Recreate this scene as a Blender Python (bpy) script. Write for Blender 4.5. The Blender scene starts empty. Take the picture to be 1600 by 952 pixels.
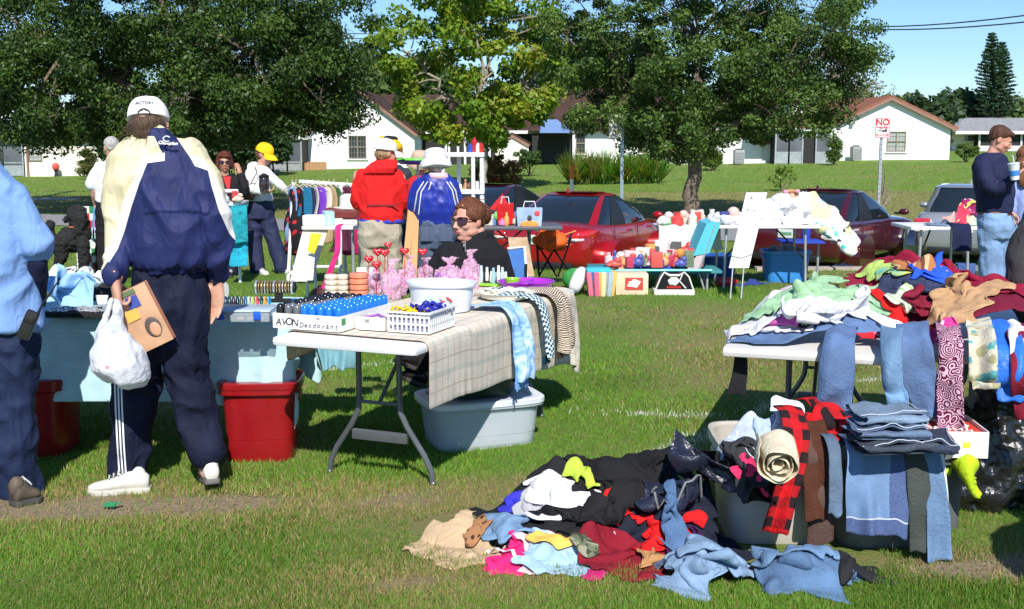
import bpy,math,random,bmesh
import numpy as np
from mathutils import Vector,Matrix
PI=math.pi
random.seed(7);RNG=np.random.default_rng(7)
scene=bpy.context.scene
COL=bpy.data.collections.new("market");scene.collection.children.link(COL)
CH=1.64
FP=1800.0;THETA=math.atan(258/1800.0)
V=Vector
def ray(px,py):
 c,s=math.cos(THETA),math.sin(THETA)
 a=(px-800)/FP;b=(476-py)/FP
 return V((a,c+b*s,-s+b*c))
def wp(px,py,Y):
 d=ray(px,py);t=Y/d.y
 return V((d.x*t,Y,CH+d.z*t))
def gp(px,py,z=0.0):
 d=ray(px,py);t=(z-CH)/d.z
 return V((d.x*t,d.y*t,z))
def sm(a,b,x):
 t=np.clip((x-a)/(b-a),0,1);return t*t*(3-2*t)
def gz(x,y):
 x=np.asarray(x,float);y=np.asarray(y,float)
 z=-0.65*sm(14.3,17.2,y)
 far=31.6-0.275*np.clip(x,-40,40)
 zh=np.interp(x,[-60,-28,-9,23,60],[-.7,-.58,-.07,.44,.5])
 t=np.clip((y-far)/(70-far),0,1)
 return z+(zh+0.65)*t
def gzf(x,y):return float(gz(x,y))
def gt(px,py):
 d=ray(px,py);t=2.0
 while t<400:
  p=d*t
  if CH+p.z<gzf(p.x,p.y):break
  t+=0.05
 p=d*t;return V((p.x,p.y,gzf(p.x,p.y)))
_PERM=np.random.default_rng(3).permutation(256).astype(np.int64);_PERM=np.concatenate([_PERM]*4)
_VAL=np.random.default_rng(4).uniform(-1,1,256)
def vn(P):
 P=np.asarray(P,float);I=np.floor(P).astype(np.int64);F=P-I;F=F*F*(3-2*F);I&=255
 def h(a,b,c):return _VAL[_PERM[_PERM[_PERM[(I[...,0]+a)&255]+((I[...,1]+b)&255)]+((I[...,2]+c)&255)]]
 x,y,z=F[...,0],F[...,1],F[...,2]
 l=lambda a,b,t:a+(b-a)*t
 return l(l(l(h(0,0,0),h(1,0,0),x),l(h(0,1,0),h(1,1,0),x),y),l(l(h(0,0,1),h(1,0,1),x),l(h(0,1,1),h(1,1,1),x),y),z)
def fbm(P,o=3):
 P=np.asarray(P,float);r=0;a=1
 for i in range(o):r=r+a*vn(P*(2**i)+17.3*i);a*=.5
 return r
def tag(o,label=None,cat=None,group=None,kind=None):
 if label:o['label']=label
 if cat:o['category']=cat
 if group:o['group']=group
 if kind:o['kind']=kind
 return o
def empty(name,loc,rz=0,label=None,cat=None,group=None):
 o=bpy.data.objects.new(name,None);COL.objects.link(o)
 o.location=loc;o.rotation_euler=(0,0,rz);o.empty_display_size=.1
 return tag(o,label,cat,group)
def root_of(o):
 while o.parent:o=o.parent
 return o
def copy_tree(o,parent=None):
 c=o.copy();COL.objects.link(c)
 if parent:c.parent=parent
 for ch in list(o.children):copy_tree(ch,c)
 return c
def put(root,loc,rz=0,label=None,group=None,scale=None,rot=None):
 root.location=loc;root.rotation_euler=rot if rot else(0,0,rz)
 if label:root['label']=label
 if group:root['group']=group
 if scale:root.scale=(scale,)*3 if not hasattr(scale,'__len__')else scale
 return root
class MB:
 def __init__(s):s.v=[];s.f=[];s.m=[];s.M=Matrix.Identity(4);s.mi=0
 def add(s,vs,fs,mi=None):
  o=len(s.v);M=s.M
  s.v+=[tuple(M@V(p))for p in vs]
  s.f+=[tuple(o+i for i in f)for f in fs]
  s.m+=[s.mi if mi is None else mi]*len(fs)
 def box(s,c,d,rz=0,bev=0,rot=None,mi=None):
  R=rot if rot else Matrix.Rotation(rz,3,'Z');c=V(c)
  hx,hy,hz=d[0]/2,d[1]/2,d[2]/2
  if bev<=0:
   vs=[c+R@V((x*hx,y*hy,z*hz))for z in(-1,1)for x,y in((-1,-1),(1,-1),(1,1),(-1,1))]
   s.add(vs,[(3,2,1,0),(4,5,6,7),(0,1,5,4),(1,2,6,5),(2,3,7,6),(3,0,4,7)],mi);return
  b=min(bev,hx*.9,hy*.9,hz*.9)
  bm=bmesh.new();bmesh.ops.create_cube(bm,size=1)
  for v in bm.verts:v.co=V((v.co.x*d[0],v.co.y*d[1],v.co.z*d[2]))
  bmesh.ops.bevel(bm,geom=bm.edges[:],offset=b,segments=2,affect='EDGES',profile=.6)
  bm.verts.index_update()
  s.add([c+R@v.co for v in bm.verts],[tuple(v.index for v in f.verts)for f in bm.faces],mi);bm.free()
 def rings(s,rs,closed=True,cap=True,mi=None):
  n=len(rs[0]);vs=[p for r in rs for p in r];fs=[]
  for i in range(len(rs)-1):
   for j in range(n if closed else n-1):
    k=(j+1)%n
    fs.append((i*n+j,i*n+k,(i+1)*n+k,(i+1)*n+j))
  if cap and closed:
   fs.append(tuple(range(n-1,-1,-1)));fs.append(tuple((len(rs)-1)*n+j for j in range(n)))
  s.add(vs,fs,mi)
 def loft(s,secs,n=16,cap=True,mi=None,e=2.0):
  rs=[]
  for c,A,B in secs:
   c,A,B=V(c),V(A),V(B);r=[]
   for j in range(n):
    t=2*PI*j/n;ca,sa=math.cos(t),math.sin(t)
    if e!=2.0:
     ca=math.copysign(abs(ca)**(2/e),ca);sa=math.copysign(abs(sa)**(2/e),sa)
    r.append(c+A*ca+B*sa)
   rs.append(r)
  s.rings(rs,True,cap,mi)
 def tube(s,pts,r,n=10,cap=True,mi=None,flat=1.0):
  pts=[V(p)for p in pts];N=len(pts)
  if not hasattr(r,'__len__'):r=[r]*N
  secs=[];up=None
  for i in range(N):
   a=pts[max(i-1,0)];b=pts[min(i+1,N-1)];t=(b-a)
   if t.length<1e-9:t=V((0,0,1))
   t.normalize()
   if up is None:up=V((0,0,1))if abs(t.z)<.9 else V((0,1,0))
   x=t.cross(up);x.normalize();y=x.cross(t);y.normalize();up=y
   secs.append((pts[i],x*r[i],y*r[i]*flat))
  s.loft(secs,n,cap,mi)
 def ell(s,c,r,n=16,m=10,R=None,mi=None):
  c=V(c);vs=[];fs=[]
  if not hasattr(r,'__len__'):r=(r,r,r)
  for i in range(1,m):
   a=PI*i/m
   for j in range(n):
    t=2*PI*j/n;p=V((math.sin(a)*math.cos(t)*r[0],math.sin(a)*math.sin(t)*r[1],math.cos(a)*r[2]))
    vs.append(c+(R@p if R else p))
  top=len(vs);q=V((0,0,r[2]));vs.append(c+(R@q if R else q));vs.append(c-(R@q if R else q))
  for i in range(m-2):
   for j in range(n):fs.append((i*n+j,(i+1)*n+j,(i+1)*n+(j+1)%n,i*n+(j+1)%n))
  for j in range(n):fs.append((top,j,(j+1)%n));fs.append((top+1,(m-2)*n+(j+1)%n,(m-2)*n+j))
  s.add(vs,fs,mi)
 def lathe(s,c,prof,n=16,mi=None,cap=True):
  c=V(c)
  s.rings([[c+V((r*math.cos(2*PI*j/n),r*math.sin(2*PI*j/n),z))for j in range(n)]for r,z in prof],True,cap,mi)
 def prism(s,poly,d,mi=None):
  n=len(poly);poly=[V(p)for p in poly];d=V(d)
  s.add(poly+[p+d for p in poly],[tuple(range(n-1,-1,-1)),tuple(range(n,2*n))]+[(i,(i+1)%n,n+(i+1)%n,n+i)for i in range(n)],mi)
 def quad(s,a,b,c,d,mi=None):s.add([a,b,c,d],[(0,1,2,3)],mi)
 def build(s,name,mats,parent=None,world=True,smooth=True,loc=None,rz=0,ang=35,uv=None):
  me=bpy.data.meshes.new(name)
  vs=s.v
  if parent:
   if world:
    inv=root_of(parent).matrix_basis.inverted();vs=[tuple(inv@V(p))for p in vs]
  elif loc is not None and world:
   L=Matrix.Translation(V(loc))@Matrix.Rotation(rz,4,'Z');inv=L.inverted();vs=[tuple(inv@V(p))for p in vs]
  me.from_pydata(vs,[],s.f)
  if not isinstance(mats,(list,tuple)):mats=[mats]
  for m in mats:me.materials.append(m)
  if len(mats)>1:me.polygons.foreach_set('material_index',s.m)
  me.validate();me.update()
  bm=bmesh.new();bm.from_mesh(me);bmesh.ops.recalc_face_normals(bm,faces=bm.faces[:]);bm.to_mesh(me);bm.free()
  if smooth:
   me.shade_smooth()
   if ang<180:me.set_sharp_from_angle(angle=math.radians(ang))
  o=bpy.data.objects.new(name,me);COL.objects.link(o)
  if parent:o.parent=parent
  elif loc is not None:o.location=loc;o.rotation_euler=(0,0,rz)
  return o
def npmesh(name,verts,faces,mat,parent=None,loc=None,attrs=None,smooth=False,uvs=None,colors=None,mi=None):
 me=bpy.data.meshes.new(name);verts=np.asarray(verts,float)
 if loc is not None:verts=verts-np.array(loc)
 elif parent is not None:verts=verts-np.array(root_of(parent).location)
 faces=np.asarray(faces);k=faces.shape[1]
 me.vertices.add(len(verts));me.vertices.foreach_set('co',verts.astype(np.float32).ravel())
 me.loops.add(faces.size);me.loops.foreach_set('vertex_index',faces.astype(np.int32).ravel())
 me.polygons.add(len(faces));me.polygons.foreach_set('loop_start',(np.arange(len(faces))*k).astype(np.int32))
 me.update(calc_edges=True)
 for m in(mat if isinstance(mat,(list,tuple))else[mat]):me.materials.append(m)
 if mi is not None:me.polygons.foreach_set('material_index',np.asarray(mi,np.int32))
 if attrs:
  for nme,arr in attrs.items():
   a=me.attributes.new(nme,'FLOAT','POINT');a.data.foreach_set('value',np.asarray(arr,np.float32))
 if colors is not None:
  a=me.attributes.new('Col','FLOAT_COLOR','POINT');c4=np.ones((len(verts),4),np.float32);c4[:,:3]=colors
  a.data.foreach_set('color',c4.ravel())
 if uvs is not None:
  uvl=me.uv_layers.new(name='UVMap');uvl.data.foreach_set('uv',np.asarray(uvs,np.float32)[faces.ravel()].ravel())
 if smooth:me.polygons.foreach_set('use_smooth',np.ones(len(faces),bool))
 me.update()
 o=bpy.data.objects.new(name,me);COL.objects.link(o)
 if parent is not None:o.parent=parent
 elif loc is not None:o.location=loc
 return o
def s2l(c):
 return tuple(((x/12.92)if x<=.04045 else((x+.055)/1.055)**2.4)for x in c)
def hexc(h):return s2l(tuple(int(h[i:i+2],16)/255 for i in(0,2,4)))
_M={}
class NT:
 def __init__(s,name):
  s.mat=bpy.data.materials.new(name);s.mat.use_nodes=True;s.t=s.mat.node_tree;s.t.nodes.clear()
  s.out=s.n('ShaderNodeOutputMaterial');s.b=s.n('ShaderNodeBsdfPrincipled');s.l(s.b.outputs[0],s.out.inputs[0])
  s.tc=s.n('ShaderNodeTexCoord')
 def n(s,t,**k):
  x=s.t.nodes.new(t)
  for a,b in k.items():setattr(x,a,b)
  return x
 def l(s,a,b):s.t.links.new(a,b)
 def val(s,x,inp):
  if hasattr(x,'links'):s.l(x,inp)
  elif isinstance(x,(tuple,list))and len(x)==3 and inp.type=='RGBA':inp.default_value=(*x,1)
  else:inp.default_value=x
 def noise(s,scale,detail=3,vec=None,rough=.55,dist=0):
  x=s.n('ShaderNodeTexNoise');x.inputs['Scale'].default_value=scale;x.inputs['Detail'].default_value=detail
  x.inputs['Roughness'].default_value=rough;x.inputs['Distortion'].default_value=dist
  s.l(vec if vec else s.tc.outputs['Object'],x.inputs['Vector']);return x.outputs['Fac']
 def vor(s,scale,vec=None,feature='F1'):
  x=s.n('ShaderNodeTexVoronoi',feature=feature);x.inputs['Scale'].default_value=scale
  s.l(vec if vec else s.tc.outputs['Object'],x.inputs['Vector']);return x
 def mapr(s,v,a,b,c=0.,d=1.,step=False):
  x=s.n('ShaderNodeMapRange');s.val(v,x.inputs[0])
  for i,q in enumerate((a,b,c,d)):x.inputs[i+1].default_value=q
  return x.outputs[0]
 def mix(s,f,a,b,mode='MIX'):
  x=s.n('ShaderNodeMix',data_type='RGBA',blend_type=mode)
  s.val(f,x.inputs[0]);s.val(a,x.inputs[6]);s.val(b,x.inputs[7]);return x.outputs[2]
 def math(s,op,a,b=0.,c=0.):
  x=s.n('ShaderNodeMath',operation=op);s.val(a,x.inputs[0]);s.val(b,x.inputs[1])
  if op in('MULTIPLY_ADD','WRAP','COMPARE'):s.val(c,x.inputs[2])
  return x.outputs[0]
 def sep(s,vec):
  x=s.n('ShaderNodeSeparateXYZ');s.l(vec,x.inputs[0]);return x.outputs
 def attr(s,name):
  return s.n('ShaderNodeAttribute',attribute_name=name)
 def bump(s,h,st=.3,dist=.01):
  x=s.n('ShaderNodeBump');x.inputs['Strength'].default_value=st;x.inputs['Distance'].default_value=dist
  s.l(h,x.inputs['Height']);s.l(x.outputs[0],s.b.inputs['Normal'])
 def set(s,**k):
  for a,b in k.items():
   s.val(b,s.b.inputs[{'col':'Base Color','rough':'Roughness','metal':'Metallic','spec':'Specular IOR Level','coat':'Coat Weight','sheen':'Sheen Weight','trans':'Transmission Weight','alpha':'Alpha','ior':'IOR'}[a]])
def mat(name,col,rough=.6,var=.12,vs=6,bump=0.,bs=60,metal=0.,coat=0.,sheen=0.,trans=0.,alpha=1.,spec=.5,dirt=0.,detail=4):
 key=(name,col,rough)
 if key in _M:return _M[key]
 if isinstance(col,str):col=hexc(col)
 t=NT(name)
 n1=t.noise(vs,detail)
 c=t.mix(t.mapr(n1,.3,.7),tuple(x*(1-var)for x in col),tuple(min(1,x*(1+var))for x in col))
 if dirt>0:
  n2=t.noise(vs*.6,5);c=t.mix(t.math('MULTIPLY',t.mapr(n2,.5,.75),dirt),c,(.09,.07,.05))
 t.set(col=c,rough=t.mapr(t.noise(vs*2.3),.3,.7,max(.02,rough-.06),min(1,rough+.08)),metal=metal,coat=coat,sheen=sheen,trans=trans,alpha=alpha,spec=spec)
 if bump>0:t.bump(t.noise(bs,4),bump)
 _M[key]=t.mat;return t.mat
SUN_EL=math.radians(43.5);SUN_AZ=math.radians(6)
def setup_world():
 w=bpy.data.worlds.new("World");scene.world=w;w.use_nodes=True;nt=w.node_tree;nt.nodes.clear()
 o=nt.nodes.new('ShaderNodeOutputWorld');b=nt.nodes.new('ShaderNodeBackground');sk=nt.nodes.new('ShaderNodeTexSky')
 sk.sky_type='NISHITA';sk.sun_disc=False;sk.sun_elevation=SUN_EL;sk.sun_rotation=PI-SUN_AZ
 sk.air_density=1.0;sk.dust_density=.0;sk.ozone_density=4.5;sk.altitude=0
 b.inputs[1].default_value=.095
 mx=nt.nodes.new('ShaderNodeMix');mx.data_type='RGBA';mx.blend_type='MULTIPLY';mx.inputs[0].default_value=1.;mx.inputs[7].default_value=(.74,.90,1.12,1);nt.links.new(sk.outputs[0],mx.inputs[6]);nt.links.new(mx.outputs[2],b.inputs[0]);nt.links.new(b.outputs[0],o.inputs[0])
 L=bpy.data.lights.new('sun','SUN');L.energy=4.6;L.angle=math.radians(.5);L.color=(1,.955,.88)
 lo=bpy.data.objects.new('sun',L);COL.objects.link(lo)
 d=V((math.sin(SUN_AZ)*math.cos(SUN_EL),-math.cos(SUN_AZ)*math.cos(SUN_EL),math.sin(SUN_EL)))
 lo.rotation_euler=d.to_track_quat('Z','Y').to_euler();lo.location=(5,-10,20)
 cam=bpy.data.cameras.new('camera');co=bpy.data.objects.new('camera',cam);COL.objects.link(co)
 co.location=(0,0,CH);co.rotation_euler=(PI/2-THETA,0,0);cam.sensor_width=36;cam.lens=36*FP/1600
 cam.clip_end=3000;cam.clip_start=.05;scene.camera=co
 vs=scene.view_settings;vs.view_transform='Standard';vs.look='None';vs.exposure=0.45;vs.gamma=1;vs.use_curve_mapping=False
 scene.render.engine='CYCLES';scene.cycles.max_bounces=6;scene.cycles.transparent_max_bounces=12
setup_world()
def dryf(x,y):
 P=np.stack([x*.55,y*.55,0*x],-1)
 d=.5+.5*fbm(P,4)
 w=np.exp(-((y-(5.15+.05*x))/.33)**2)*(x<.2)*.75+np.exp(-((x-1.75)**2/.35+(y-4.25)**2/.06))*.9+np.exp(-((x+.2)**2/.3+(y-4.15)**2/.03))*.6
 return np.clip(d*.9-.12+w,0,1)
def soilf(x,y):
 n=.5+.5*fbm(np.stack([x*2.2+9,y*2.2,0*x],-1),3)
 w=np.exp(-((y-(5.1+.05*x))/.2)**2)*(x<-.3)*.75+np.exp(-((x-1.75)**2/.2+(y-4.25)**2/.03))*.9+np.exp(-((x+.25)**2/.2+(y-4.12)**2/.012))*.8
 return np.clip((n+w-1.02)*3.2,0,1)
def build_ground():
 ys=np.concatenate([np.arange(-12,3,1.),np.arange(3,18,.12),np.arange(18,45,.5),np.arange(45,130,3.),np.arange(130,900,60.)])
 xs=np.concatenate([-np.arange(60,900,60.)[::-1],np.arange(-58,-9,1.5),np.arange(-8.4,8.4,.14),np.arange(9,60,1.5),np.arange(60,900,60.)])
 X,Y=np.meshgrid(xs,ys);Z=gz(X,Y)+.012*vn(np.stack([X*1.7,Y*1.7,0*X],-1))*(Y<17)
 nx,ny=len(xs),len(ys);idx=np.arange(nx*ny).reshape(ny,nx)
 F=np.stack([idx[:-1,:-1],idx[:-1,1:],idx[1:,1:],idx[1:,:-1]],-1).reshape(-1,4)
 t=NT('grass_ground');g=t.tc.outputs['Object']
 fine=t.noise(45,5,rough=.7);mid=t.noise(3.5,4);big=t.noise(.35,4)
 dry=t.attr('dry').outputs['Fac'];soil=t.attr('soil').outputs['Fac'];lawn=t.attr('lawn').outputs['Fac']
 c=t.mix(t.mapr(fine,.35,.65),(.085,.17,.02),(.16,.26,.035))
 c=t.mix(t.mapr(mid,.35,.7),c,(.11,.19,.03))
 d2=t.mapr(t.math('ADD',dry,t.math('MULTIPLY',t.mapr(t.noise(9,5),.3,.7),.35)),.45,1.05)
 c=t.mix(d2,c,(.23,.195,.085))
 cl=t.mix(t.mapr(t.noise(1.2,5),.3,.7),(.115,.20,.026),(.17,.26,.04))
 cl=t.mix(t.mapr(big,.52,.72,0,.6),cl,(.26,.22,.09))
 c=t.mix(lawn,c,cl)
 c=t.mix(soil,c,t.mix(t.mapr(fine,.3,.7),(.20,.15,.095),(.34,.27,.18)))
 verge=t.attr('verge').outputs['Fac']
 cv=t.mix(t.mapr(t.noise(2.2,5),.3,.7),(.15,.18,.045),(.25,.225,.085))
 c=t.mix(verge,c,cv)
 t.set(col=c,rough=.9,spec=.2);t.bump(fine,.8,.03)
 verge_a=(sm(0,.6,Y-(31.6-.275*X))*(1-sm(-.4,.4,Y-(44.5-.06*X))))
 lawn_a=sm(16,24,Y)
 o=npmesh('grass_field',np.stack([X,Y,Z],-1).reshape(-1,3),F,t.mat,attrs={'dry':dryf(X,Y).ravel(),'soil':(soilf(X,Y)*(Y<13)).ravel(),'lawn':lawn_a.ravel(),'verge':verge_a.ravel()},smooth=True)
 tag(o,kind='structure')
 m=MB();xr=np.arange(-70,71,2.)
 P=[]
 for x in xr:
  xc=max(-40,min(40,x))
  P.append([(x,27.4-.275*xc+k*4.05,-.65+.02)for k in(0,.33,.66,1)])
 for i in range(len(xr)-1):
  for k in range(3):m.quad(P[i][k],P[i+1][k],P[i+1][k+1],P[i][k+1])
 a=mat('asphalt_pale',(.235,.235,.24),.85,.12,3,.3,80)
 tag(m.build('road',a),kind='structure')
 p1=gt(20,312);p2=gt(170,311.5)
 m=MB()
 for i in range(8):
  x0=-45+i*3.6;x1=x0+3.58;y0=p1.y
  m.box(((x0+x1)/2,y0,gzf(x0,y0)+.01),(x1-x0,.9,.06))
 tag(m.build('sidewalk',mat('concrete',(.45,.43,.39),.85,.1,5,.2,50),smooth=False),kind='structure')
 m=MB()
 for i in range(3):
  x0=3.1+i*1.0
  m.box((x0+.49,14.62,-.02),(.97,.2,.1),bev=.012)
 tag(m.build('kerb',mat('kerb_concrete',(.34,.29,.24),.9,.2,5,.3,50)),kind='structure')
def blades(name,n,y0,y1,h,w,seed,colfun,half=.52,xfun=None,mask=None,mat_=None,power=2.0):
 r=np.random.default_rng(seed)
 u=r.random(n);y=y0*y1/(y1-u*(y1-y0))if power==2 else y0+(y1-y0)*u
 x=(r.random(n)*2-1)*half*y+.0
 if xfun is not None:x,y=xfun(r,n)
 if mask is not None:
  k=mask(x,y,r);x,y=x[k],y[k];n=len(x)
 z=gz(x,y)
 hh=h*(.45+.9*r.random(n))*(1+.02*(y-4));ww=w*(.7+.6*r.random(n))*(y/5.)**.7
 a=r.random(n)*2*PI;lean=r.normal(0,.55,n);la=r.random(n)*2*PI
 dx,dy=np.cos(a)*ww,np.sin(a)*ww
 tip=np.stack([x+np.cos(la)*hh*lean,y+np.sin(la)*hh*lean,z+hh],-1)
 p0=np.stack([x-dx,y-dy,z-.003],-1);p1=np.stack([x+dx,y+dy,z-.003],-1)
 vs=np.stack([p0,p1,tip],1).reshape(-1,3);F=np.arange(3*n).reshape(-1,3)
 col=np.repeat(colfun(x,y,r),3,0)
 return npmesh(name,vs,F,mat_,colors=col)
def leaf_mat(name,rough=.5,trans=.3,spec=.4):
 t=NT(name);c=t.attr('Col').outputs['Color']
 t.set(col=c,rough=rough,spec=spec)
 tr=t.n('ShaderNodeBsdfTranslucent');t.l(t.mix(1.,c,(1.5,1.6,.6),'MULTIPLY'),tr.inputs[0])
 mx=t.n('ShaderNodeMixShader');mx.inputs[0].default_value=trans
 t.l(t.b.outputs[0],mx.inputs[1]);t.l(tr.outputs[0],mx.inputs[2]);t.l(mx.outputs[0],t.out.inputs[0])
 return t.mat
LINES=[((900,646),(1135,652),.05),((1235,622),(985,735),.075),((1340,600),(1480,575),.045),((520,578),(660,562),.045)]
def linef(x,y):
 k=0*x
 for a,b,w in LINES:
  A=gp(*a);B=gp(*b);d=np.array([B.x-A.x,B.y-A.y]);L=np.hypot(*d);d/=L
  px=x-A.x;py=y-A.y;s=px*d[0]+py*d[1];q=abs(px*d[1]-py*d[0])
  n=vn(np.stack([x*5,y*5,0*x+3],-1))
  k=np.maximum(k,np.exp(-(q/w)**2)*(s>-.05)*(s<L+.05)*np.clip(.6+n*.8,0,1))
 return k
def build_grass():
 gm=leaf_mat('grass_blade',.55,.25,.3)
 def cf(x,y,r):
  n=len(x);d=dryf(x,y);dd=(r.random(n)<np.clip((d-.42)*1.2,.04,.8))
  g=np.stack([.11+.08*r.random(n),.23+.10*r.random(n),.025+.015*r.random(n)],-1)
  lush=sm(.1,.5,vn(np.stack([x*1.3,y*1.3,0*x+8],-1)))[:,None]
  g=g*(1-lush*.25)
  b=np.stack([.27+.12*r.random(n),.225+.09*r.random(n),.085+.05*r.random(n)],-1)
  c=np.where(dd[:,None],b,g)
  k=(r.random(n)<linef(x,y))[:,None]
  return np.where(k,np.array([.62,.66,.6]),c)
 mk=lambda x,y,r:(r.random(len(x))>soilf(x,y)*.9)&~((((x-.25)/.68)**2+((y-4.68)/.36)**2<1)|(((x-.98)/.50)**2+((y-4.38)/.30)**2<1))
 o=blades('grass',430000,3.4,15.2,.024,.0030,1,cf,mask=mk,mat_=gm)
 tag(o,'short mown green grass with dry straw patches across the market field','grass',kind='stuff')
 def cf2(x,y,r):
  n=len(x);g=np.stack([.12+.06*r.random(n),.215+.07*r.random(n),.025+.02*r.random(n)],-1)
  b=np.stack([.26+.12*r.random(n),.23+.09*r.random(n),.09+.05*r.random(n)],-1)
  k=(r.random(n)<.22+.5*sm(0,.6,y-(31.6-.275*x))*(y<44))[:,None]
  return np.where(k,b,g)
 mk2=lambda x,y,r:((y<27.3-.275*x)|(y>31.6-.275*x))
 o=blades('lawn_grass',170000,15.5,66,.035,.0032,2,cf2,mask=mk2,mat_=gm)
 tag(o,'rougher verge and lawn grass beyond the road','grass',kind='stuff')
build_ground();build_grass()
BARK=mat('oak_bark',(.16,.125,.09),.95,.45,9,.9,26)
PALEBARK=mat('pale_bark',(.30,.26,.20),.9,.3,5,.6,18)
LEAF=leaf_mat('oak_leaf',.5,.2,.32);LEAF2=leaf_mat('soft_leaf',.5,.35,.35)
def leafcloud(name,C,Rr,per,size,cols,parent,lm,seed=1,flat=.7,aspect=.5,shell=.35,droop=0.):
 """C clump centres (n,3), Rr radii: leaf quads scattered in a shell round every clump"""
 r=np.random.default_rng(seed);n=len(C);N=n*per
 d=r.normal(size=(n,per,3));d/=np.linalg.norm(d,axis=2,keepdims=True)
 rad=np.clip(1-np.abs(r.normal(0,shell,(n,per,1))),.05,1.15)
 P=C[:,None,:]+d*rad*Rr[:,None,None]*np.array([1,1,flat])
 P=P+(vn(P*2.1)[...,None]*.25*Rr[:,None,None])*d
 P=P.reshape(-1,3);D=d.reshape(-1,3)
 nrm=D*.7+r.normal(size=(N,3))*.75+np.array([.1,-.2,.45]);nrm/=np.linalg.norm(nrm,axis=1,keepdims=True)
 t=np.cross(nrm,r.normal(size=(N,3)));t/=np.linalg.norm(t,axis=1,keepdims=True);t[:,2]-=droop
 b=np.cross(nrm,t)
 s=(size*(.6+.8*r.random(N)))[:,None]
 vs=np.stack([P-t*s,P-b*s*aspect+nrm*s*.12,P+t*s,P+b*s*aspect+nrm*s*.12],1).reshape(-1,3)
 F=np.arange(4*N).reshape(-1,4)
 cols=np.array(cols);w=r.random(N);cl=np.repeat(r.random(n),per)
 k=np.clip(.5*w+.5*cl,0,.999)*(len(cols)-1);i=k.astype(int);fr=(k-i)[:,None]
 c=cols[i]*(1-fr)+cols[np.minimum(i+1,len(cols)-1)]*fr
 c=c*(.75+.5*r.random(N))[:,None]
 return npmesh(name,vs,F,lm,parent=parent,colors=np.repeat(c,4,0))
def blobclumps(blobs,Y,depth,seed,rc,Yoff=0):
 """blobs in photo measure at distance Y: (px,py,rx,ry,n)"""
 r=np.random.default_rng(seed);C=[];R=[]
 for px,py,rx,ry,n in blobs:
  c=wp(px,py,Y);sx=rx*Y/FP;sz=ry*Y/FP
  for i in range(n):
   d=r.normal(size=3);d/=np.linalg.norm(d);q=r.random()**.4
   C.append((c.x+d[0]*sx*q,Y+Yoff+d[1]*depth*q*min(1,sx/depth+.35),c.z+d[2]*sz*q));R.append(rc*(.6+.8*r.random()))
 return np.array(C),np.array(R)
def branch_mesh(base,joint,C,r0,seed,nb=40,bmat=BARK,parent=None,name='trunk',twig=.03,wob=.4,forks=None):
 r=random.Random(seed);m=MB();base,joint=V(base),V(joint)
 pts=[];rs=[]
 for i in range(8):
  t=i/7;p=base.lerp(joint,t)+V((r.uniform(-.06,.06),r.uniform(-.06,.06),0))*(0<i)
  pts.append(p);rs.append(r0*(1.35 if i==0 else 1.08-.25*t))
 pts[0].z-=.15;m.tube(pts,rs,12)
 forks=[V(f)for f in(forks or[])];limbs=[]
 for f in forks:
  L=[];R=[]
  for i in range(9):
   t=i/8;p=joint.lerp(f,t)+V((math.sin(t*3.1)*r.uniform(-.3,.3),r.uniform(-.1,.1),math.sin(t*PI)*.25));L.append(p);R.append(r0*(.7-.5*t))
  L[0]=joint-V((0,0,.1));m.tube(L,R,9);limbs+=[(p,q)for p,q in zip(L[2:],R[2:])]
 if not limbs:limbs=[(joint,r0*.8)]
 sel=r.sample(range(len(C)),min(nb,len(C)))
 for i in sel:
  c=V(C[i]);a,ra=min(limbs,key=lambda q:(q[0]-c).length+r.uniform(0,.8))
  L=[];R=[]
  k=7;off=V((r.uniform(-1,1),r.uniform(-1,1),r.uniform(-.2,1)))*wob
  for j in range(k):
   t=j/(k-1);L.append(a.lerp(c,t)+off*math.sin(t*PI)*.6+V((r.uniform(-.05,.05),)*3)*(j>0));R.append(max(twig*.35,(ra*.5)*(1-t)**1.3+twig*.4))
  m.tube(L,R,6)
  for q in range(4):
   d=V((r.uniform(-1,1),r.uniform(-1,1),r.uniform(-.6,.8)))*r.uniform(.4,.9)
   m.tube([L[-2],L[-2].lerp(L[-2]+d,.5)+V((0,0,.06)),L[-2]+d],[twig*.4,twig*.28,twig*.1],4)
 return m.build(name,bmat,parent)
OAK=[(.016,.038,.007),(.032,.068,.011),(.055,.105,.015),(.09,.145,.022)]
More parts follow.
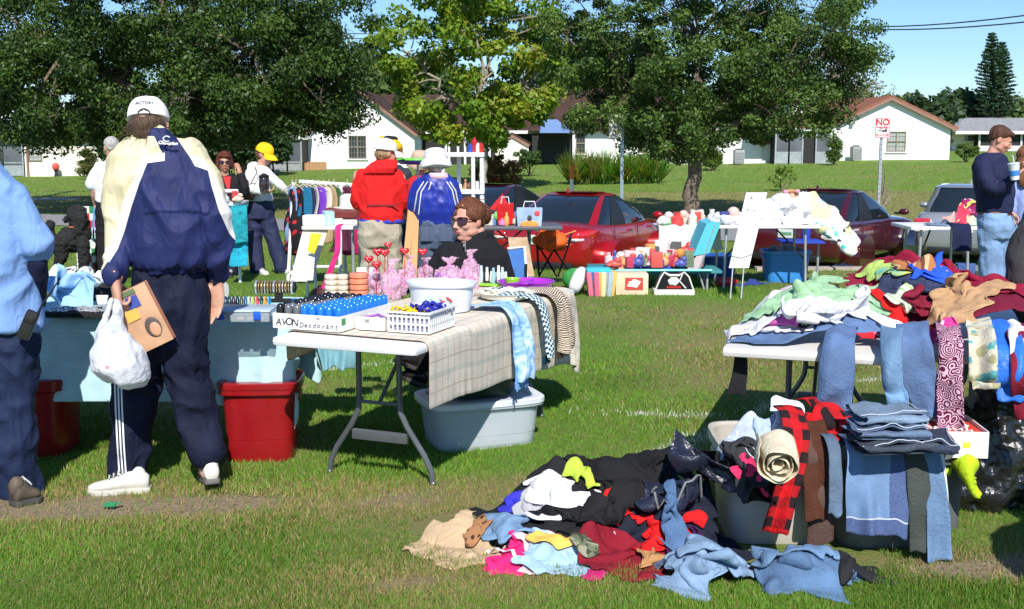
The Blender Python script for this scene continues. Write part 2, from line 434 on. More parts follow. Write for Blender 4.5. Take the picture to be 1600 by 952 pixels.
def build_trees():
 Y=36;rt=empty('oak_tree',(wp(262,330,Y).x,Y,gzf(-10.8,Y)),label='huge dense dark green oak whose crown fills the upper left of the view',cat='tree',group='roadside oaks')
 blobs=[(250,60,330,170,170),(60,100,170,130,70),(430,110,150,100,75),(330,190,140,42,40),(120,195,110,36,34),(470,175,70,45,18),(520,60,75,90,22),(250,-80,300,100,60),(510,165,60,40,12),(-60,40,80,150,20)]
 C,R=blobclumps(blobs,Y,4.2,11,.62)
 C[:,2]=np.maximum(C[:,2],1.30+.4*np.random.default_rng(5).random(len(C)))
 branch_mesh(rt.location,(rt.location.x+.2,Y,2.3),C,.34,2,90,parent=rt,twig=.035,forks=[wp(60,60,Y),wp(250,-20,Y+1),wp(430,60,Y-1),wp(330,-120,Y)])
 leafcloud('crown',C,R,420,.062,OAK,rt,LEAF,21)
 b=gt(1079,347);Y=b.y
 rt=empty('oak_tree',b,label='broad green oak with a bare mottled trunk behind the red sedan',cat='tree',group='roadside oaks')
 blobs=[(1080,90,190,120,120),(950,110,85,90,38),(1190,150,110,70,52),(1290,110,60,60,20),(1080,200,130,45,40),(1000,190,60,45,16),(900,40,60,70,16),(1240,40,120,60,36),(1340,85,38,22,7),(1080,-40,240,60,50),(1290,190,30,22,5),(905,190,30,18,4),(1310,10,50,20,7),(1050,235,60,14,7)]
 C,R=blobclumps(blobs,Y,3.3,12,.42)
 branch_mesh(b,wp(1084,250,Y),C,.215,3,120,parent=rt,twig=.026,forks=[wp(1150,130,Y),wp(1040,110,Y+.6),wp(1190,170,Y-.8),wp(980,140,Y),wp(1090,60,Y)])
 leafcloud('crown',C,R,330,.052,[(.028,.062,.012),(.05,.10,.016),(.085,.15,.024),(.12,.19,.04)],rt,LEAF,22)
 Y=46;b=V((wp(757,300,Y).x,Y,0));b.z=gzf(b.x,Y)
 rt=empty('maple_tree',b,label='sparse yellow green tree with pale limbs in front of the brown roofed house',cat='tree')
 blobs=[(690,40,70,60,22),(790,60,70,70,26),(650,110,50,40,15),(790,165,62,38,34),(840,160,28,24,9),(690,190,26,22,8),(660,180,35,34,10),(740,-20,120,40,26),(770,215,24,16,6),(745,165,22,18,6),(850,40,30,60,9),(870,110,24,40,8),(610,60,36,40,6),(735,130,26,22,5),(715,215,20,12,3)]
 C,R=blobclumps(blobs,Y,3.,13,.55)
 branch_mesh(b,wp(752,210,Y),C,.15,4,90,PALEBARK,rt,twig=.04,forks=[wp(742,20,Y),wp(770,90,Y),wp(690,150,Y-.5),wp(760,-40,Y+.5),wp(640,90,Y),wp(830,130,Y)])
 leafcloud('crown',C,R,150,.10,[(.07,.15,.012),(.13,.24,.018),(.22,.30,.025),(.30,.25,.03)],rt,LEAF2,23,aspect=.7)
 Y=84;b=V((wp(1318,200,Y).x,Y,gzf(22,Y)))
 rt=empty('bare_tree',b,label='pale thin almost leafless tree behind the white gabled house',cat='tree')
 blobs=[(1315,115,52,50,30),(1290,140,40,30,14),(1350,140,30,26,9)]
 C,R=blobclumps(blobs,Y,3.,14,.8)
 branch_mesh(b,wp(1318,175,Y),C,.2,5,44,PALEBARK,rt,twig=.09,forks=[wp(1300,90,Y),wp(1335,100,Y)])
 leafcloud('crown',C,R,60,.10,[(.12,.14,.06),(.2,.2,.11)],rt,LEAF2,24)
 bg=[(1340,168,30,18,95,0,'low green tree just left of the white gable roof peak'),(1408,172,22,15,110,1,'bright green tree right behind the white gable roof'),(1450,175,38,20,105,2,'dark round tree between the white house and the grey roofed house'),(1500,172,42,22,130,3,'dark broad tree behind the grey hip roof, left of the tall pine'),(1590,176,24,14,140,1,'pale green low tree at the right edge above the grey roof'),(570,130,50,30,95,1,'green tree rising behind the left end of the brown roof'),(660,125,60,30,100,0,'mid green tree behind the brown roof ridge'),(900,130,70,60,100,2,'dark tree behind the houses in the middle'),(1000,150,70,40,105,3,'dark leafy tree behind the houses left of the oak trunk'),(380,200,70,60,62,2,'dark tree behind the woman with the phone'),(230,200,80,60,64,3,'dark tree beside the left white house'),(-30,150,70,60,100,0,'tree behind the left end of the cream house'),(1180,160,60,30,98,3,'dark tree behind the low white house'),(1250,168,40,22,120,0,'distant green tree behind the screened porch')]
 pal=[[(.05,.10,.03),(.09,.15,.04)],[(.07,.13,.03),(.14,.19,.06)],[(.025,.055,.02),(.05,.09,.03)],[(.03,.06,.025),(.055,.10,.035)]]
 for i,(px,py,rx,ry,Y,k,lab)in enumerate(bg):
  g=V((wp(px,200,Y).x,Y,0));g.z=gzf(g.x,Y)
  rt=empty('leafy_tree',g,label=lab,cat='tree',group='trees around the houses')
  n=max(14,int(rx*ry/40));C,R=blobclumps([(px,py,rx,ry,n),(px-rx*.4,py+ry*.4,rx*.5,ry*.5,n//3),(px+rx*.5,py+ry*.5,rx*.4,ry*.4,n//3)],Y,rx*Y/FP*.8,30+i,.012*Y)
  branch_mesh(g,wp(px,py+ry*.7,Y),C,.22,i,10,parent=rt,twig=.05)
  leafcloud('crown',C,R,130,.0022*Y,pal[k],rt,LEAF2,60+i,aspect=.8)
 Y=125;g=V((wp(1553,200,Y).x,Y,gzf(50,Y)))
 rt=empty('norfolk_pine',g,label='tall narrow tiered pine standing against the sky at the right',cat='tree')
 m=MB();sc=Y/FP;fr=np.random.default_rng(8);C=[]
 tv=[]
 for(cx,top,hw)in((1550,52,23),(1566,66,20)):
  m.tube([wp(cx,245,Y),wp(cx,top+4,Y)],[.3,.06],8)
  yy=182
  while yy>top+3:
   t=(yy-top)/(182-top);L=hw*sc*(min(1,t*1.7+.12))*(.8+.3*fr.random())
   for k in range(9):
    a=2*PI*k/9+fr.random()*.6;c=wp(cx,yy,Y);e=c+V((math.cos(a)*L,math.sin(a)*L,L*.18+fr.random()*.15))
    m.tube([c,e],[.05,.02],4)
    for q in range(13):
     s=(q+1)/13;p=c.lerp(e,s);C.append((p.x,p.y,p.z+.05))
   yy-=4.4+fr.random()*1.6
 m.build('trunk',BARK,rt)
 C=np.array(C);leafcloud('crown',C,np.full(len(C),.15),6,.12,[(.03,.075,.035),(.05,.11,.05)],rt,LEAF2,90,flat=.5)
 def shrub(px,py,rx,ry,Yb,lab,pal,name='shrub',size=.05,n=40,per=160,group='shrubs by the houses'):
  g=V((wp(px,py,Yb).x,Yb,0));g.z=gzf(g.x,Yb)
  rt=empty(name,g,label=lab,cat='shrub',group=group)
  cy=py;C,R=blobclumps([(px,cy,rx,ry,n)],Yb,rx*Yb/FP*.8,int(px),.22*ry*Yb/FP+.1)
  C[:,2]=np.maximum(C[:,2],g.z+.12);leafcloud('foliage',C,R,per,size,pal,rt,LEAF2,int(px)+1)
  m=MB()
  for c in C[::4]:m.tube([g+V((0,0,-.05)),V(c)],[.03,.01],5)
  m.build('stem',BARK,rt)
 shrub(782,268,42,24,48,'rust orange bushy shrub left of the green hedge',[(.10,.10,.02),(.20,.10,.03),(.26,.10,.04)])
 shrub(828,250,25,15,57,'clipped dark green shrub in front of the blue awning',[(.04,.085,.02),(.09,.15,.03)])
 shrub(758,262,16,16,56,'small dark green bush beside the rust shrub',[(.04,.085,.02),(.07,.13,.03)])
 shrub(1115,247,17,13,60,'small bright green bush beside the oak trunk',[(.08,.14,.02),(.16,.21,.03)])
 shrub(1303,235,9,20,64,'slim green shrub between the screened porch and the white gable wall',[(.06,.11,.02),(.10,.16,.03)])
 shrub(1480,215,7,13,76,'round clipped shrub at the right corner of the white gabled house',[(.03,.08,.02),(.06,.12,.03)])
 shrub(1510,235,18,10,66,'low leafy plant on the lawn left of the young man',[(.08,.14,.03),(.14,.2,.05)])
 shrub(138,255,16,22,62,'spiky yellow green shrub against the cream wall',[(.05,.09,.02),(.20,.18,.05)])
 shrub(1222,275,22,14,44,'small bright green sapling on the lawn behind the white linen table',[(.10,.18,.02),(.18,.26,.04)],'sapling',.07,14,26)
 def palmetto(px,py,w,Yb,seed,lab,n=150):
  r=np.random.default_rng(seed);g=V((wp(px,py,Yb).x,Yb,0));g.z=gzf(g.x,Yb)
  rt=empty('palmetto',g,label=lab,cat='plant',group='palmettos in front of the shaded house')
  vs=[];cols=[];W=w*Yb/FP
  for i in range(n):
   bx=g.x+r.uniform(-1,1)*W*.8;by=Yb+r.uniform(-1,1)*W*.45;a=r.uniform(0,2*PI);out=r.uniform(.15,1.0);L=r.uniform(.9,1.5)
   base=np.array([bx,by,g.z]);tip=base+np.array([math.cos(a)*out*L*.8,math.sin(a)*out*L*.8,L*math.sqrt(max(.1,1-out*out*.6))*.8])
   col=np.array([.07+.10*r.random(),.15+.12*r.random(),.025])
   if r.random()<.1:col=np.array([.3,.25,.08])
   for q in range(14):
    d=r.normal(size=3)*.3;d[2]+=.12;t2=tip+d*.85;m0=base+(tip-base)*r.uniform(.0,.6);s=np.array([math.sin(a),-math.cos(a),0])*.016
    vs+=[m0-s,m0+s,(m0+t2)/2+s*1.3+np.array([0,0,.07]),(m0+t2)/2-s*1.3+np.array([0,0,.07])];cols+=[col*r.uniform(.7,1.3)]*4
    vs+=[(m0+t2)/2-s*1.3+np.array([0,0,.07]),(m0+t2)/2+s*1.3+np.array([0,0,.07]),t2+s*.1,t2-s*.1];cols+=[col*r.uniform(.8,1.4)]*4
  vs=np.array(vs);npmesh('frond',vs,np.arange(len(vs)).reshape(-1,4),LEAF2,parent=rt,colors=np.array(cols))
 palmetto(922,290,44,50,1,'spiky bright green palmetto clump behind the orange topped post',150)
 palmetto(1000,291,36,50,2,'spiky palmetto clump with yellow tips left of the oak trunk',120)
 g=gt(1380,331);rt=empty('bare_sapling',g,label='leafless twiggy sapling standing behind the no parking sign post',cat='sapling')
 m=MB();r=random.Random(4)
 for k in range(34):
  a=r.uniform(0,2*PI);h=r.uniform(.3,1.5);o=r.uniform(.05,.55);s=V((g.x,g.y,g.z+h*.35))
  m.tube([s,s+V((math.cos(a)*o*.6,math.sin(a)*o*.6,h*.5)),s+V((math.cos(a)*o,math.sin(a)*o,h*.62))],[.012,.008,.004],4)
 m.tube([g-V((0,0,.1)),g+V((.03,0,.7))],[.02,.014],6)
 m.build('twig',PALEBARK,rt)
build_trees()
STUCCO=mat('white_stucco',(.86,.86,.86),.9,.04,1.5,.25,40)
CREAM=mat('cream_stucco',(.74,.71,.62),.9,.06,1.5,.25,40)
def shingle(name,c):
 t=NT(name);g=t.tc.outputs['Object']
 n=t.noise(2,5);s=t.sep(g)
 row=t.math('FRACT',t.math('MULTIPLY',s[2],9.));nz=t.noise(14,3)
 k=t.mix(t.mapr(n,.3,.7),tuple(x*.75 for x in c),tuple(x*1.25 for x in c));k=t.mix(t.mapr(nz,.3,.7,0,.5),k,tuple(x*.6 for x in c))
 k=t.mix(t.mapr(row,.0,.15,.4,0),k,tuple(x*.4 for x in c))
 t.set(col=k,rough=.9,spec=.2);t.bump(t.noise(20),.5,.05);return t.mat
R_BROWN=shingle('shaded_brown_shingle',(.075,.042,.032));R_RED=shingle('red_brown_shingle',(.30,.125,.075));R_GREY=shingle('grey_shingle',(.30,.31,.32))  # brown shingle darkened so its colour carries the tree shade on the roofs
TRIMR=mat('brown_trim',(.27,.15,.115),.7);TRIMW=mat('white_trim',(.75,.75,.75),.6);FRAMEB=mat('bronze_frame',(.22,.19,.14),.5)
GLASSD=mat('dark_window',(.035,.045,.055),.12,.2,.8,spec=.7);SCREEN=mat('insect_screen',(.10,.115,.13),.7,.35,.7);DARK=mat('shade_and_dark_parts',(.02,.02,.02),.8)  # DARK: near-black for porch shade blocks, also for small dark parts
BLIND=mat('window_blind',(.35,.37,.36),.5,.1);METALG=mat('galvanised',(.42,.45,.46),.45,.15,3,metal=.5)
def window(parent,x,y,z,w,h,cols=2,rows=2,glass=None,sill=True,frame=None,muntin=3):
 """faces -Y; x,y,z centre bottom on wall face"""
 f=MB();fr=frame or FRAMEB
 t=.06
 for sx in(-1,1):f.box((x+sx*(w/2-t/2),y-.03,z+h/2),(t,.08,h))
 for zz in(t/2,h-t/2,h/2):f.box((x,y-.034,z+zz),(w-2*t,.07,t if zz!=h/2 else .07))
 for i in range(1,cols):f.box((x-w/2+w*i/cols,y-.036,z+h/2),(.07,.06,h-2*t-.004))
 nb=cols*muntin
 for i in range(1,nb):
  if i%muntin:f.box((x-w/2+w*i/nb,y-.016,z+h/2),(.018,.02,h-2*t))
 for i in range(1,rows*2):
  if i%rows:f.box((x,y-.0185,z+h*i/(rows*2)),(w-2*t,.02,.018))
 o=f.build('window_frame',fr,parent,smooth=False)
 g=MB();g.box((x,y-.004,z+h/2),(w-t,.012,h-t));g.build('pane',glass or GLASSD,o,smooth=False)
 g=MB();g.box((x,y+.004,z+h*.72),(w-t*1.2,.01,h*.5));
 if sill:s=MB();s.box((x,y-.05,z-.05),(w+.2,.12,.07));s.build('sill',TRIMW,o,smooth=False)
def gable(rt,x0,x1,y0,y1,zb,ze,za,wall,roof,trim,over=.3,xa=None,name='wall'):
 """walls with gable facing -Y"""
 xa=(x0+x1)/2 if xa is None else xa
 m=MB();prof=[(x0,zb-.6),(x1,zb-.6),(x1,ze),(xa,za),(x0,ze)]
 m.prism([(x,y0,z)for x,z in prof],(0,y1-y0,0));m.build(name,wall,rt,smooth=False)
 m=MB()
 for xe,sg in((x0,-1),(x1,1)):
  d=V((xe-xa,0,ze-za));d.normalize();n=V((-d.z*sg,0,d.x*sg));n=n if n.z>0 else-n
  a=V((xa,0,za))+n*.02;b=V((xe,0,ze))+d*over+n*.02
  poly=[a,b,b+n*.12,V((xa,0,za+.02+.12/max(.3,n.z)))]
  m.prism([(p.x,y0-over,p.z)for p in poly],(0,y1-y0+2*over,0))
 ro=m.build('roof',roof,rt,smooth=False)
 m=MB()
 for xe,sg in((x0,-1),(x1,1)):
  d=V((xe-xa,0,ze-za));d.normalize();n=V((-d.z*sg,0,d.x*sg));n=n if n.z>0 else-n
  a=V((xa,0,za-.03/n.z));b=V((xe,0,ze))+d*over-n*.03;c=b-n*.16;e=V((xa,0,za-.19/n.z))
  m.prism([(p.x,y0-over+.003,p.z+.06)for p in(a,b,c,e)],(0,.05,0))
 m.build('bargeboard',trim,ro,smooth=False)
def P2(px,py,Y):p=wp(px,py,Y);return p.x,p.z
def screened(rt,x0,x1,y,zb,zt,n=3,door=None,name='screen_panel',depth=3.):
 for i in range(n):
  a=x0+(x1-x0)*i/n;b=x0+(x1-x0)*(i+1)/n
  if door==i:continue
  m=MB();m.box(((a+b)/2,y+.02,(zb+zt)/2),(b-a-.08,.02,zt-zb));o=m.build(name,SCREEN,rt,smooth=False)
  m=MB()
  for xx in(a,b):m.box((xx,y,(zb+zt)/2),(.08,.07,zt-zb))
  m.box(((a+b)/2,y-.001,zb+(zt-zb)*.36),(b-a-.08,.06,.07));m.box(((a+b)/2,y-.001,zt-.04),(b-a-.08,.06,.08))
  m.box(((a+b)/2,y-.003,zb+.35),(b-a-.1,.03,.62));m.build('screen_frame',METALG,o,smooth=False)
 m=MB();m.box(((x0+x1)/2,y+depth/2+.2,(zb+zt)/2),(x1-x0-.1,depth,zt-zb-.02));m.build('porch_shade_block',DARK,rt,smooth=False)  # solid near-black block stands in for the shade inside the porch
def build_houses():
 Y=70;xl,zb=P2(1290,248,Y);xr,_=P2(1483,248,Y);xa,za=P2(1388,153,Y);_,ze=P2(1480,199,Y)
 rt=empty('white_house',(xa,Y,zb),label='bright white house with a broad brown gable and one barred looking window, right of centre',cat='house')
 gable(rt,xl,xr,Y,Y+15,zb,ze,za,STUCCO,R_RED,TRIMR,.35)
 xw,zw=P2(1399.5,237,Y);window(rt,xw,Y,zw,1.15,1.2,2,2,BLIND)
 px0,z0=P2(1211,257,66.5);px1,z1=P2(1297,205,66.5)
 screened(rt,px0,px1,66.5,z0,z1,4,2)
 m=MB();m.box(((px0+px1)/2-.6,68.3,z1+.08),(px1-px0+1.9,4.0,.14));m.build('porch_roof',TRIMW,rt,smooth=False)
 xb,zb2=P2(1305,157,80);m=MB();m.box((xb-.5,86,zb2-.3),(2.6,2,1.3));m.build('dormer',STUCCO,rt,smooth=False)
 m=MB();m.prism([(xb-2.1,84.7,zb2+.3),(xb+1.1,84.7,zb2+.3),(xb-.5,84.7,zb2+1.1)],(0,2.6,0));m.build('dormer_roof',R_RED,rt,smooth=False)
 x,z=P2(1330,190,Y);m=MB();m.box((x,Y-.15,z),(.25,.28,.4),bev=.04);m.build('wall_lamp',METALG,rt)
 x0,zb=P2(1098,254,68);xm,_=P2(1190,254,68);xa,za=P2(1128,185,68);_,ze=P2(1190,226,68);x1,_=P2(1211,254,68)
 rt=empty('low_white_house',(xa,68,zb),label='low white house with a brown roof slope just right of the oak trunk',cat='house')
 gable(rt,2*xa-xm,xm,68,80,zb,ze,za,STUCCO,R_BROWN,TRIMR,.15)
 m=MB();m.box(((xm+x1)/2,69.6,(zb-.5+ze)/2),(x1-xm,3,ze-zb+.5));m.build('wall',STUCCO,rt,smooth=False)
 m=MB();m.box(((xm+x1)/2,69.6,ze+.06),(x1-xm+.1,3.1,.12));m.build('wall_cap',TRIMR,rt,smooth=False)
 xw,zw=P2(1129,228,68);window(rt,xw,68,zw,.5,.65,1,2,BLIND,sill=False)
 for i,(px,py,Yc)in enumerate(((1154,254,66.5),(1337,248,69))):
  x,z=P2(px,py,Yc);z=gzf(x,Yc);r=empty('air_conditioner',(x,Yc,z),label=['grey air conditioning box against the low white house','grey air conditioning box at the foot of the big white gable wall'][i],cat='air conditioner',group='air conditioners')
  m=MB();m.box((x,Yc,z+.45),(.55,.7,.8),bev=.03)
  for k in range(7):m.box((x,Yc-.36,z+.15+.09*k),(.47,.03,.03))
  m.build('casing',mat('ac_grey',(.30,.31,.31),.5),r);m=MB();m.lathe((x,Yc,z),[(.22,.85),(.24,.9),(.1,.92),(.02,.92)],14);m.build('fan_grille',DARK,r)
 Y=118;xa,zb=P2(1488,236,Y);_,ze=P2(1500,206,Y);xb,_=P2(1720,236,Y);xr,zr=P2(1532,183,Y)
 rt=empty('grey_roofed_house',((xa+xb)/2,Y,zb),label='pale house with a grey hip roof and dark screened porch at the right edge',cat='house')
 m=MB();m.box(((xa+xb)/2,Y+5,(zb-.8+ze)/2),(xb-xa,10,ze-zb+.8));m.build('wall',CREAM,rt,smooth=False)
 m=MB();o=.6;zz=ze
 A=[V((xa-o,Y-o-1.5,zz)),V((xb+o,Y-o-1.5,zz)),V((xb+o,Y+10+o,zz)),V((xa-o,Y+10+o,zz))];r1=V((xr,Y+4.6,zr));r2=V((xb-3,Y+4.6,zr))
 m.add(A+[r1,r2],[(0,1,5,4),(1,2,5),(2,3,4,5),(3,0,4),(3,2,1,0)]);m.build('roof',R_GREY,rt,smooth=False)
 m=MB();m.box(((xa+xb)/2,Y-o-1.55,zz-.1),(xb-xa+2*o,.1,.3));m.build('fascia',TRIMW,rt,smooth=False)
 p0,_=P2(1521,230,Y);m=MB();m.box(((p0+xb)/2,Y-.7,(zb+ze)/2),(xb-p0,1.3,ze-zb-.1));m.build('porch_shade_block',DARK,rt,smooth=False)  # dark block painted as the porch's shade
 for i in range(7):
  x=p0+i*2.1;m=MB();m.box((x,Y-1.4,(zb+ze)/2),(.16,.16,ze-zb));m.build('post',TRIMW,rt,smooth=False)
 m=MB();m.box(((p0+xb)/2,Y-1.44,zb+.25),(xb-p0,.1,.55));m.build('knee_wall',TRIMW,rt,smooth=False)
 xw,zw=P2(1514,221,Y);window(rt,xw,Y,zw,1.1,1.25,1,2,GLASSD,frame=TRIMW)
 Y=70;x0,zb=P2(482,263,Y);x1,_=P2(648,263,Y);xa,za=P2(566,143,Y);_,ze=P2(646,207,Y)
 rt=empty('white_house',(xa,Y,zb),label='white gabled house with one tall window, dappled by tree shade, left of the middle',cat='house')
 gable(rt,x0,x1,Y,Y+12,zb,ze,za,STUCCO,R_BROWN,TRIMR,.3)
 xw,zw=P2(559,248,Y);window(rt,xw,Y,zw,1.08,1.38,2,2,GLASSD)
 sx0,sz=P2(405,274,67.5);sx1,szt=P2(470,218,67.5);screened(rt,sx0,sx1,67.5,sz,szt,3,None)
 m=MB();m.box(((sx0+sx1)/2,69.5,szt+.1),(sx1-sx0+.5,4.4,.14));m.build('porch_roof',TRIMW,rt,smooth=False)
 x,z=P2(487,262,69);r=empty('wooden_planter',(x,69,gzf(x,69)),label='small slatted wooden planter box against the white wall left of the window',cat='planter')
 m=MB()
 for k in range(9):m.box((x-.9+.12+k*.2,68.8,gzf(x,69)+.24),(.17,.04,.5))
 m.build('slat',mat('cedar',(.42,.24,.12),.8),r,smooth=False);m=MB();m.box((x,69.05,gzf(x,69)+.22),(1.7,.4,.44));m.build('box',mat('cedar_dark',(.3,.18,.1),.8),r,smooth=False)
 Y=76;x0,zb=P2(650,262,Y);x1,_=P2(865,262,Y);_,ze=P2(700,206,Y);_,zr=P2(700,147,Y+5)
 rt=empty('brown_roofed_house',((x0+x1)/2,Y,zb),label='long brown roofed house with a dark shaded porch behind the yellow green tree',cat='house')
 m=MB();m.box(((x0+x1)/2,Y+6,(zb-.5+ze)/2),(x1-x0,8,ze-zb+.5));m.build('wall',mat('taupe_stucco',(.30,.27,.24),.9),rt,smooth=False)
 m=MB();xl=P2(580,200,Y)[0]
 A=[V((xl+2.6,Y-.4,ze)),V((x1+.5,Y-.4,ze)),V((x1+.5,Y+13,ze)),V((xl+2.6,Y+13,ze))];r1=V((xl,Y+6,zr));r2=V((x1-1.0,Y+6,zr))
 m.add(A+[r1,r2],[(0,1,5,4),(1,2,5),(2,3,4,5),(3,0,4),(3,2,1,0)]);m.build('roof',R_BROWN,rt,smooth=False)
 m=MB();m.box(((x0+x1)/2,Y-.45,ze-.03),(x1-x0+.8,.1,.2));m.build('gutter',TRIMW,rt,smooth=False)
 for px in(697,702,716,727,765,800,838):
  x,_=P2(px,240,Y);m=MB();m.box((x,Y-.2,(zb+ze)/2-.2),(.14,.14,ze-zb));m.build('porch_post',TRIMW,rt,smooth=False)
 m=MB();m.box(((x0+x1)/2,Y+.9,(zb+ze)/2),(x1-x0-.2,2,ze-zb-.1));m.build('porch_shade_block',DARK,rt,smooth=False)  # shade under the porch roof put in as a near-black block
 x0,zb=P2(798,246,66);x1,_=P2(826,246,66);xa,za=P2(800,211,66);_,ze=P2(826,226,66)
 rt=empty('garden_shed',(x1,66,zb),label='little white shed with a brown roof slope peeping over the green hedge',cat='shed')
 gable(rt,2*xa-x1,x1,66,68,zb,ze,za,CREAM,R_BROWN,TRIMR,.1)
 Y=72;x0,zb=P2(866,258,Y);x1,_=P2(1014,258,Y);_,ze=P2(900,205,Y);_,zr=P2(900,135,Y+5)
 rt=empty('shaded_house',((x0+x1)/2,Y,zb),label='white house in deep tree shade with a blue awning, behind the palmettos',cat='house')
 xs=P2(895,250,Y)[0]
 m=MB();m.box(((xs+x1)/2,Y+5,(zb-.5+ze)/2),(x1-xs,10,ze-zb+.5));m.build('wall',STUCCO,rt,smooth=False)
 m=MB();A=[V((x0-1.6,Y-.5,ze)),V((x1+3.6,Y-.5,ze)),V((x1+3.6,Y+11,ze)),V((x0-1.6,Y+11,ze))];r1=V((x0,Y+5.5,zr));r2=V((x1+1,Y+5.5,zr))
 m.add(A+[r1,r2],[(0,1,5,4),(1,2,5),(2,3,4,5),(3,0,4),(3,2,1,0)]);m.build('roof',R_BROWN,rt,smooth=False)
 xw,zw=P2(907,240,Y);window(rt,xw,Y,zw,.6,1.25,1,2);xw,zw=P2(1005,239,Y);window(rt,xw,Y,zw,.6,.9,1,2)
 m=MB();xw,zw=P2(1001,255,Y);m.box((xw,Y-.04,zw+.3),(.5,.1,.5));m.build('vent',DARK,rt,smooth=False)
 a0,az=P2(843,208,70);a1,_=P2(895,208,70);m=MB()
 ap=P2(858,187,72)[1]
 A=[V((a0,69.4,az)),V((a1,69.4,az)),V((a1,72,az)),V((a0,72,az))];r1=V((a0+.2,71.4,ap));r2=V(((a0+a1)/2+.1,71.4,ap))
 m.add(A+[r1,r2],[(0,1,5,4),(1,2,5),(2,3,4,5),(3,0,4),(3,2,1,0)]);m.build('awning',mat('blue_awning',(.16,.25,.45),.5,.1),rt,smooth=False)
 m=MB();m.box(((a0+a1)/2-.2,73,(zb+az)/2),(a1-a0+.4,2.4,az-zb));m.build('porch_shade_block',DARK,rt,smooth=False)  # near-black block in place of the shade below the awning
 m=MB();m.box((a1+.02,69.4,(zb+az)/2),(.14,.14,az-zb+.3));m.build('porch_post',TRIMW,rt,smooth=False)
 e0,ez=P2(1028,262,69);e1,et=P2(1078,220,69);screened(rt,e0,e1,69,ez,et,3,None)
 Y=70;x0,zb=P2(-60,276,Y);x1,_=P2(166,276,Y);_,ze=P2(60,214,Y)
 rt=empty('cream_house',((x0+x1)/2,Y,zb),label='cream walled house with a screened porch behind the leftmost pole',cat='house')
 xs,_=P2(40,276,Y)
 m=MB();m.box(((xs+x1)/2,Y+4,(zb-.5+ze)/2),(x1-xs,8,ze-zb+.5));m.build('wall',CREAM,rt,smooth=False)
 m=MB();A=[V((x0-1,Y-.6,ze)),V((x1+.5,Y-.6,ze)),V((x1+.5,Y+9,ze)),V((x0-1,Y+9,ze))];r1=V((x0+3,Y+4,ze+2.2));r2=V((x1-3,Y+4,ze+2.2))
 m.add(A+[r1,r2],[(0,1,5,4),(1,2,5),(2,3,4,5),(3,0,4),(3,2,1,0)]);m.build('roof',mat('pale_roof',(.55,.55,.54),.8),rt,smooth=False)
 xw,zw=P2(56,252,Y);window(rt,xw,Y,zw,.8,1.0,1,2,BLIND,sill=False)
 m=MB();xx,_=P2(45,270,Y);m.box((xx,Y-.08,(zb+ze)/2),(.1,.1,ze-zb));m.build('downpipe',mat('brown_pipe',(.25,.13,.09),.6),rt,smooth=False)
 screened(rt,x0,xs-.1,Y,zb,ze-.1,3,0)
 x,z=P2(88,276,69.5);g=gzf(x,69.5);r=empty('garden_ornament',(x,69.5,g),label='small red topped garden ornament in front of the cream wall',cat='ornament')
 m=MB();m.lathe((x,69.5,g),[(.14,0),(.1,.1),(.08,.3),(.16,.36)],10);m.build('base',DARK,r)
 m=MB();m.ell((x,69.5,g+.58),(.22,.2,.24),12,8);m.build('top',mat('ornament_red',(.6,.08,.06),.5),r)
 m=MB();b=V((wp(1,300,40).x,40,0));b.z=gzf(b.x,40);r=empty('utility_pole',b,label='grey weathered pole cut by the left edge of the view',cat='pole')
 m.tube([b-V((0,0,.3)),b+V((0,0,3.2)),b+V((0,0,9))],[.17,.16,.12],14);m.build('shaft',mat('grey_wood',(.30,.32,.27),.9,.3,4,.4,30),r)
 m=MB();m.box((b.x,40,b.z+8.4),(2.2,.1,.12));m.build('crossarm',mat('grey_wood2',(.27,.28,.25),.9),r,smooth=False)
 for i,(ya,yb,lab)in enumerate(((14,40,'upper thin black power line crossing the top right sky'),(27,41,'lower thin black power line crossing the top right sky'))):
  m=MB();pts=[]
  a=wp(1700,ya-3,34);b2=wp(1250,yb,44);c=wp(520,52+i*8,60);d=wp(-200,60+i*8,60)
  for k in range(13):
   t=k/12;pts.append(a.lerp(b2,t)-V((0,0,math.sin(t*PI)*.25)))
  for k in range(1,13):
   t=k/12;pts.append(b2.lerp(c,t)-V((0,0,math.sin(t*PI)*.2)))
  pts.append(d);m.tube(pts,.022,5);tag(m.build('power_line',mat('cable_black',(.02,.02,.02),.5),loc=pts[0]),lab,'cable','power lines')
 g=gt(1371,330);Ys=26.0;g=V((wp(1372,330,Ys).x,Ys,0));g.z=gzf(g.x,Ys)
 r=empty('no_parking_sign',g,label='white no parking sign with red letters on a thin grey post',cat='road sign')
 top=wp(1372,184,Ys).z;bot=wp(1372,216,Ys).z;w=24/FP*Ys
 m=MB();m.box((g.x,Ys,(g.z+top)/2-.1),(.06,.05,top-g.z));
 for k in range(26):m.box((g.x,Ys-.026,g.z+.2+k*.11),(.018,.004,.018),mi=1)
 m.build('post',[METALG,DARK],r,smooth=False)
 sg=MB();sg.box((g.x,Ys-.04,(top+bot)/2),(w,.012,top-bot),bev=.004);sp=sg.build('sign_plate',mat('sign_white',(.82,.80,.79),.4),r)
 red=mat('sign_red',(.55,.03,.04),.5)
 bd=MB();cy=Ys-.048;zc=(top+bot)/2;hh=(top-bot)/2;tk=.014
 for sx in(-1,1):bd.box((g.x+sx*(w/2-.022),cy,zc),(tk,.004,2*hh-.05))
 for sz in(-1,1):bd.box((g.x,cy,zc+sz*(hh-.022)),(w-.05,.004,tk))
 bd.box((g.x,cy,bot+.07),(w*.68,.004,.016))
 for sx in(-1,1):bd.prism([(g.x+sx*w*.42,cy,bot+.07),(g.x+sx*w*.30,cy,bot+.07+.03),(g.x+sx*w*.30,cy,bot+.07-.03)],(0,.004,0))
 bd.build('border',red,sp,smooth=False)
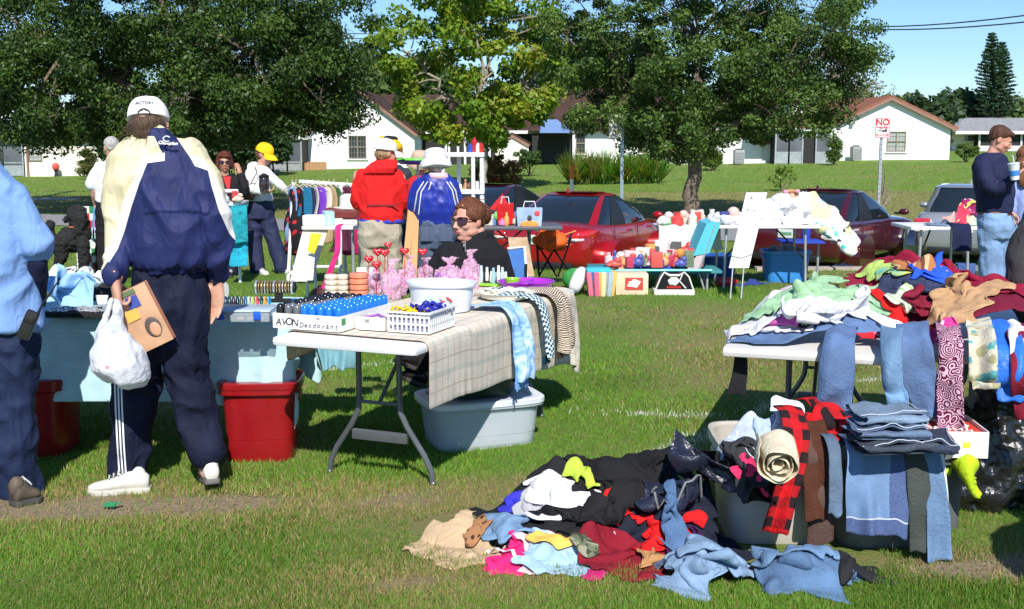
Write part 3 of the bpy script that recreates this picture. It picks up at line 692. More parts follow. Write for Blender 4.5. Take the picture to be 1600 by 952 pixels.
 text('NO',.19,(g.x,Ys-.052,top-.165),red,sp,'lettering',bold=.006)
 text('PARKING',.062,(g.x,Ys-.052,top-.235),red,sp,'lettering',bold=.002)
 tt=MB();u=.02;cx,cz=g.x,bot+.16
 tt.box((cx+.05,cy,cz),(.10,.004,.04));tt.box((cx+.08,cy,cz+.03),(.045,.004,.03));tt.box((cx-.03,cy,cz+.002),(.08,.004,.02))
 tt.box((cx-.05,cy,cz+.03),(.10,.004,.01),rot=Matrix.Rotation(-.5,3,'Y'))
 for q in(.02,.085):tt.lathe((0,0,0),[(0,0)],3)if False else tt.box((cx+q,cy,cz-.025),(.022,.004,.022))
 tt.build('pictogram',mat('sign_dark',(.05,.05,.05),.5),sp,smooth=False)
 Ys=31.0;g=V((wp(965,340,Ys).x,Ys,0));g.z=gzf(g.x,Ys);top=wp(965,178,Ys).z;bot=wp(965,216,Ys).z
 r=empty('road_sign',g,label='plain grey back of a road sign half hidden in the oak leaves',cat='road sign')
 m=MB();m.box((g.x+.1,Ys,(g.z+top)/2),(.085,.06,top-g.z));m.build('post',mat('blue_grey_steel',(.28,.36,.40),.4,metal=.4),r,smooth=False)
 m=MB();m.box((g.x-.08,Ys-.03,(top+bot)/2),(.36,.012,top-bot),bev=.004);m.build('sign_plate',mat('sign_back',(.50,.49,.44),.5),r)
 Ys=34;g=V((wp(893,340,Ys).x,Ys,0));g.z=gzf(g.x,Ys);zt=wp(893,257,Ys).z;zm=wp(893,280,Ys).z
 r=empty('marker_post',g,label='slim white marker post with an orange top behind the red sedan',cat='post')
 m=MB();m.tube([g-V((0,0,.1)),(g.x,Ys,zm)],.052,10);m.build('shaft',mat('marker_white',(.8,.8,.78),.5),r)
 m=MB();m.lathe((g.x,Ys,zm),[(.054,0),(.054,zt-zm-.05),(.03,zt-zm)],10);m.build('cap',mat('marker_orange',(.8,.16,.02),.5),r)
def text(s,size,loc,m,parent=None,name='lettering',bold=0.,rot=None,depth=.002,align='CENTER',shear=0.,right=None,up=None,label=None,space=1.):
 cu=bpy.data.curves.new(name,'FONT');cu.body=s;cu.size=size;cu.align_x=align;cu.offset=bold;cu.extrude=depth;cu.shear=shear;cu.space_character=space;cu.resolution_u=3
 ob=bpy.data.objects.new('tmp',cu);COL.objects.link(ob)
 dg=bpy.context.evaluated_depsgraph_get();me=bpy.data.meshes.new_from_object(ob.evaluated_get(dg));bpy.data.objects.remove(ob);bpy.data.curves.remove(cu)
 if right is None:right,up=V((1,0,0)),V((0,0,1))
 right=V(right).normalized();up=V(up).normalized();n=right.cross(up)
 Mx=Matrix((right,up,n)).transposed().to_4x4();Mx.translation=V(loc)
 if parent:Mx=root_of(parent).matrix_basis.inverted()@Mx
 me.transform(Mx);me.materials.clear();me.materials.append(m)
 o=bpy.data.objects.new(name,me);COL.objects.link(o)
 if parent:o.parent=parent
 return o
build_houses()
def evalmesh(me,mods):
 ob=bpy.data.objects.new('tmp',me);COL.objects.link(ob)
 for t,k in mods:
  m=ob.modifiers.new('m',t)
  for a,b in k.items():setattr(m,a,b)
 dg=bpy.context.evaluated_depsgraph_get();out=bpy.data.meshes.new_from_object(ob.evaluated_get(dg))
 bpy.data.objects.remove(ob);bpy.data.meshes.remove(me);return out
def merged(mb,vox,name,mats,parent,disp=None,smooth=3,attrs=None,adapt=0.,midx=None):
 """everything in mb fused into one continuous surface, folds pressed in by disp(P, N)"""
 me=bpy.data.meshes.new('tmp');me.from_pydata(mb.v,[],mb.f)
 bm=bmesh.new();bm.from_mesh(me);bmesh.ops.recalc_face_normals(bm,faces=bm.faces[:]);bm.to_mesh(me);bm.free()
 mods=[('REMESH',dict(mode='VOXEL',voxel_size=vox,adaptivity=adapt))]
 if smooth:mods.append(('SMOOTH',dict(factor=.5,iterations=smooth)))
 me=evalmesh(me,mods);n=len(me.vertices)
 P=np.empty(n*3,np.float32);me.vertices.foreach_get('co',P);P=P.reshape(-1,3).astype(float)
 N=np.empty(n*3,np.float32);me.vertices.foreach_get('normal',N);N=N.reshape(-1,3).astype(float)
 if disp is not None:
  P=P+N*disp(P,N)[:,None]
 if attrs:
  for k,fn in attrs.items():
   a=me.attributes.new(k,'FLOAT','POINT');a.data.foreach_set('value',fn(P,N).astype(np.float32))
 off=np.array(root_of(parent).location)
 me.vertices.foreach_set('co',(P-off).astype(np.float32).ravel());me.name=name
 me.materials.clear()
 for m in(mats if isinstance(mats,list)else[mats]):me.materials.append(m)
 me.shade_smooth();me.update()
 o=bpy.data.objects.new(name,me);COL.objects.link(o);o.parent=parent;return o
def folds(amp=.006,sx=7,sz=3.2,seed=0.,sharp=True,hang=.0):
 def f(P,N):
  Q=P*np.array([sx,sx,sz])+seed;w=np.stack([vn(P*3+seed),vn(P*3+9+seed),vn(P*3+21+seed)],-1)
  a=1-2*np.abs(vn(Q+w*.9));b=1-2*np.abs(vn(Q*2.1+w+5));c=vn(P*np.array([2.2,2.2,1.4])+seed+30)
  Q2=np.stack([P[:,0]*9+P[:,2]*5,P[:,1]*9,P[:,2]*7-P[:,0]*4],-1)+seed;e=1-2*np.abs(vn(Q2+w));e=np.sign(e)*np.abs(e)**.8
  return amp*1.5*np.maximum(a*.8+b*.5+e*.7+c*.8-.75,-.45)
 return f
def proj(P):
 c,s=math.cos(THETA),math.sin(THETA)
 x=P[:,0];y=P[:,1];z=P[:,2]-CH;d=y*c-z*s;u=y*s+z*c
 return 800+FP*x/d,476-FP*u/d,d
def polysd(px,py,poly):
 """signed distance to a polygon (negative inside)"""
 d=np.full(len(px),1e9);ins=np.zeros(len(px),bool);n=len(poly)
 for i in range(n):
  ax,ay=poly[i];bx,by=poly[(i+1)%n]
  ex,ey=bx-ax,by-ay;wx,wy=px-ax,py-ay;t=np.clip((wx*ex+wy*ey)/(ex*ex+ey*ey+1e-9),0,1)
  d=np.minimum(d,np.hypot(wx-ex*t,wy-ey*t))
  c=((ay>py)!=(by>py))&(px<(bx-ax)*(py-ay)/((by-ay)if by!=ay else 1e-9)+ax);ins^=c
 return np.where(ins,-d,d)
SKINS={}
def skin(c=(.62,.36,.26)):
 if c in SKINS:return SKINS[c]
 t=NT('skin');n=t.noise(14,4);k=t.mix(t.mapr(n,.35,.65),c,(c[0]*.9,c[1]*.72,c[2]*.66))
 t.set(col=k,rough=.48,spec=.35);t.b.inputs['Subsurface Weight'].default_value=.08;t.b.inputs['Subsurface Radius'].default_value=(.01,.004,.002)
 t.bump(t.noise(220,3),.12,.002);SKINS[c]=t.mat;return t.mat
def hairmat(name,c):
 t=NT(name);g=t.tc.outputs['Object']
 mp=t.n('ShaderNodeMapping');mp.inputs['Scale'].default_value=(90,90,14);t.l(g,mp.inputs[0])
 n=t.noise(1,4,mp.outputs[0],dist=1.5);k=t.mix(t.mapr(n,.3,.7),tuple(x*.45 for x in c),tuple(min(1,x*1.5)for x in c))
 t.set(col=k,rough=.6,spec=.28);t.bump(n,.8,.008);return t.mat
def crumple(t,st=.26,sc=10):
 mp=t.n('ShaderNodeMapping');mp.inputs['Scale'].default_value=(1.15,1.15,.6);t.l(t.tc.outputs['Object'],mp.inputs[0]);w1=t.noise(sc,3,mp.outputs[0],dist=.9)
 t.bump(t.math('ADD',t.mapr(t.math('ABSOLUTE',t.math('SUBTRACT',w1,.5)),0,.3),t.math('MULTIPLY',t.noise(600,2),.04)),st,.02)
def cloth_mat(name,c,rough=.8,sheen=0.,weave=900,bump=.15,var=.08,spec=.3):
 t=NT(name);c=hexc(c)if isinstance(c,str)else c
 n=t.noise(7,4);k=t.mix(t.mapr(n,.3,.7),tuple(x*(1-var)for x in c),tuple(min(1,x*(1+var))for x in c))
 t.set(col=k,rough=rough,sheen=sheen,spec=spec);crumple(t);return t.mat
class Fr:
 def __init__(s,c,fwd,up=(0,0,1)):
  s.c=V(c);s.F=V(fwd).normalized();U=V(up);s.R=s.F.cross(U).normalized();s.U=s.R.cross(s.F).normalized()
 def p(s,r,f,u,k=1.):return s.c+(s.R*r+s.F*f+s.U*u)*k
 def m(s):return Matrix((s.R,s.F,s.U)).transposed()
def add_head(mb,fr,k=1.,chub=1.):
 M=fr.m();E=lambda r,f,u,a,b,c,n=18,m=14:mb.ell(fr.p(r,f,u,k),(a*k,b*k,c*k),n,m,M)
 E(0,-.012,.028,.077,.096,.092);E(0,.012,-.02,.066*chub,.083,.085);E(0,.03,-.066,.050*chub,.058,.045)
 E(0,.068,-.093,.022*chub,.02,.018);E(0,.083,.022,.052,.014,.010);E(0,.075,-.055,.030,.024,.026)
 for s in(-1,1):
  E(s*.034*chub,.066,-.022,.026,.024,.026);E(s*.078,-.008,-.005,.011,.020,.033,10,8);q=.8 if chub<=1 else 1;E(s*.04*chub,.02,-.062,.03*q,.045*q,.03*q)
 mb.tube([fr.p(0,.088,.018,k),fr.p(0,.103,-.004,k),fr.p(0,.113,-.024,k),fr.p(0,.096,-.036,k)],[.008*k,.010*k,.014*k,.010*k],8)
 for s in(-1,1):E(s*.012,.098,-.031,.009,.010,.008,8,6)
 E(0,.091,-.053,.024,.009,.006,10,6);E(0,.089,-.065,.021,.009,.007,10,6)
def face_bits(fr,parent,k=1.,lips=(.45,.15,.13),eyes=True,brow=(.1,.06,.04)):
 M=fr.m()
 m=MB();m.ell(fr.p(0,.0965,-.0535,k),(.023*k,.005*k,.004*k),12,6,M);m.ell(fr.p(0,.0950,-.0625,k),(.019*k,.005*k,.0048*k),12,6,M)
 m.build('lips',mat('lips',lips,.4),parent)
 if eyes:
  for s in(-1,1):
   m=MB();m.ell(fr.p(s*.031,.0845,.004,k),(.0125*k,.007*k,.006*k),12,8,M);e=m.build('eye',mat('eyeball',(.8,.78,.75),.2),parent)
   m=MB();m.ell(fr.p(s*.031,.0905,.004,k),(.0055*k,.0022*k,.0055*k),10,6,M);m.build('iris',mat('iris',(.05,.03,.02),.2),e)
   m=MB();m.tube([fr.p(s*.014,.092,.022,k),fr.p(s*.032,.0925,.027,k),fr.p(s*.05,.078,.021,k)],[.003*k,.0042*k,.002*k],6);m.build('eyebrow',mat('brow',brow,.8),parent)
def glasses(fr,parent,k=1.,lens=(.03,.012,.012),frame=(.06,.02,.02),w=.034,h=.02):
 M=fr.m();m=MB()
 for s in(-1,1):
  pts=[(s*(.008),.100,.006+h*.8),(s*(.008),.104,.004-h*.7),(s*(.03),.101,.004-h*1.05),(s*(.06),.083,.004-h*.8),(s*(.066),.074,.006+h*.8),(s*.035,.099,.008+h*.95)]
  m.prism([fr.p(*p,k)for p in pts],-fr.F*.005*k)
 m.build('lens',mat('tinted_lens',lens,.06,spec=.9),parent,smooth=False)
 m=MB();m.tube([fr.p(-.010,.106,.012,k),fr.p(0,.107,.015,k),fr.p(.010,.106,.012,k)],.003*k,6)
 for s in(-1,1):
  m.tube([fr.p(s*.066,.074,.016,k),fr.p(s*.078,.05,.016,k),fr.p(s*.083,.0,.012,k),fr.p(s*.083,-.01,.004,k)],.0042*k,6)
  m.tube([fr.p(s*.008,.103,.006+h*.8,k),fr.p(s*.035,.101,.010+h*.95,k),fr.p(s*.067,.076,.008+h*.8,k)],.003*k,6)
 m.build('glasses_frame',mat('glasses_frame',frame,.25),parent)
def add_hand(mb,w,d,pn,side=1,k=1.,curl=.6,spread=1.,thumb_out=1.):
 """wrist w, pointing direction d, pn = direction the palm faces, side: +1 thumb towards d x pn"""
 d=V(d).normalized();pn=V(pn);pn=(pn-d*pn.dot(d)).normalized();t=d.cross(pn)*side;w=V(w)
 P=lambda a,b,c:w+(d*a+t*b+pn*c)*k
 mb.loft([(P(-.03,0,0),t*.029*k,pn*.022*k),(P(.005,0,0),t*.030*k,pn*.019*k),(P(.03,.002,.001),t*.038*k,pn*.018*k),(P(.065,0,.002),t*.042*k,pn*.016*k),(P(.092,-.002,.003),t*.040*k,pn*.012*k)],14)
 mb.ell(P(.03,.022,.010),(.02*k,.02*k,.016*k),10,8)
 for i,(b,L,r)in enumerate(((.030,.072,.0085),(.010,.080,.009),(-.011,.074,.0085),(-.030,.058,.0075))):
  a=.088 if i<3 else .08;pts=[];ang=0;q=P(a-.02,b,.002);pts.append(q);q=P(a,b,.002);pts.append(q)
  dirx=d.copy();fan=(t*(b*3.2*spread))
  for j,seg in enumerate((.44,.31,.25)):
   ang+=curl*(.75,.9,.6)[j]*(1+.12*i);v=(d*math.cos(ang)+pn*math.sin(ang)+fan*math.cos(ang)*.35).normalized();q=q+v*L*seg*k;pts.append(q)
  mb.tube(pts,[r*1.05*k,r*1.05*k,r*k,r*.92*k,r*.72*k],8)
  mb.ell(pts[-1],r*.74*k,8,6)
 v1=(d*.55+t*.75*thumb_out+pn*.35).normalized();v2=(d*.85+t*.25+pn*(.3+.5*curl)).normalized();q0=P(.018,.022,.006);q1=q0+v1*.038*k;q2=q1+(v1*.4+v2*.6).normalized()*.03*k;q3=q2+v2*.024*k
 mb.tube([q0,q1,q2,q3],[.0135*k,.0115*k,.0105*k,.0075*k],8);mb.ell(q3,.0078*k,8,6)
def add_shoe(parent,heel,toe,h=.075,w=.098,m1=None,m2=None,lift=0.,up=(0,0,1),k=1.):
 """heel and toe: ground points"""
 heel,toe=V(heel),V(toe);d=toe-heel;L=d.length;d.normalize();u=V(up);s=d.cross(u).normalized();u=s.cross(d)
 P=lambda a,b,c:heel+d*(a*L)+s*b+u*c
 def out(z,g):
  pts=[]
  prof=[(0,.55),(.06,.72),(.2,.74),(.42,.70),(.62,.92),(.78,1.0),(.9,.82),(.98,.4)]
  for a,b in prof:pts.append(P(a*g+(1-g)*.5,b*w/2*g,z))
  for a,b in prof[::-1]:pts.append(P(a*g+(1-g)*.5,-b*w/2*g,z))
  return pts
 m=MB();m.rings([out(0,.97),out(.004,1.0),out(.022,1.0),out(.026,.98)]);m.build('sole',m2,parent,ang=50)
 m=MB();secs=[]
 for a,ww,hh in((.02,.5,.75),(.08,.68,.95),(.2,.72,1.05),(.34,.72,1.0),(.48,.74,.80),(.62,.86,.62),(.76,.92,.50),(.88,.76,.40),(.97,.35,.26)):
  secs.append((P(a,0,.02+hh*h*.42),s*ww*w/2,u*hh*h*.52))
 m.loft(secs,14);m.ell(P(.18,0,h*.85),(.036,.036,.05),12,8)
 o=m.build('shoe',m1,parent,ang=180)
 m=MB()
 for i in range(4):a=.42+.07*i;m.tube([P(a,.022,.02+h*(.94-.2*i*.5)),P(a+.01,0,.028+h*(.98-.2*i*.5)),P(a,-.022,.02+h*(.94-.2*i*.5))],.0035,5)
 m.build('laces',mat('lace',(.5,.5,.46),.8),o)
 return o
def tors(mb,secs,Y,n=22,k=1.,lean=0.,e=2.3,yaw=0.):
 L=[]
 for s in secs:
  px,py,hw,hd=s[:4];dy=s[4]if len(s)>4 else 0
  c=wp(px,py,Y+dy);S=(Y*math.cos(THETA)+(CH-c.z)*math.sin(THETA))/FP
  a=V((math.cos(yaw),math.sin(yaw),0));b=V((-math.sin(yaw),math.cos(yaw),0))
  L.append((c,a*hw*S*k,b*hd*k))
 mb.loft(L,n,e=e)
def limb(mb,pts,r,Y,k=1.,n=14,sub=3):
 W=[wp(p[0],p[1],Y+(p[2]if len(p)>2 else 0))for p in pts]
 Q=[];R=[]
 for i in range(len(W)-1):
  for j in range(sub):
   t=j/sub;Q.append(W[i].lerp(W[i+1],t));R.append((r[i]*(1-t)+r[i+1]*t)*k)
 Q.append(W[-1]);R.append(r[-1]*k)
 for _ in range(1):
  Q2=Q[:];
  for i in range(1,len(Q)-1):Q2[i]=(Q[i-1]+Q[i]*2+Q[i+1])/4
  Q=Q2
 mb.tube(Q,R,n);mb.ell(Q[-1],R[-1]*.98,12,8);mb.ell(Q[0],R[0]*.98,12,8);return W
def make_hair(fr,parent,m,k=1.,style='short',seed=0,cut=None):
 b=MB();M=fr.m();E=lambda r,f,u,a,c,d:b.ell(fr.p(r,f,u,k),(a*k,c*k,d*k),18,12,M)
 if style=='short':
  E(0,-.024,.040,.084,.097,.090);E(0,-.055,.0,.070,.05,.052);E(0,.045,.078,.062,.045,.028)
 elif style=='back':
  E(0,-.040,-.012,.080,.078,.062);E(0,-.058,-.05,.060,.048,.035)
 elif style=='bob':
  E(0,-.024,.044,.092,.100,.092);E(0,-.055,-.02,.090,.070,.085)
  for s in(-1,1):E(s*.078,-.005,-.02,.022,.05,.065)
  E(0,.055,.078,.065,.04,.030)
 elif style=='updo':
  E(0,-.024,.042,.088,.101,.093);E(0,-.056,-.005,.072,.056,.060);E(0,-.14,.02,.055,.055,.055);E(.02,-.165,.0,.04,.035,.045)
  E(0,.045,.085,.055,.03,.016)
  for s in(-1,1):E(s*.070,.0,.035,.016,.045,.035)
 elif style=='long':
  E(0,-.024,.044,.092,.100,.090);E(0,-.07,-.06,.085,.06,.12);E(0,-.085,-.16,.07,.045,.10)
  for s in(-1,1):E(s*.07,-.02,-.06,.03,.05,.10)
 def d(P,N):
  q=P*np.array([60,60,14]);return .004*k*(vn(q+seed)+.7*vn(q*2+3))+.008*k*vn(P*16+seed)
 ho=merged(b,.007,'hair',m,parent,d,1)
 if k>1.03:
  r=random.Random(int(seed));b=MB();z0=.02 if style!='back' else-.03
  for i in range(90):
   a=r.uniform(0,2*PI);e=r.uniform(-.5,1.1)if style!='back' else r.uniform(-.8,.1);u=V((math.cos(a)*math.cos(e),math.sin(a)*math.cos(e),math.sin(e)))
   if u.y>.35 and u.z<.6:continue
   R0=.101;p=[fr.p(u.x*R0*.9,-.02+u.y*(R0+.004),z0+.02+u.z*R0*.95,k)];w=V((r.uniform(-1,1),r.uniform(-1.2,.2),r.uniform(-1,.4)))*.02
   for q in(1,2,3):p.append(p[0]+(fr.R*w.x+fr.F*w.y+fr.U*w.z)*q*.8+(p[0]-fr.c).normalized()*.004*q)
   b.tube(p,[.0016,.0014,.001,.0005],4)
  tag(b.build('hair_strands',m,ho),kind='stuff')
 return ho
def cap_(fr,parent,m,mb_,k=1.,brim=1,tilt=0.,name='cap',brimcol=None,letters=None):
 """ball cap; brim towards +F"""
 b=MB();n=28;rs=[]
 for i in range(9):
  t=i/8;a=t*PI/2;rad=math.cos(a)**.75;r=[]
  for j in range(n):
   q=2*PI*j/n;r.append(fr.p(math.cos(q)*.090*rad,-.014+math.sin(q)*.106*rad,.028+.098*math.sin(a),k))
  rs.append(r)
 inner=[[p+(fr.c-p)*.04 for p in r]for r in rs[:1]]
 b.rings(inner+rs,True,True);o=b.build(name,m,parent,ang=60)
 b=MB();b.ell(fr.p(0,-.014,.127,k),(.009*k,.009*k,.005*k),10,6,fr.m())
 for j in range(6):
  q=2*PI*j/6+.52;b.tube([fr.p(math.cos(q)*.0905*math.cos(a)**.75,-.014+math.sin(q)*.1065*math.cos(a)**.75,.0285+.0985*math.sin(a),k)for a in np.linspace(.02,1.5,9)],.0016*k,5)
 b.build('seam',brimcol or m,o)
 if brim:
  b=MB();rs=[]
  for i in range(5):
   t=i/4;r=[]
   for j in range(15):
    q=-1.15+2.3*j/14;x=math.sin(q)*.086;y0=-.014+math.cos(q)*.104
    ext=.078*math.cos(q*1.25)**.5 if abs(q*1.25)<PI/2 else 0
    r.append(fr.p(x*(1-.04*t),y0+ext*t,.030-.030*t*t-.028*(x/.086)**2*t,k))
   rs.append(r)
  lo=[[p-fr.U*.004*k for p in r]for r in rs]
  b.rings(rs,False,False);b.rings(lo[::-1],False,False)
  b.rings([rs[-1],lo[-1]],False,False);b.build('brim',mb_,o,ang=180)
 return o
def bucket(fr,parent,m,k=1.,drop=.05,wide=.165,name='hat'):
 b=MB();n=30;rs=[]
 for(r,z)in((wide-.004,.0-drop-.006),(wide,.0-drop),(.135,.03-drop*.4),(.104,.045),(.100,.05),(.096,.09),(.085,.118),(.05,.130),(.01,.132)):
  rs.append([fr.p(math.cos(2*PI*j/n)*r*.93,-.012+math.sin(2*PI*j/n)*r,z+.006*math.sin(3*2*PI*j/n+1)*(r>.12),k)for j in range(n)])
 b.rings(rs);o=b.build(name,m,parent,ang=70)
 b=MB();b.rings([[fr.p(math.cos(2*PI*j/n)*.1045*.93,-.012+math.sin(2*PI*j/n)*.1045,z,k)for j in range(n)]for z in(.046,.062)],cap=False);b.build('hat_band',m,o);return o
def sole_dark():return mat('dark_sole',(.06,.055,.05),.8)
WHITECLOTH=cloth_mat('white_cotton',(.70,.70,.70));BLACKCLOTH=cloth_mat('black_cloth',(.012,.012,.014),.85)
NAVYP=cloth_mat('navy_trousers',(.012,.016,.040),.7);KHAKI=cloth_mat('khaki',(.40,.35,.27),.85);
def denim(name,c=(.10,.17,.33),fade=.5):
 t=NT(name);n=t.noise(5,4);w=t.n('ShaderNodeTexWave',wave_type='BANDS',bands_direction='DIAGONAL');w.inputs['Scale'].default_value=160;t.l(t.tc.outputs['Object'],w.inputs[0])
 k=t.mix(t.mapr(n,.35,.7),tuple(x*.8 for x in c),tuple(min(1,x*(1+fade))for x in c));k=t.mix(t.math('MULTIPLY',t.mapr(t.noise(400,2),.4,.7),.35),k,(.5,.58,.7))
 t.set(col=k,rough=.85,spec=.25);crumple(t);return t.mat
DENIM=denim('denim');DENIMD=denim('dark_denim',(.02,.035,.085),.5);DENIML=denim('light_denim',(.22,.33,.50),.4)
def person(px,Y,label,py_base=None,group=None):
 g=V((wp(px,500,Y).x,Y,0));g.z=gzf(g.x,Y)
 return empty('person',g,label=label,cat='person',group=group)
def build_people():
 SK=skin()
 Y=5.36;rt=person(255,Y,'man from behind in white cap and navy and cream jacket holding a white plastic bag')
 head=Fr(wp(233,197,Y+.03),(-.12,.93,-.22),(-.05,.22,1));k=1.04
 b=MB();add_head(b,head,k);b.tube([wp(236,205,Y+.02),wp(243,225,Y-.0)],[.062,.072],14)
 tors(b,[(243,215,30,.06),(246,245,55,.10),(255,330,55,.12),(266,420,48,.11),(270,500,44,.10)],Y,k=.92)
 La=[(196,255),(187,360,-.06),(181,432,-.20)];Ra=[(303,262),(339,372,-.03),(337,436,.03)]
 limb(b,La,[.05,.036,.036],Y);limb(b,Ra,[.05,.040,.036],Y)
 Ll=[(243,505),(209,620,.02),(203,745,.0)];Rl=[(286,505),(303,640,0),(326,738,-.06)]
 limb(b,Ll,[.07,.052,.042],Y);limb(b,Rl,[.07,.052,.042],Y)
 add_hand(b,wp(179,434,Y-.21),(.05,.05,-1),(.9,.4,0),-1,1.32,1.0);add_hand(b,wp(337,439,Y+.03),(-.12,.06,-1),(-.2,-1,0),1,1.3,.3)
 merged(b,.0075,'body',SK,rt,None,2)
 make_hair(head,rt,hairmat('hair_greybrown',(.09,.055,.035)),k,'back',1)
 WC=cloth_mat('white_cap',(.78,.77,.76));cp=cap_(head,rt,WC,WC,k,1,0,brimcol=mat('cap_seam',(.6,.6,.6),.8))
 lt=text('FACTORY',.021,(0,0,0),mat('cap_letters',(.22,.22,.26),.7),None,'lettering',bold=.0006,right=(1,0,0),up=(0,1,0));inv=rt.matrix_basis.inverted()
 for vv in lt.data.vertices:
  x_,y_=vv.co.x,vv.co.y+.069;a_=math.asin(min(.95,(y_-.028)/.098));rd=math.cos(a_)**.75*1.035;q_=-PI/2+x_/.098;vv.co=inv@head.p(math.cos(q_)*.090*rd,-.014+math.sin(q_)*.106*rd,y_,k)
 lt.parent=cp
 b=MB();b.prism([head.p(.028*math.cos(a),-.122+.008*abs(math.cos(a)),.028+.021*math.sin(a),k)for a in np.linspace(0,PI,9)],-head.F*.003);b.build('cap_opening',mat('cap_gap',(.05,.035,.03),.9),cp)
 b=MB();tors(b,[(242,203,23,.075,.0),(244,213,30,.085),(245,224,46,.10),(246,243,66,.125),(250,275,74,.145,-.01),(258,330,72,.155,-.02),(266,380,70,.165,-.02),(268,405,66,.16,-.01),(268,420,57,.145),(268,426,55,.14)],Y,28)
 limb(b,[(205,247),(190,290,-.01),(187,360,-.05),(184,405,-.14),(181,428,-.19)],[.098,.093,.076,.066,.052],Y)
 limb(b,[(290,248),(318,292,-.01),(338,370,-.03),(338,410,0),(337,433,.03)],[.100,.095,.082,.070,.052],Y)
 z2=lambda l:[(x/2.72,y/2.72+130)for x,y in l]
 navy=z2([(630,190),(745,190),(752,235),(790,290),(832,348),(892,365),(908,430),(948,540),(985,640),(1040,700),(1040,900),(400,900),(430,800),(455,762),(495,700),(522,620),(550,510),(585,410),(618,338),(694,324),(690,298),(655,226),(600,224)])
 white=z2([(606,308),(700,296),(700,330),(625,340),(592,425),(560,520),(530,625),(500,705),(462,765),(440,745),(445,700),(480,680),(505,600),(520,510),(560,420)])
 white2=z2([(800,300),(870,325),(905,372),(935,440),(1010,600),(1010,680),(975,640),(930,540),(900,440),(884,372),(828,352)])
 def att(poly):
  def f(P,N):
   x,y,d=proj(P);return polysd(x,y,poly)/336.
  return f
 def wf(P,N):
  x,y,d=proj(P);return np.minimum(polysd(x,y,white),polysd(x,y,white2))/336.
 t=NT('tracksuit_jacket');nz=t.noise(9,4)
 stepn=lambda a:t.mapr(t.attr(a).outputs['Fac'],-.0012,.0012,1,0)
 c=t.mix(t.mapr(nz,.3,.7),(.66,.58,.36),(.72,.64,.42));c=t.mix(stepn('navy'),c,t.mix(t.mapr(nz,.3,.7),(.010,.016,.075),(.016,.024,.105)));c=t.mix(stepn('white'),c,(.78,.77,.72))
 t.set(col=c,rough=.66,spec=.28);crumple(t,.22,9)
 f1=folds(.0125,6,3.4,2.)
 def jd(P,N):
  r=f1(P,N);x,y,d=proj(P)
  r+=.004*np.sin(P[:,0]*170)*sm(408,424,y)*(x>200)*(x<330)-.012*sm(415,426,y)*(x>205)*(x<332)
  flap=(N[:,1]<-.2)*(x>225)*(x<328);yl=334-3*np.cos((x-262)/50.)+np.abs(x-283)*.03
  r+=flap*.008*sm(yl-26,yl,y)*(y<yl)
  return r
 merged(b,.0072,'jacket',t.mat,rt,jd,3,attrs={'navy':att(navy),'white':wf})
 lm=mat('logo_white',(.8,.8,.8),.6);ps=wp(261,220,Y-.128);lg=MB();pts=[ps+V((.016*math.cos(a),-.003,.008+.012*math.sin(a)))for a in np.linspace(.6,5.4,12)];lg.tube(pts,.003,6);lg.build('logo',lm,rt)
 text('Champion',.021,wp(262,226,Y-.128),lm,rt,'lettering',right=(1,.03,-.06),up=(0,.35,1),shear=.3,bold=.0006)
 lk=mat('logo_dark',(.03,.03,.05),.6);p=wp(173,300,Y-.08);lg=MB();lg.box(p+V((0,-.006,.01)),(.024,.003,.006));lg.box(p+V((0,-.006,-.002)),(.006,.003,.028),rot=Matrix.Rotation(.25,3,'Y'));lg.build('logo',lk,rt)
 b=MB();tors(b,[(268,416,52,.125),(268,440,56,.135),(271,480,56,.14),(268,515,58,.13),(266,540,50,.11),(266,562,26,.06)],Y,24)
 limb(b,[(244,500),(222,570,.02),(207,640,.03),(203,700,.01),(203,750,0)],[.102,.098,.088,.085,.085],Y)
 limb(b,[(288,500),(290,567,.0),(305,645,-.01),(320,690,-.04),(324,706,-.05)],[.104,.100,.088,.080,.076],Y)
 def sd(off,raw=True):
  def f(P,N):
   x,y,d=proj(P);cx=np.interp(y,[580,640,700,768],[180,182,185,190]);s=(x-cx)/336.
   return np.where((N[:,1]<.3)&(y>560)&(x<240),s,.2)
  return f
 t=NT('track_trousers');nz=t.noise(8,4);c=t.mix(t.mapr(nz,.3,.7),(.006,.008,.024),(.010,.014,.036));sa=t.attr('stripe').outputs['Fac']
 for o_ in(-.004,.011,.026):c=t.mix(t.mapr(t.math('ABSOLUTE',t.math('SUBTRACT',sa,o_)),.003,.0045,1,0),c,(.8,.8,.82))
 t.set(col=c,rough=.78,spec=.2);crumple(t,.28,9)
 merged(b,.0072,'trousers',t.mat,rt,folds(.014,6,3.5,7.),3,attrs={'stripe':sd(0)})
 SW=mat('trainer_white',(.66,.64,.56),.6,.1,12,.2,60);SS=mat('trainer_sole',(.55,.53,.46),.7)
 add_shoe(rt,gp(236,768),gp(136,772),.085,.105,SW,SS)
 hl=gp(333,772);add_shoe(rt,hl+V((0,0,.045)),hl+V((-.09,.25,.0)),.09,.105,SW,mat('worn_sole',(.12,.11,.10),.8))
 Y=5.2;rt=person(-20,Y,'person in light blue shirt and navy trousers cut off by the left edge')
 hd=Fr(wp(-42,208,Y+.02),(.25,.95,-.2));b=MB();add_head(b,hd,1.03);b.tube([wp(-40,228,Y),wp(-36,262,Y)],[.062,.07],12)
 tors(b,[(-34,268,34,.06),(-32,305,60,.10),(-26,400,60,.12),(-24,510,60,.12)],Y)
 Rr=[(30,322),(58,400,-.02),(52,478,.12)];limb(b,Rr,[.05,.034,.03],Y);limb(b,[(-100,300),(-110,400),(-95,470,.12)],[.06,.045,.03],Y)
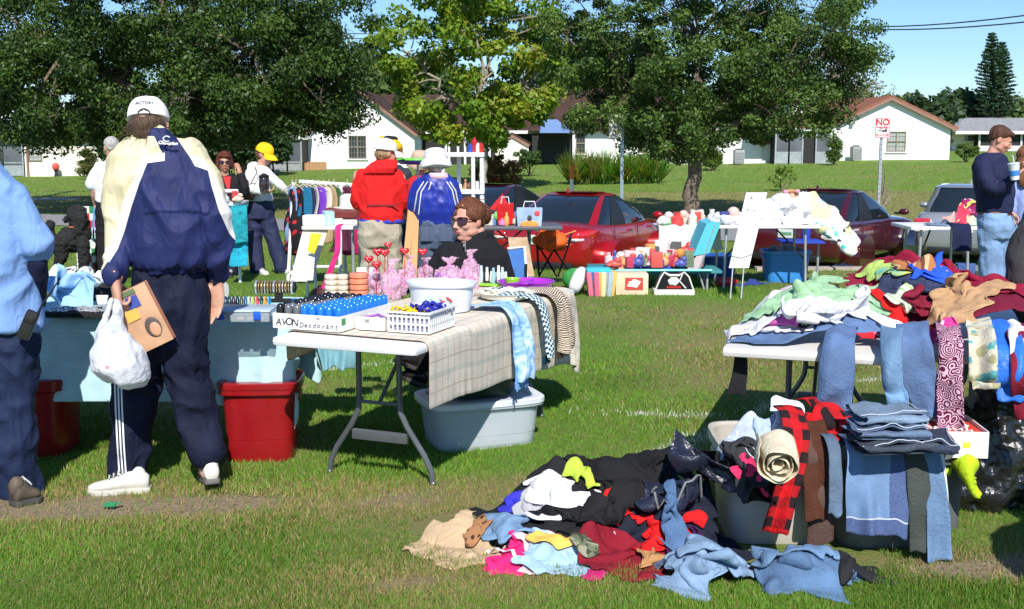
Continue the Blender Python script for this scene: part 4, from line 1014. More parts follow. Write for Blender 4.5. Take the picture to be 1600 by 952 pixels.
 limb(b,[(20,520),(24,650),(30,760)],[.08,.06,.045],Y);limb(b,[(-60,520),(-62,650),(-60,760)],[.08,.06,.045],Y)
 add_hand(b,wp(56,482,Y+.13),(-.3,.6,-.7),(-1,0,0),1,1.,.8);add_hand(b,wp(-95,474,Y+.12),(.2,.6,-.7),(1,0,0),-1,1.,.8)
 merged(b,.009,'body',SK,rt);make_hair(hd,rt,hairmat('hair_dark',(.04,.03,.02)),1.03,'short',3)
 BS=cloth_mat('light_blue_cotton',(.19,.33,.64),.8,var=.05)
 b=MB();tors(b,[(-38,252,28,.085),(-37,266,44,.10),(-36,288,66,.12),(-34,330,80,.145),(-28,420,80,.15),(-26,512,84,.155)],Y,26)
 limb(b,[(20,312),(40,345,-.01),(56,390,-.02)],[.082,.080,.074],Y);limb(b,[(-95,312),(-110,335),(-116,388)],[.088,.088,.080],Y)
 merged(b,.0085,'shirt',BS,rt,folds(.013,5,3,11.))
 b=MB();limb(b,[(50,372,-.01),(59,405,-.02),(56,474,.11)],[.05,.050,.044],Y);merged(b,.009,'undershirt_sleeve',cloth_mat('navy_jersey',(.012,.014,.045)),rt,folds(.004,9,6,1.))
 b=MB();tors(b,[(-22,500,80,.14),(-20,530,84,.14),(-20,570,74,.12)],Y,24);limb(b,[(16,520),(18,620),(22,700),(30,772)],[.125,.11,.105,.10],Y);limb(b,[(-66,520),(-66,640),(-62,772)],[.125,.11,.10],Y)
 merged(b,.0085,'trousers',cloth_mat('navy_work',(.010,.020,.060),.75),rt,folds(.014,6,5,17.))
 BT=mat('worn_boot',(.10,.075,.05),.7,.3,20);add_shoe(rt,gp(20,792),gp(62,780),.1,.11,BT,sole_dark());add_shoe(rt,gp(-62,792),gp(-30,775),.1,.11,BT,sole_dark())
 r2=empty('two_way_radio',wp(44,520,Y-.12),label='black two way radio with thin antenna clipped at the hip of the blue shirted person',cat='radio')
 b=MB();R=Matrix.Rotation(.45,3,'Y');c=wp(44,508,Y-.13);b.box(c,(.055,.035,.135),rot=R,bev=.008);b.box(c+R@V((0,-.02,.03)),(.04,.006,.03),rot=R,bev=.002);o=b.build('casing',mat('radio_black',(.015,.015,.015),.4),r2)
 b=MB();b.tube([c+R@V((.02,0,.065)),c+R@V((.02,0,.10)),wp(92,438,Y-.14)],[.007,.005,.003],8);b.build('antenna',mat('radio_black',(.015,.015,.015),.4),r2)
 Y=13.6;rt=person(175,Y,'grey haired person in white shirt and black trousers holding a dog leash')
 hd=Fr(wp(174,231,Y),(-.55,.8,-.12));b=MB();add_head(b,hd,1.02);b.tube([wp(175,240,Y),wp(177,256,Y)],[.058,.065],12)
 tors(b,[(177,256,13,.07),(178,272,26,.09),(176,320,22,.1),(176,350,22,.11)],Y);limb(b,[(152,266),(146,298,0),(149,318,.1)],[.055,.045,.032],Y);limb(b,[(204,266),(212,298),(208,318,.1)],[.055,.045,.032],Y)
 limb(b,[(166,340),(163,380),(162,425)],[.08,.06,.045],Y);limb(b,[(188,340),(190,380),(190,425)],[.08,.06,.045],Y);add_hand(b,wp(149,319,Y+.1),(0,.3,-1),(1,0,0),1,1,1.2);add_hand(b,wp(208,319,Y+.1),(0,.3,-1),(-1,0,0),-1,1,.7)
 merged(b,.011,'body',SK,rt);make_hair(hd,rt,hairmat('hair_grey',(.42,.40,.38)),1.0,'short',5)
 b=MB();tors(b,[(176,249,9,.07),(178,256,18,.10),(178,268,28,.12),(176,290,28,.135),(176,316,27,.14)],Y,24);limb(b,[(158,262),(149,276),(144,289)],[.075,.078,.078],Y);limb(b,[(200,262),(208,276),(212,289)],[.075,.078,.078],Y)
 merged(b,.010,'shirt',WHITECLOTH,rt,folds(.006,6,3,5.))
 b=MB();tors(b,[(176,312,26,.13),(176,335,27,.14),(176,350,24,.12)],Y);limb(b,[(164,340),(162,385),(162,428)],[.11,.10,.09],Y);limb(b,[(189,340),(190,385),(190,428)],[.11,.10,.09],Y);merged(b,.011,'trousers',BLACKCLOTH,rt,folds(.006,6,4,3.))
 for q in(162,190):g=V((wp(q,430,Y).x,Y,0));add_shoe(rt,g,g+V((-.1,.25,0)),.07,.1,BLACKCLOTH,sole_dark())
 ls=MB();pts=[wp(148,322,Y+.1),wp(146,345,Y+.05),wp(146,372,Y),wp(151,381,Y-.02),wp(158,372,Y-.05),wp(155,350,Y),wp(151,325,Y+.1)];ls.tube([pts[0]]+pts[1:],.012,6,flat=.4);ls.tube([pts[3],wp(135,365,Y+.05),wp(122,360,Y+.1)],.010,6,flat=.5)
 tag(ls.build('leash',mat('leash_blue',(.06,.22,.52),.6),loc=pts[0]),'blue dog leash hanging in a loop from the hand of the grey haired person','leash')
 Y=13.9;rt=person(350,Y,'person with short auburn hair, sunglasses and black jacket, hand raised to the ear')
 hd=Fr(wp(351,254,Y),(.25,-1,-.05));b=MB();add_head(b,hd,1.0);b.tube([wp(351,262,Y),wp(351,278,Y)],[.048,.055],12)
 tors(b,[(351,276,10,.06),(350,288,23,.08),(350,340,20,.09),(350,360,22,.1)],Y)
 Wr=limb(b,[(372,284),(386,300,-.1),(374,268,-.12)],[.05,.042,.03],Y);add_hand(b,wp(374,267,Y-.12),(-.35,.3,1),(-.8,.6,0),-1,.95,.9);limb(b,[(328,284),(322,312),(330,336,-.15)],[.05,.042,.03],Y);add_hand(b,wp(330,337,Y-.15),(.5,-.5,-.6),(1,0,0),1,.9,.8)
 limb(b,[(342,350),(340,390),(340,424)],[.08,.06,.045],Y);limb(b,[(360,350),(362,390),(362,424)],[.08,.06,.045],Y)
 merged(b,.010,'body',skin((.50,.27,.18)),rt);face_bits(hd,rt,1.,(.5,.1,.1),False);glasses(hd,rt,1.);make_hair(hd,rt,hairmat('hair_auburn',(.10,.025,.012)),1.02,'bob',7)
 b=MB();tors(b,[(351,274,12,.075),(350,282,25,.10),(350,305,27,.12),(350,340,24,.12),(350,352,25,.12)],Y);limb(b,[(331,284),(324,310),(329,330,-.12)],[.065,.062,.05],Y);limb(b,[(370,284),(385,301,-.1),(377,276,-.12)],[.065,.062,.048],Y)
 merged(b,.010,'jacket',BLACKCLOTH,rt,folds(.005,7,4,9.));b=MB();p=wp(354,290,Y-.115);b.prism([wp(348,276,Y-.105),wp(361,276,Y-.105),wp(358,303,Y-.135)],(0,-.006,0));b.build('shirt',mat('top_red',(.62,.03,.03),.8),rt)
 b=MB();tors(b,[(350,345,23,.11),(350,365,24,.11)],Y);limb(b,[(341,358),(340,390),(340,426)],[.09,.08,.08],Y);limb(b,[(360,358),(362,390),(362,426)],[.09,.08,.08],Y);merged(b,.011,'trousers',NAVYP,rt)
 for q in(340,362):g=V((wp(q,430,Y).x,Y,0));add_shoe(rt,g,g+V((.03,-.24,0)),.06,.09,BLACKCLOTH,sole_dark())
 Y=14.15;rt=person(420,Y,'person in yellow cap and white hooded top reaching for the clothes rail')
 hd=Fr(wp(414,242,Y),(.93,-.35,-.38));b=MB();add_head(b,hd,1.02);b.tube([wp(411,250,Y),wp(405,266,Y)],[.05,.06],12)
 tors(b,[(404,264,12,.06),(403,280,20,.10),(403,310,19,.11),(404,335,20,.12)],Y)
 limb(b,[(416,270,-.05),(438,290,-.12),(460,308,-.05)],[.05,.04,.03],Y);add_hand(b,wp(461,309,Y-.05),(1,.1,-.35),(0,.1,-1),1,1,.5);limb(b,[(390,272,-.1),(390,296,-.16),(412,300,-.28)],[.05,.045,.03],Y);add_hand(b,wp(413,300,Y-.28),(1,0,.05),(0,.2,1),1,1,.7)
 limb(b,[(398,335),(399,375),(402,417)],[.08,.06,.045],Y);limb(b,[(413,335),(428,378),(442,416)],[.08,.06,.045],Y)
 merged(b,.010,'body',SK,rt);face_bits(hd,rt);make_hair(hd,rt,hairmat('hair_brown',(.12,.06,.03)),1.0,'back',9)
 YC=cloth_mat('yellow_cap',(.85,.55,.01));cap_(hd,rt,YC,YC,1.12)
 b=MB();tors(b,[(405,258,8,.06),(403,264,16,.09),(402,278,22,.125),(402,300,22,.13),(404,314,23,.135)],Y);limb(b,[(414,268,-.05),(438,291,-.12),(456,305,-.05)],[.066,.055,.042],Y);limb(b,[(391,270,-.08),(389,296,-.16),(408,300,-.27)],[.066,.06,.042],Y);b.ell(wp(398,262,Y+.06),(.1,.09,.07),14,10)
 merged(b,.010,'hooded_top',WHITECLOTH,rt,folds(.005,7,4,13.))
 b=MB();tors(b,[(404,308,21,.125),(405,325,24,.14),(406,342,22,.13)],Y);limb(b,[(396,335),(398,375),(402,419)],[.105,.092,.10],Y);limb(b,[(414,335),(428,378),(441,418)],[.105,.092,.10],Y)
 merged(b,.010,'trousers',cloth_mat('navy_slacks',(.022,.028,.075),.7),rt,folds(.005,6,4,19.))
 SH=mat('white_canvas',(.72,.70,.68),.7);g=wp(400,424,Y);
 for q in((400,424,418,427),(438,423,456,426)):add_shoe(rt,gp(q[0],q[1]+2),gp(q[2],q[3]+2)+V((.02,-.1,0)),.06,.09,SH,SH)
 bg=empty('shoulder_bag',wp(383,312,Y-.2),label='dark brown leather shoulder bag hanging behind the yellow capped person',cat='bag')
 b=MB();b.loft([(wp(383,313,Y-.16),V((.10,0,0)),V((0,.05,0))),(wp(383,305,Y-.16),V((.125,0,0)),V((0,.07,0))),(wp(382,292,Y-.16),V((.11,0,.02)),V((0,.06,0))),(wp(380,282,Y-.16),V((.06,0,.0)),V((0,.03,0)))],18);merged(b,.009,'pouch',mat('brown_leather',(.055,.025,.022),.38,.3,9,.4,40),bg,folds(.008,9,9,2.))
 b=MB();b.tube([wp(374,290,Y-.2),wp(370,275,Y-.18),wp(366,262,Y-.15),wp(371,256,Y-.05)],.012,8,flat=.5);b.tube([wp(391,288,Y-.2),wp(397,278,Y-.22),wp(402,268,Y-.2),wp(398,260,Y-.1)],.010,8,flat=.5);b.build('strap',mat('tan_leather',(.30,.15,.09),.45),bg)
 jr=empty('glass_canister',wp(414,295,Y-.3),label='dark glass canister with a black lid held against the white top',cat='canister');c=wp(413,296,Y-.33)
 b=MB();b.lathe(c,[(.055,0),(.062,.02),(.062,.12),(.05,.14)],18);b.build('jar',mat('dark_glass',(.03,.02,.02),.08,spec=.9),jr);b=MB();b.lathe(c,[(.056,.13),(.06,.14),(.06,.165),(.03,.18),(.015,.19)],18);b.build('lid',BLACKCLOTH,jr)
 Y=11.1;rt=person(595,Y,'person from behind in a bright red hooded top, white cap and khaki trousers')
 hd=Fr(wp(604,240,Y),(.85,.5,-.12));b=MB();add_head(b,hd,1.0);b.tube([wp(602,250,Y),wp(597,268,Y)],[.05,.06],12)
 tors(b,[(596,266,14,.07),(593,285,32,.1),(594,340,28,.12),(596,380,28,.12)],Y)
 limb(b,[(560,275),(558,316,.02),(584,326,.16)],[.055,.045,.03],Y);limb(b,[(625,278),(630,316,.02),(610,326,.2)],[.055,.045,.03],Y);add_hand(b,wp(586,326,Y+.17),(.7,.7,0),(0,.7,-.7),1,.95,.9);add_hand(b,wp(608,326,Y+.2),(-.5,.8,0),(0,.7,-.7),-1,.95,.9)
 limb(b,[(580,370),(580,420),(580,475)],[.085,.06,.045],Y);limb(b,[(612,370),(612,420),(612,475)],[.085,.06,.045],Y)
 merged(b,.010,'body',SK,rt);face_bits(hd,rt);make_hair(hd,rt,hairmat('hair_blond',(.28,.18,.09)),.98,'back',13);CC=cloth_mat('cream_cap',(.74,.71,.62));cap_(hd,rt,CC,CC,1.12)
 b=MB();tors(b,[(598,255,14,.07),(596,263,20,.1),(593,275,34,.12),(592,300,34,.135),(594,322,33,.14),(596,336,34,.145),(597,346,33,.14)],Y,24)
 limb(b,[(568,276),(560,300),(558,318,.02),(582,328,.15)],[.078,.074,.066,.05],Y);limb(b,[(618,276),(628,300),(630,318,.02),(612,328,.18)],[.078,.074,.066,.05],Y)
 b.loft([(wp(592,272,Y-.10),V((.15,0,0)),V((0,.04,0))),(wp(596,262,Y-.09),V((.15,0,0)),V((0,.065,0))),(wp(601,254,Y-.04),V((.12,0,0)),V((0,.07,0))),(wp(604,250,Y),V((.09,0,0)),V((0,.06,0)))],18)
 merged(b,.0095,'hooded_top',cloth_mat('red_fleece',(.66,.012,.012),.85),rt,folds(.007,6,4,23.))
 b=MB();b.box(wp(598,321,Y-.142),(.30,.004,.02));b.build('waist_cord',mat('maroon',(.25,.01,.02),.8),rt)
 b=MB();tors(b,[(596,342,34,.142),(596,349,35,.146)],Y);merged(b,.01,'undershirt_hem',cloth_mat('royal_blue',(.03,.05,.45)),rt)
 b=MB();tors(b,[(596,344,32,.138),(595,365,35,.15),(595,385,32,.13)],Y);limb(b,[(580,375),(580,425),(580,478)],[.108,.10,.10],Y);limb(b,[(611,375),(611,425),(611,478)],[.108,.10,.10],Y);merged(b,.0095,'trousers',KHAKI,rt,folds(.009,7,5,27.))
 for q in(580,611):g=V((wp(q,430,Y).x,Y,0));add_shoe(rt,g,g+V((.05,.24,0)),.07,.1,SH,sole_dark())
 Y=12.9;rt=person(612,Y,'person in a yellow and black knitted hat, face in profile behind the red hooded top')
 hd=Fr(wp(616,238,Y),(.95,-.15,-.1));b=MB();add_head(b,hd,1.02);b.tube([wp(614,248,Y),wp(612,264,Y)],[.05,.06],12);tors(b,[(612,262,12,.07),(612,280,26,.1),(612,340,22,.12)],Y)
 for q in(-1,1):limb(b,[(612+q*24,272),(612+q*27,310),(612+q*14,326,-.15)],[.05,.04,.03],Y);add_hand(b,wp(612+q*14,327,Y-.15),(-q*.4,-.8,-.2),(0,0,-1),q,.95,.6);limb(b,[(612+q*12,340),(612+q*13,385),(612+q*13,430)],[.08,.06,.045],Y)
 merged(b,.011,'body',SK,rt);face_bits(hd,rt);b=MB();b.loft([(hd.p(0,-.01,.03),hd.R*.09,hd.F*.105),(hd.p(0,-.015,.09),hd.R*.088,hd.F*.10),(hd.p(0,-.03,.14),hd.R*.05,hd.F*.06)],20);kh=b.build('knitted_hat',cloth_mat('yellow_knit',(.80,.42,.01)),rt,ang=180)
 b=MB();b.loft([(hd.p(0,-.05,.10),hd.R*.06,hd.F*.085),(hd.p(0,-.05,.16),hd.R*.055,hd.F*.08),(hd.p(0,-.05,.175),hd.R*.03,hd.F*.05)],16);b.build('hat_top',BLACKCLOTH,kh,ang=180);b=MB();b.box(hd.p(0,-.155,.135),(.05,.03,.06),bev=.01);b.build('hat_tag',cloth_mat('yellow_knit2',(.80,.42,.01)),kh)
 b=MB();tors(b,[(613,258,12,.08),(612,266,24,.1),(612,300,26,.13),(612,345,24,.13)],Y);[limb(b,[(612+q*22,272),(612+q*26,308),(612+q*16,322,-.12)],[.066,.06,.045],Y)for q in(-1,1)];merged(b,.011,'jacket',cloth_mat('dark_jacket',(.03,.035,.05)),rt,folds(.006,7,4,31.))
 b=MB();tors(b,[(612,340,23,.12),(612,360,23,.12)],Y);[limb(b,[(612+q*12,350),(612+q*13,390),(612+q*13,438)],[.10,.085,.08],Y)for q in(-1,1)];merged(b,.012,'trousers',NAVYP,rt)
 for q in(-1,1):g=V((wp(612+q*13,430,Y).x,Y,0));add_shoe(rt,g,g+V((.2,-.1,0)),.07,.1,BLACKCLOTH,sole_dark())
 Y=10.6;rt=person(681,Y,'person from behind in white bucket hat, royal blue jacket with piping and jeans')
 hd=Fr(wp(680,256,Y),(-.35,.9,-.15));b=MB();add_head(b,hd,1.0);b.tube([wp(680,264,Y),wp(681,282,Y)],[.05,.06],12);tors(b,[(681,280,14,.07),(681,295,30,.1),(682,340,27,.12),(682,375,28,.12)],Y)
 limb(b,[(654,292),(648,330,.02),(668,336,.18)],[.055,.045,.03],Y);limb(b,[(708,292),(713,326,.02),(700,338,.16)],[.055,.045,.03],Y);add_hand(b,wp(669,336,Y+.19),(.6,.7,0),(0,.5,-.8),1,.92,.9);add_hand(b,wp(699,338,Y+.17),(-.5,.7,-.2),(0,.5,-.8),-1,.92,.9)
 limb(b,[(668,370),(668,430),(668,490)],[.085,.06,.045],Y);limb(b,[(696,370),(697,430),(697,490)],[.085,.06,.045],Y);merged(b,.010,'body',SK,rt)
 make_hair(hd,rt,hairmat('hair_white',(.55,.5,.45)),.98,'back',17);bucket(hd,rt,WHITECLOTH,1.08,.028,.15);
 b=MB();b.loft([(wp(684,270,Y-.06),V((.085,0,0)),V((0,.05,0))),(wp(685,277,Y-.06),V((.095,0,0)),V((0,.06,0))),(wp(686,281,Y-.05),V((.08,0,0)),V((0,.05,0)))],16);b.build('scarf',cloth_mat('pink_scarf',(.72,.45,.50)),rt,ang=180)
 def sdp(P,N):
  x,y,d=proj(P);r=np.full(len(x),1.)
  for pl in([(662,284),(652,300),(647,330)],[(668,284),(658,300),(654,335)],[(698,284),(707,298),(712,320)],[(703,284),(712,298),(716,318)],[(674,285),(670,296)]):
   for(ax,ay),(bx,by)in zip(pl,pl[1:]):
    ex,ey=bx-ax,by-ay;tt=np.clip(((x-ax)*ex+(y-ay)*ey)/(ex*ex+ey*ey),0,1);r=np.minimum(r,np.hypot(x-ax-ex*tt,y-ay-ey*tt)/168)
  return np.where(N[:,1]<.4,r,1.)
 t=NT('blue_jacket');nz=t.noise(9,4);c=t.mix(t.mapr(nz,.3,.7),(.010,.022,.22),(.018,.035,.32));c=t.mix(t.mapr(t.attr('pipe').outputs['Fac'],.0045,.0065,1,0),c,(.6,.58,.5));t.set(col=c,rough=.42,spec=.4);t.bump(t.noise(30,4),.2,.01)
 b=MB();tors(b,[(682,270,16,.08),(682,277,24,.10),(682,288,36,.125),(681,310,37,.145),(682,330,36,.15),(682,342,31,.13),(682,350,30,.125)],Y,24)
 limb(b,[(658,292),(650,312),(649,332,.02),(667,340,.16)],[.082,.078,.07,.05],Y);limb(b,[(704,292),(711,312),(713,328,.02),(701,340,.14)],[.082,.078,.07,.05],Y);merged(b,.0092,'jacket',t.mat,rt,folds(.008,7,4,37.),attrs={'pipe':sdp})
 b=MB();tors(b,[(682,344,28,.122),(682,365,31,.14),(682,388,29,.12)],Y);limb(b,[(668,378),(668,430),(668,494)],[.105,.095,.09],Y);limb(b,[(696,378),(697,430),(697,494)],[.105,.095,.09],Y);merged(b,.0095,'jeans',DENIMD,rt,folds(.007,7,5,41.))
 b=MB();
 for q in(-1,1):b.box(wp(682+q*14,366,Y-.142),(.12,.006,.13),bev=.002)
 b.build('pocket',DENIMD,rt)
 for q in(668,697):g=V((wp(q,430,Y).x,Y,0));add_shoe(rt,g,g+V((-.05,.24,0)),.07,.1,SH,sole_dark())
 Y=12.3;rt=person(656,Y,'person in a tan sun hat and red top facing us behind the wooden boards')
 hd=Fr(wp(657,256,Y),(.3,-.95,-.15));b=MB();add_head(b,hd,.95);b.tube([wp(657,262,Y),wp(657,276,Y)],[.045,.05],12);tors(b,[(657,276,10,.07),(657,290,24,.09),(657,350,20,.11)],Y)
 for q in(-1,1):limb(b,[(657+q*23,290),(657+q*26,320),(657+q*10,330,-.2)],[.05,.04,.03],Y);add_hand(b,wp(657+q*10,330,Y-.2),(-q*.3,-.8,-.3),(0,0,-1),q,.9,.6);limb(b,[(657+q*11,350),(657+q*12,400),(657+q*12,445)],[.075,.055,.045],Y)
 merged(b,.011,'body',SK,rt);face_bits(hd,rt);glasses(hd,rt,.95);bucket(hd,rt,cloth_mat('tan_hat',(.55,.38,.27)),1.05,.03,.15)
 b=MB();tors(b,[(657,274,12,.08),(657,282,22,.1),(657,310,24,.12),(657,350,22,.12)],Y);[limb(b,[(657+q*21,290),(657+q*25,318),(657+q*12,328,-.17)],[.062,.055,.045],Y)for q in(-1,1)];merged(b,.011,'top',cloth_mat('red_top',(.55,.02,.02)),rt,folds(.005,7,4,43.))
 b=MB();tors(b,[(657,345,21,.11),(657,365,21,.11)],Y);[limb(b,[(657+q*11,355),(657+q*12,400),(657+q*12,450)],[.09,.08,.08],Y)for q in(-1,1)];merged(b,.012,'trousers',NAVYP,rt)
 for q in(-1,1):g=V((wp(657+q*12,430,Y).x,Y,0));add_shoe(rt,g,g+V((.05,-.22,0)),.07,.1,BLACKCLOTH,sole_dark())
 Y=7.75;rt=person(735,Y,'seated person in black fleece and sunglasses with auburn hair in a bun')
 hd=Fr(wp(731,345,Y),(-.66,-.78,-.06),(-.02,0,1));k=1.15;b=MB();add_head(b,hd,k,1.12);b.tube([wp(741,356,Y+.02),wp(742,380,Y+.03)],[.068,.078],16)
 b.ell(wp(728,372,Y-.03),(.055,.05,.03),14,10)
 tors(b,[(742,378,26,.08),(738,395,54,.13),(733,440,56,.16),(733,480,54,.18),(733,520,58,.19)],Y)
 limb(b,[(696,402),(681,450,-.04),(712,462,-.30)],[.055,.042,.035],Y);limb(b,[(774,402),(782,450,-.04),(752,462,-.30)],[.055,.042,.035],Y);add_hand(b,wp(714,462,Y-.31),(.8,-.5,0),(0,0,-1),-1,.98,.5);add_hand(b,wp(750,462,Y-.31),(-.8,-.5,0),(0,0,-1),1,.98,.5)
 limb(b,[(715,520,.0),(672,512,-.30),(650,590,-.38)],[.10,.075,.045],Y);limb(b,[(750,520,0),(715,512,-.36),(645,575,-.42)],[.10,.075,.045],Y)
 merged(b,.0065,'body',skin((.66,.37,.28)),rt);face_bits(hd,rt,k,(.50,.14,.13),False);glasses(hd,rt,k,(.045,.012,.012),(.10,.02,.02),h=.023);make_hair(hd,rt,hairmat('hair_auburn2',(.13,.045,.02)),k,'updo',21)
 b=MB();tors(b,[(747,362,24,.075,.03),(745,372,27,.09,.03),(741,384,40,.12),(737,400,56,.16),(733,430,58,.19),(733,470,56,.20),(733,515,60,.21)],Y,26)
 limb(b,[(700,400),(683,425),(678,452,-.04),(706,464,-.25)],[.090,.088,.078,.056],Y);limb(b,[(772,400),(784,425),(786,452,-.04),(758,464,-.25)],[.090,.088,.078,.056],Y)
 merged(b,.0075,'fleece',cloth_mat('black_fleece',(.010,.010,.012),.95,0.),rt,folds(.008,6,4,47.))
 b=MB();b.box(wp(727,385,Y-.135),(.006,.006,.07));b.box(wp(725,383,Y-.142),(.012,.006,.02));b.build('zip',mat('zip_metal',(.5,.5,.5),.3,metal=.8),rt,smooth=False)
 b=MB();tors(b,[(733,505,58,.2),(733,525,60,.22),(733,540,54,.2)],Y);limb(b,[(715,522),(672,512,-.30),(652,588,-.38)],[.13,.10,.075],Y);limb(b,[(750,522),(715,512,-.36),(648,572,-.42)],[.13,.10,.075],Y);merged(b,.009,'trousers',BLACKCLOTH,rt,folds(.006,7,6,51.))
 BL=mat('black_boot',(.014,.012,.012),.35);add_shoe(rt,wp(662,606,Y-.40)-V((0,0,.0)),wp(620,590,Y-.50),.09,.10,BL,sole_dark());add_shoe(rt,wp(650,580,Y-.46),wp(615,566,Y-.56),.09,.10,BL,sole_dark())
 Y=10.2;rt=person(1552,Y,'young person in navy long sleeved shirt and faded jeans looking down with a paper cup')
 hd=Fr(wp(1563,219,Y),(.82,-.35,-.42),(.1,0,1));b=MB();add_head(b,hd,.98);b.tube([wp(1557,228,Y+.02),wp(1549,248,Y+.02)],[.052,.06],14);tors(b,[(1549,244,14,.07),(1548,262,26,.11),(1552,320,23,.11),(1554,350,24,.11)],Y)
 limb(b,[(1534,262,-.1),(1556,298,-.22),(1586,276,-.30)],[.055,.045,.03],Y);add_hand(b,wp(1588,274,Y-.30),(.7,-.15,.55),(-.3,.2,.6),-1,1.,.8);limb(b,[(1568,262,.12),(1578,300,.12),(1574,328,-.02)],[.055,.045,.03],Y);add_hand(b,wp(1574,330,Y-.02),(.6,-.3,-.5),(-1,0,0),-1,1,.6)
 limb(b,[(1546,350),(1548,400),(1550,480)],[.085,.06,.045],Y);limb(b,[(1570,350),(1576,400),(1574,480)],[.085,.06,.045],Y)
 merged(b,.009,'body',skin((.64,.34,.25)),rt);face_bits(hd,rt);make_hair(hd,rt,hairmat('hair_brown2',(.085,.035,.018)),.98,'short',25)
 b=MB();tors(b,[(1549,239,13,.075),(1548,246,23,.10),(1547,262,28,.13),(1550,290,27,.14),(1553,318,26,.13),(1554,332,26,.13)],Y,24);limb(b,[(1537,260,-.09),(1538,280,-.16),(1557,300,-.22),(1580,281,-.29)],[.08,.076,.062,.045],Y);limb(b,[(1565,262,.1),(1577,298,.12),(1575,322,0)],[.078,.062,.045],Y)
 merged(b,.009,'shirt',cloth_mat('navy_jersey2',(.012,.016,.055)),rt,folds(.007,6,4,53.))
 b=MB();tors(b,[(1554,330,25,.125),(1554,335,25,.125)],Y);b.build('belt',mat('belt_brown',(.15,.05,.03),.5),rt,ang=180)
 b=MB();tors(b,[(1554,332,24,.12),(1556,350,28,.14),(1558,372,27,.12)],Y);limb(b,[(1546,360),(1549,410),(1551,486)],[.108,.095,.09],Y);limb(b,[(1571,360),(1577,410),(1574,486)],[.108,.09,.085],Y);merged(b,.009,'jeans',denim('faded_denim',(.13,.23,.40),.6),rt,folds(.009,7,5,57.))
 for q in(1551,1574):g=V((wp(q,430,Y).x,Y,0));add_shoe(rt,g,g+V((.24,-.08,0)),.07,.1,SH,sole_dark())
 cu=empty('paper_cup',wp(1582,282,Y-.36),label='white and blue paper cup held up by the young person in navy',cat='cup');c=wp(1586,281,Y-.37);b=MB();b.M=Matrix.Translation(c)@Matrix.Rotation(-.15,4,'Y');b.lathe((0,0,0),[(.034,0),(.046,.13),(.048,.135)],18);cb=b.build('cup_body',mat('cup_white',(.75,.78,.82),.4),cu)
 b=MB();b.M=Matrix.Translation(c)@Matrix.Rotation(-.15,4,'Y');b.lathe((0,0,0),[(.0395,.035),(.0435,.08)],18,cap=False);b.build('printed_band',mat('cup_blue',(.06,.22,.6),.4),cb);b=MB();b.M=Matrix.Translation(c)@Matrix.Rotation(-.15,4,'Y');b.lathe((0,0,0),[(.049,.133),(.05,.142),(.03,.146),(.01,.146)],18);b.tube([(.005,0,.14),(.0,0,.2),(-.01,0,.21)],.004,6);b.build('lid',mat('lid_white',(.7,.75,.8),.3),cu)
 Y=10.7;rt=person(1610,Y,'person with reddish brown hair and lilac blue top cut off by the right edge');hd=Fr(wp(1606,250,Y),(.5,.85,-.1));b=MB();add_head(b,hd,.98);b.tube([wp(1607,258,Y),wp(1608,276,Y)],[.045,.052],12);tors(b,[(1608,274,11,.06),(1608,288,25,.09),(1610,340,20,.1),(1610,365,25,.11)],Y)
 for q in(-1,1):limb(b,[(1609+q*25,286),(1609+q*29,318),(1609+q*26,350)],[.045,.038,.028],Y);add_hand(b,wp(1609+q*26,351,Y),(0,-.1,-1),(-q,0,0),q,.9,.5);limb(b,[(1609+q*12,365),(1609+q*13,420),(1609+q*13,485)],[.08,.055,.042],Y)
 merged(b,.011,'body',SK,rt);make_hair(hd,rt,hairmat('hair_redbrown',(.22,.09,.04)),1.02,'long',29)
 b=MB();tors(b,[(1608,270,12,.07),(1608,278,22,.09),(1609,300,26,.11),(1610,350,24,.12)],Y);[limb(b,[(1609+q*24,285),(1609+q*28,312),(1609+q*27,330)],[.06,.055,.05],Y)for q in(-1,1)];merged(b,.010,'top',cloth_mat('lilac_blue',(.30,.38,.72)),rt,folds(.006,7,4,59.))
 b=MB();tors(b,[(1610,346,23,.115),(1610,375,25,.12)],Y);[limb(b,[(1609+q*12,365),(1609+q*13,420),(1609+q*13,488)],[.10,.085,.08],Y)for q in(-1,1)];merged(b,.011,'jeans',DENIM,rt,folds(.006,7,5,61.))
 for q in(-1,1):g=V((wp(1609+q*13,430,Y).x,Y,0));add_shoe(rt,g,g+V((.1,.22,0)),.07,.1,SH,sole_dark())
 Y=5.6;rt=person(1672,Y,'charcoal sweatshirt person whose bent arm shows at the right edge');hd=Fr(wp(1700,262,Y+.1),(.3,.9,-.4));b=MB();add_head(b,hd,1.02);b.tube([wp(1694,280,Y+.05),wp(1688,305,Y)],[.058,.07],12);tors(b,[(1688,300,26,.08),(1680,330,62,.12),(1672,430,58,.13),(1672,500,58,.14)],Y)
 limb(b,[(1622,350),(1595,450,-.05),(1640,515,.18)],[.06,.048,.03],Y);limb(b,[(1738,350),(1762,450),(1715,515,.2)],[.06,.048,.03],Y);add_hand(b,wp(1643,517,Y+.2),(.4,.8,-.3),(0,0,-1),1,1,.6);add_hand(b,wp(1712,517,Y+.22),(-.4,.8,-.3),(0,0,-1),-1,1,.6)
 limb(b,[(1648,510),(1650,620),(1652,740)],[.09,.065,.045],Y);limb(b,[(1700,510),(1702,620),(1704,740)],[.09,.065,.045],Y);merged(b,.010,'body',SK,rt);make_hair(hd,rt,hairmat('hair_dark2',(.04,.03,.02)),1.02,'short',33)
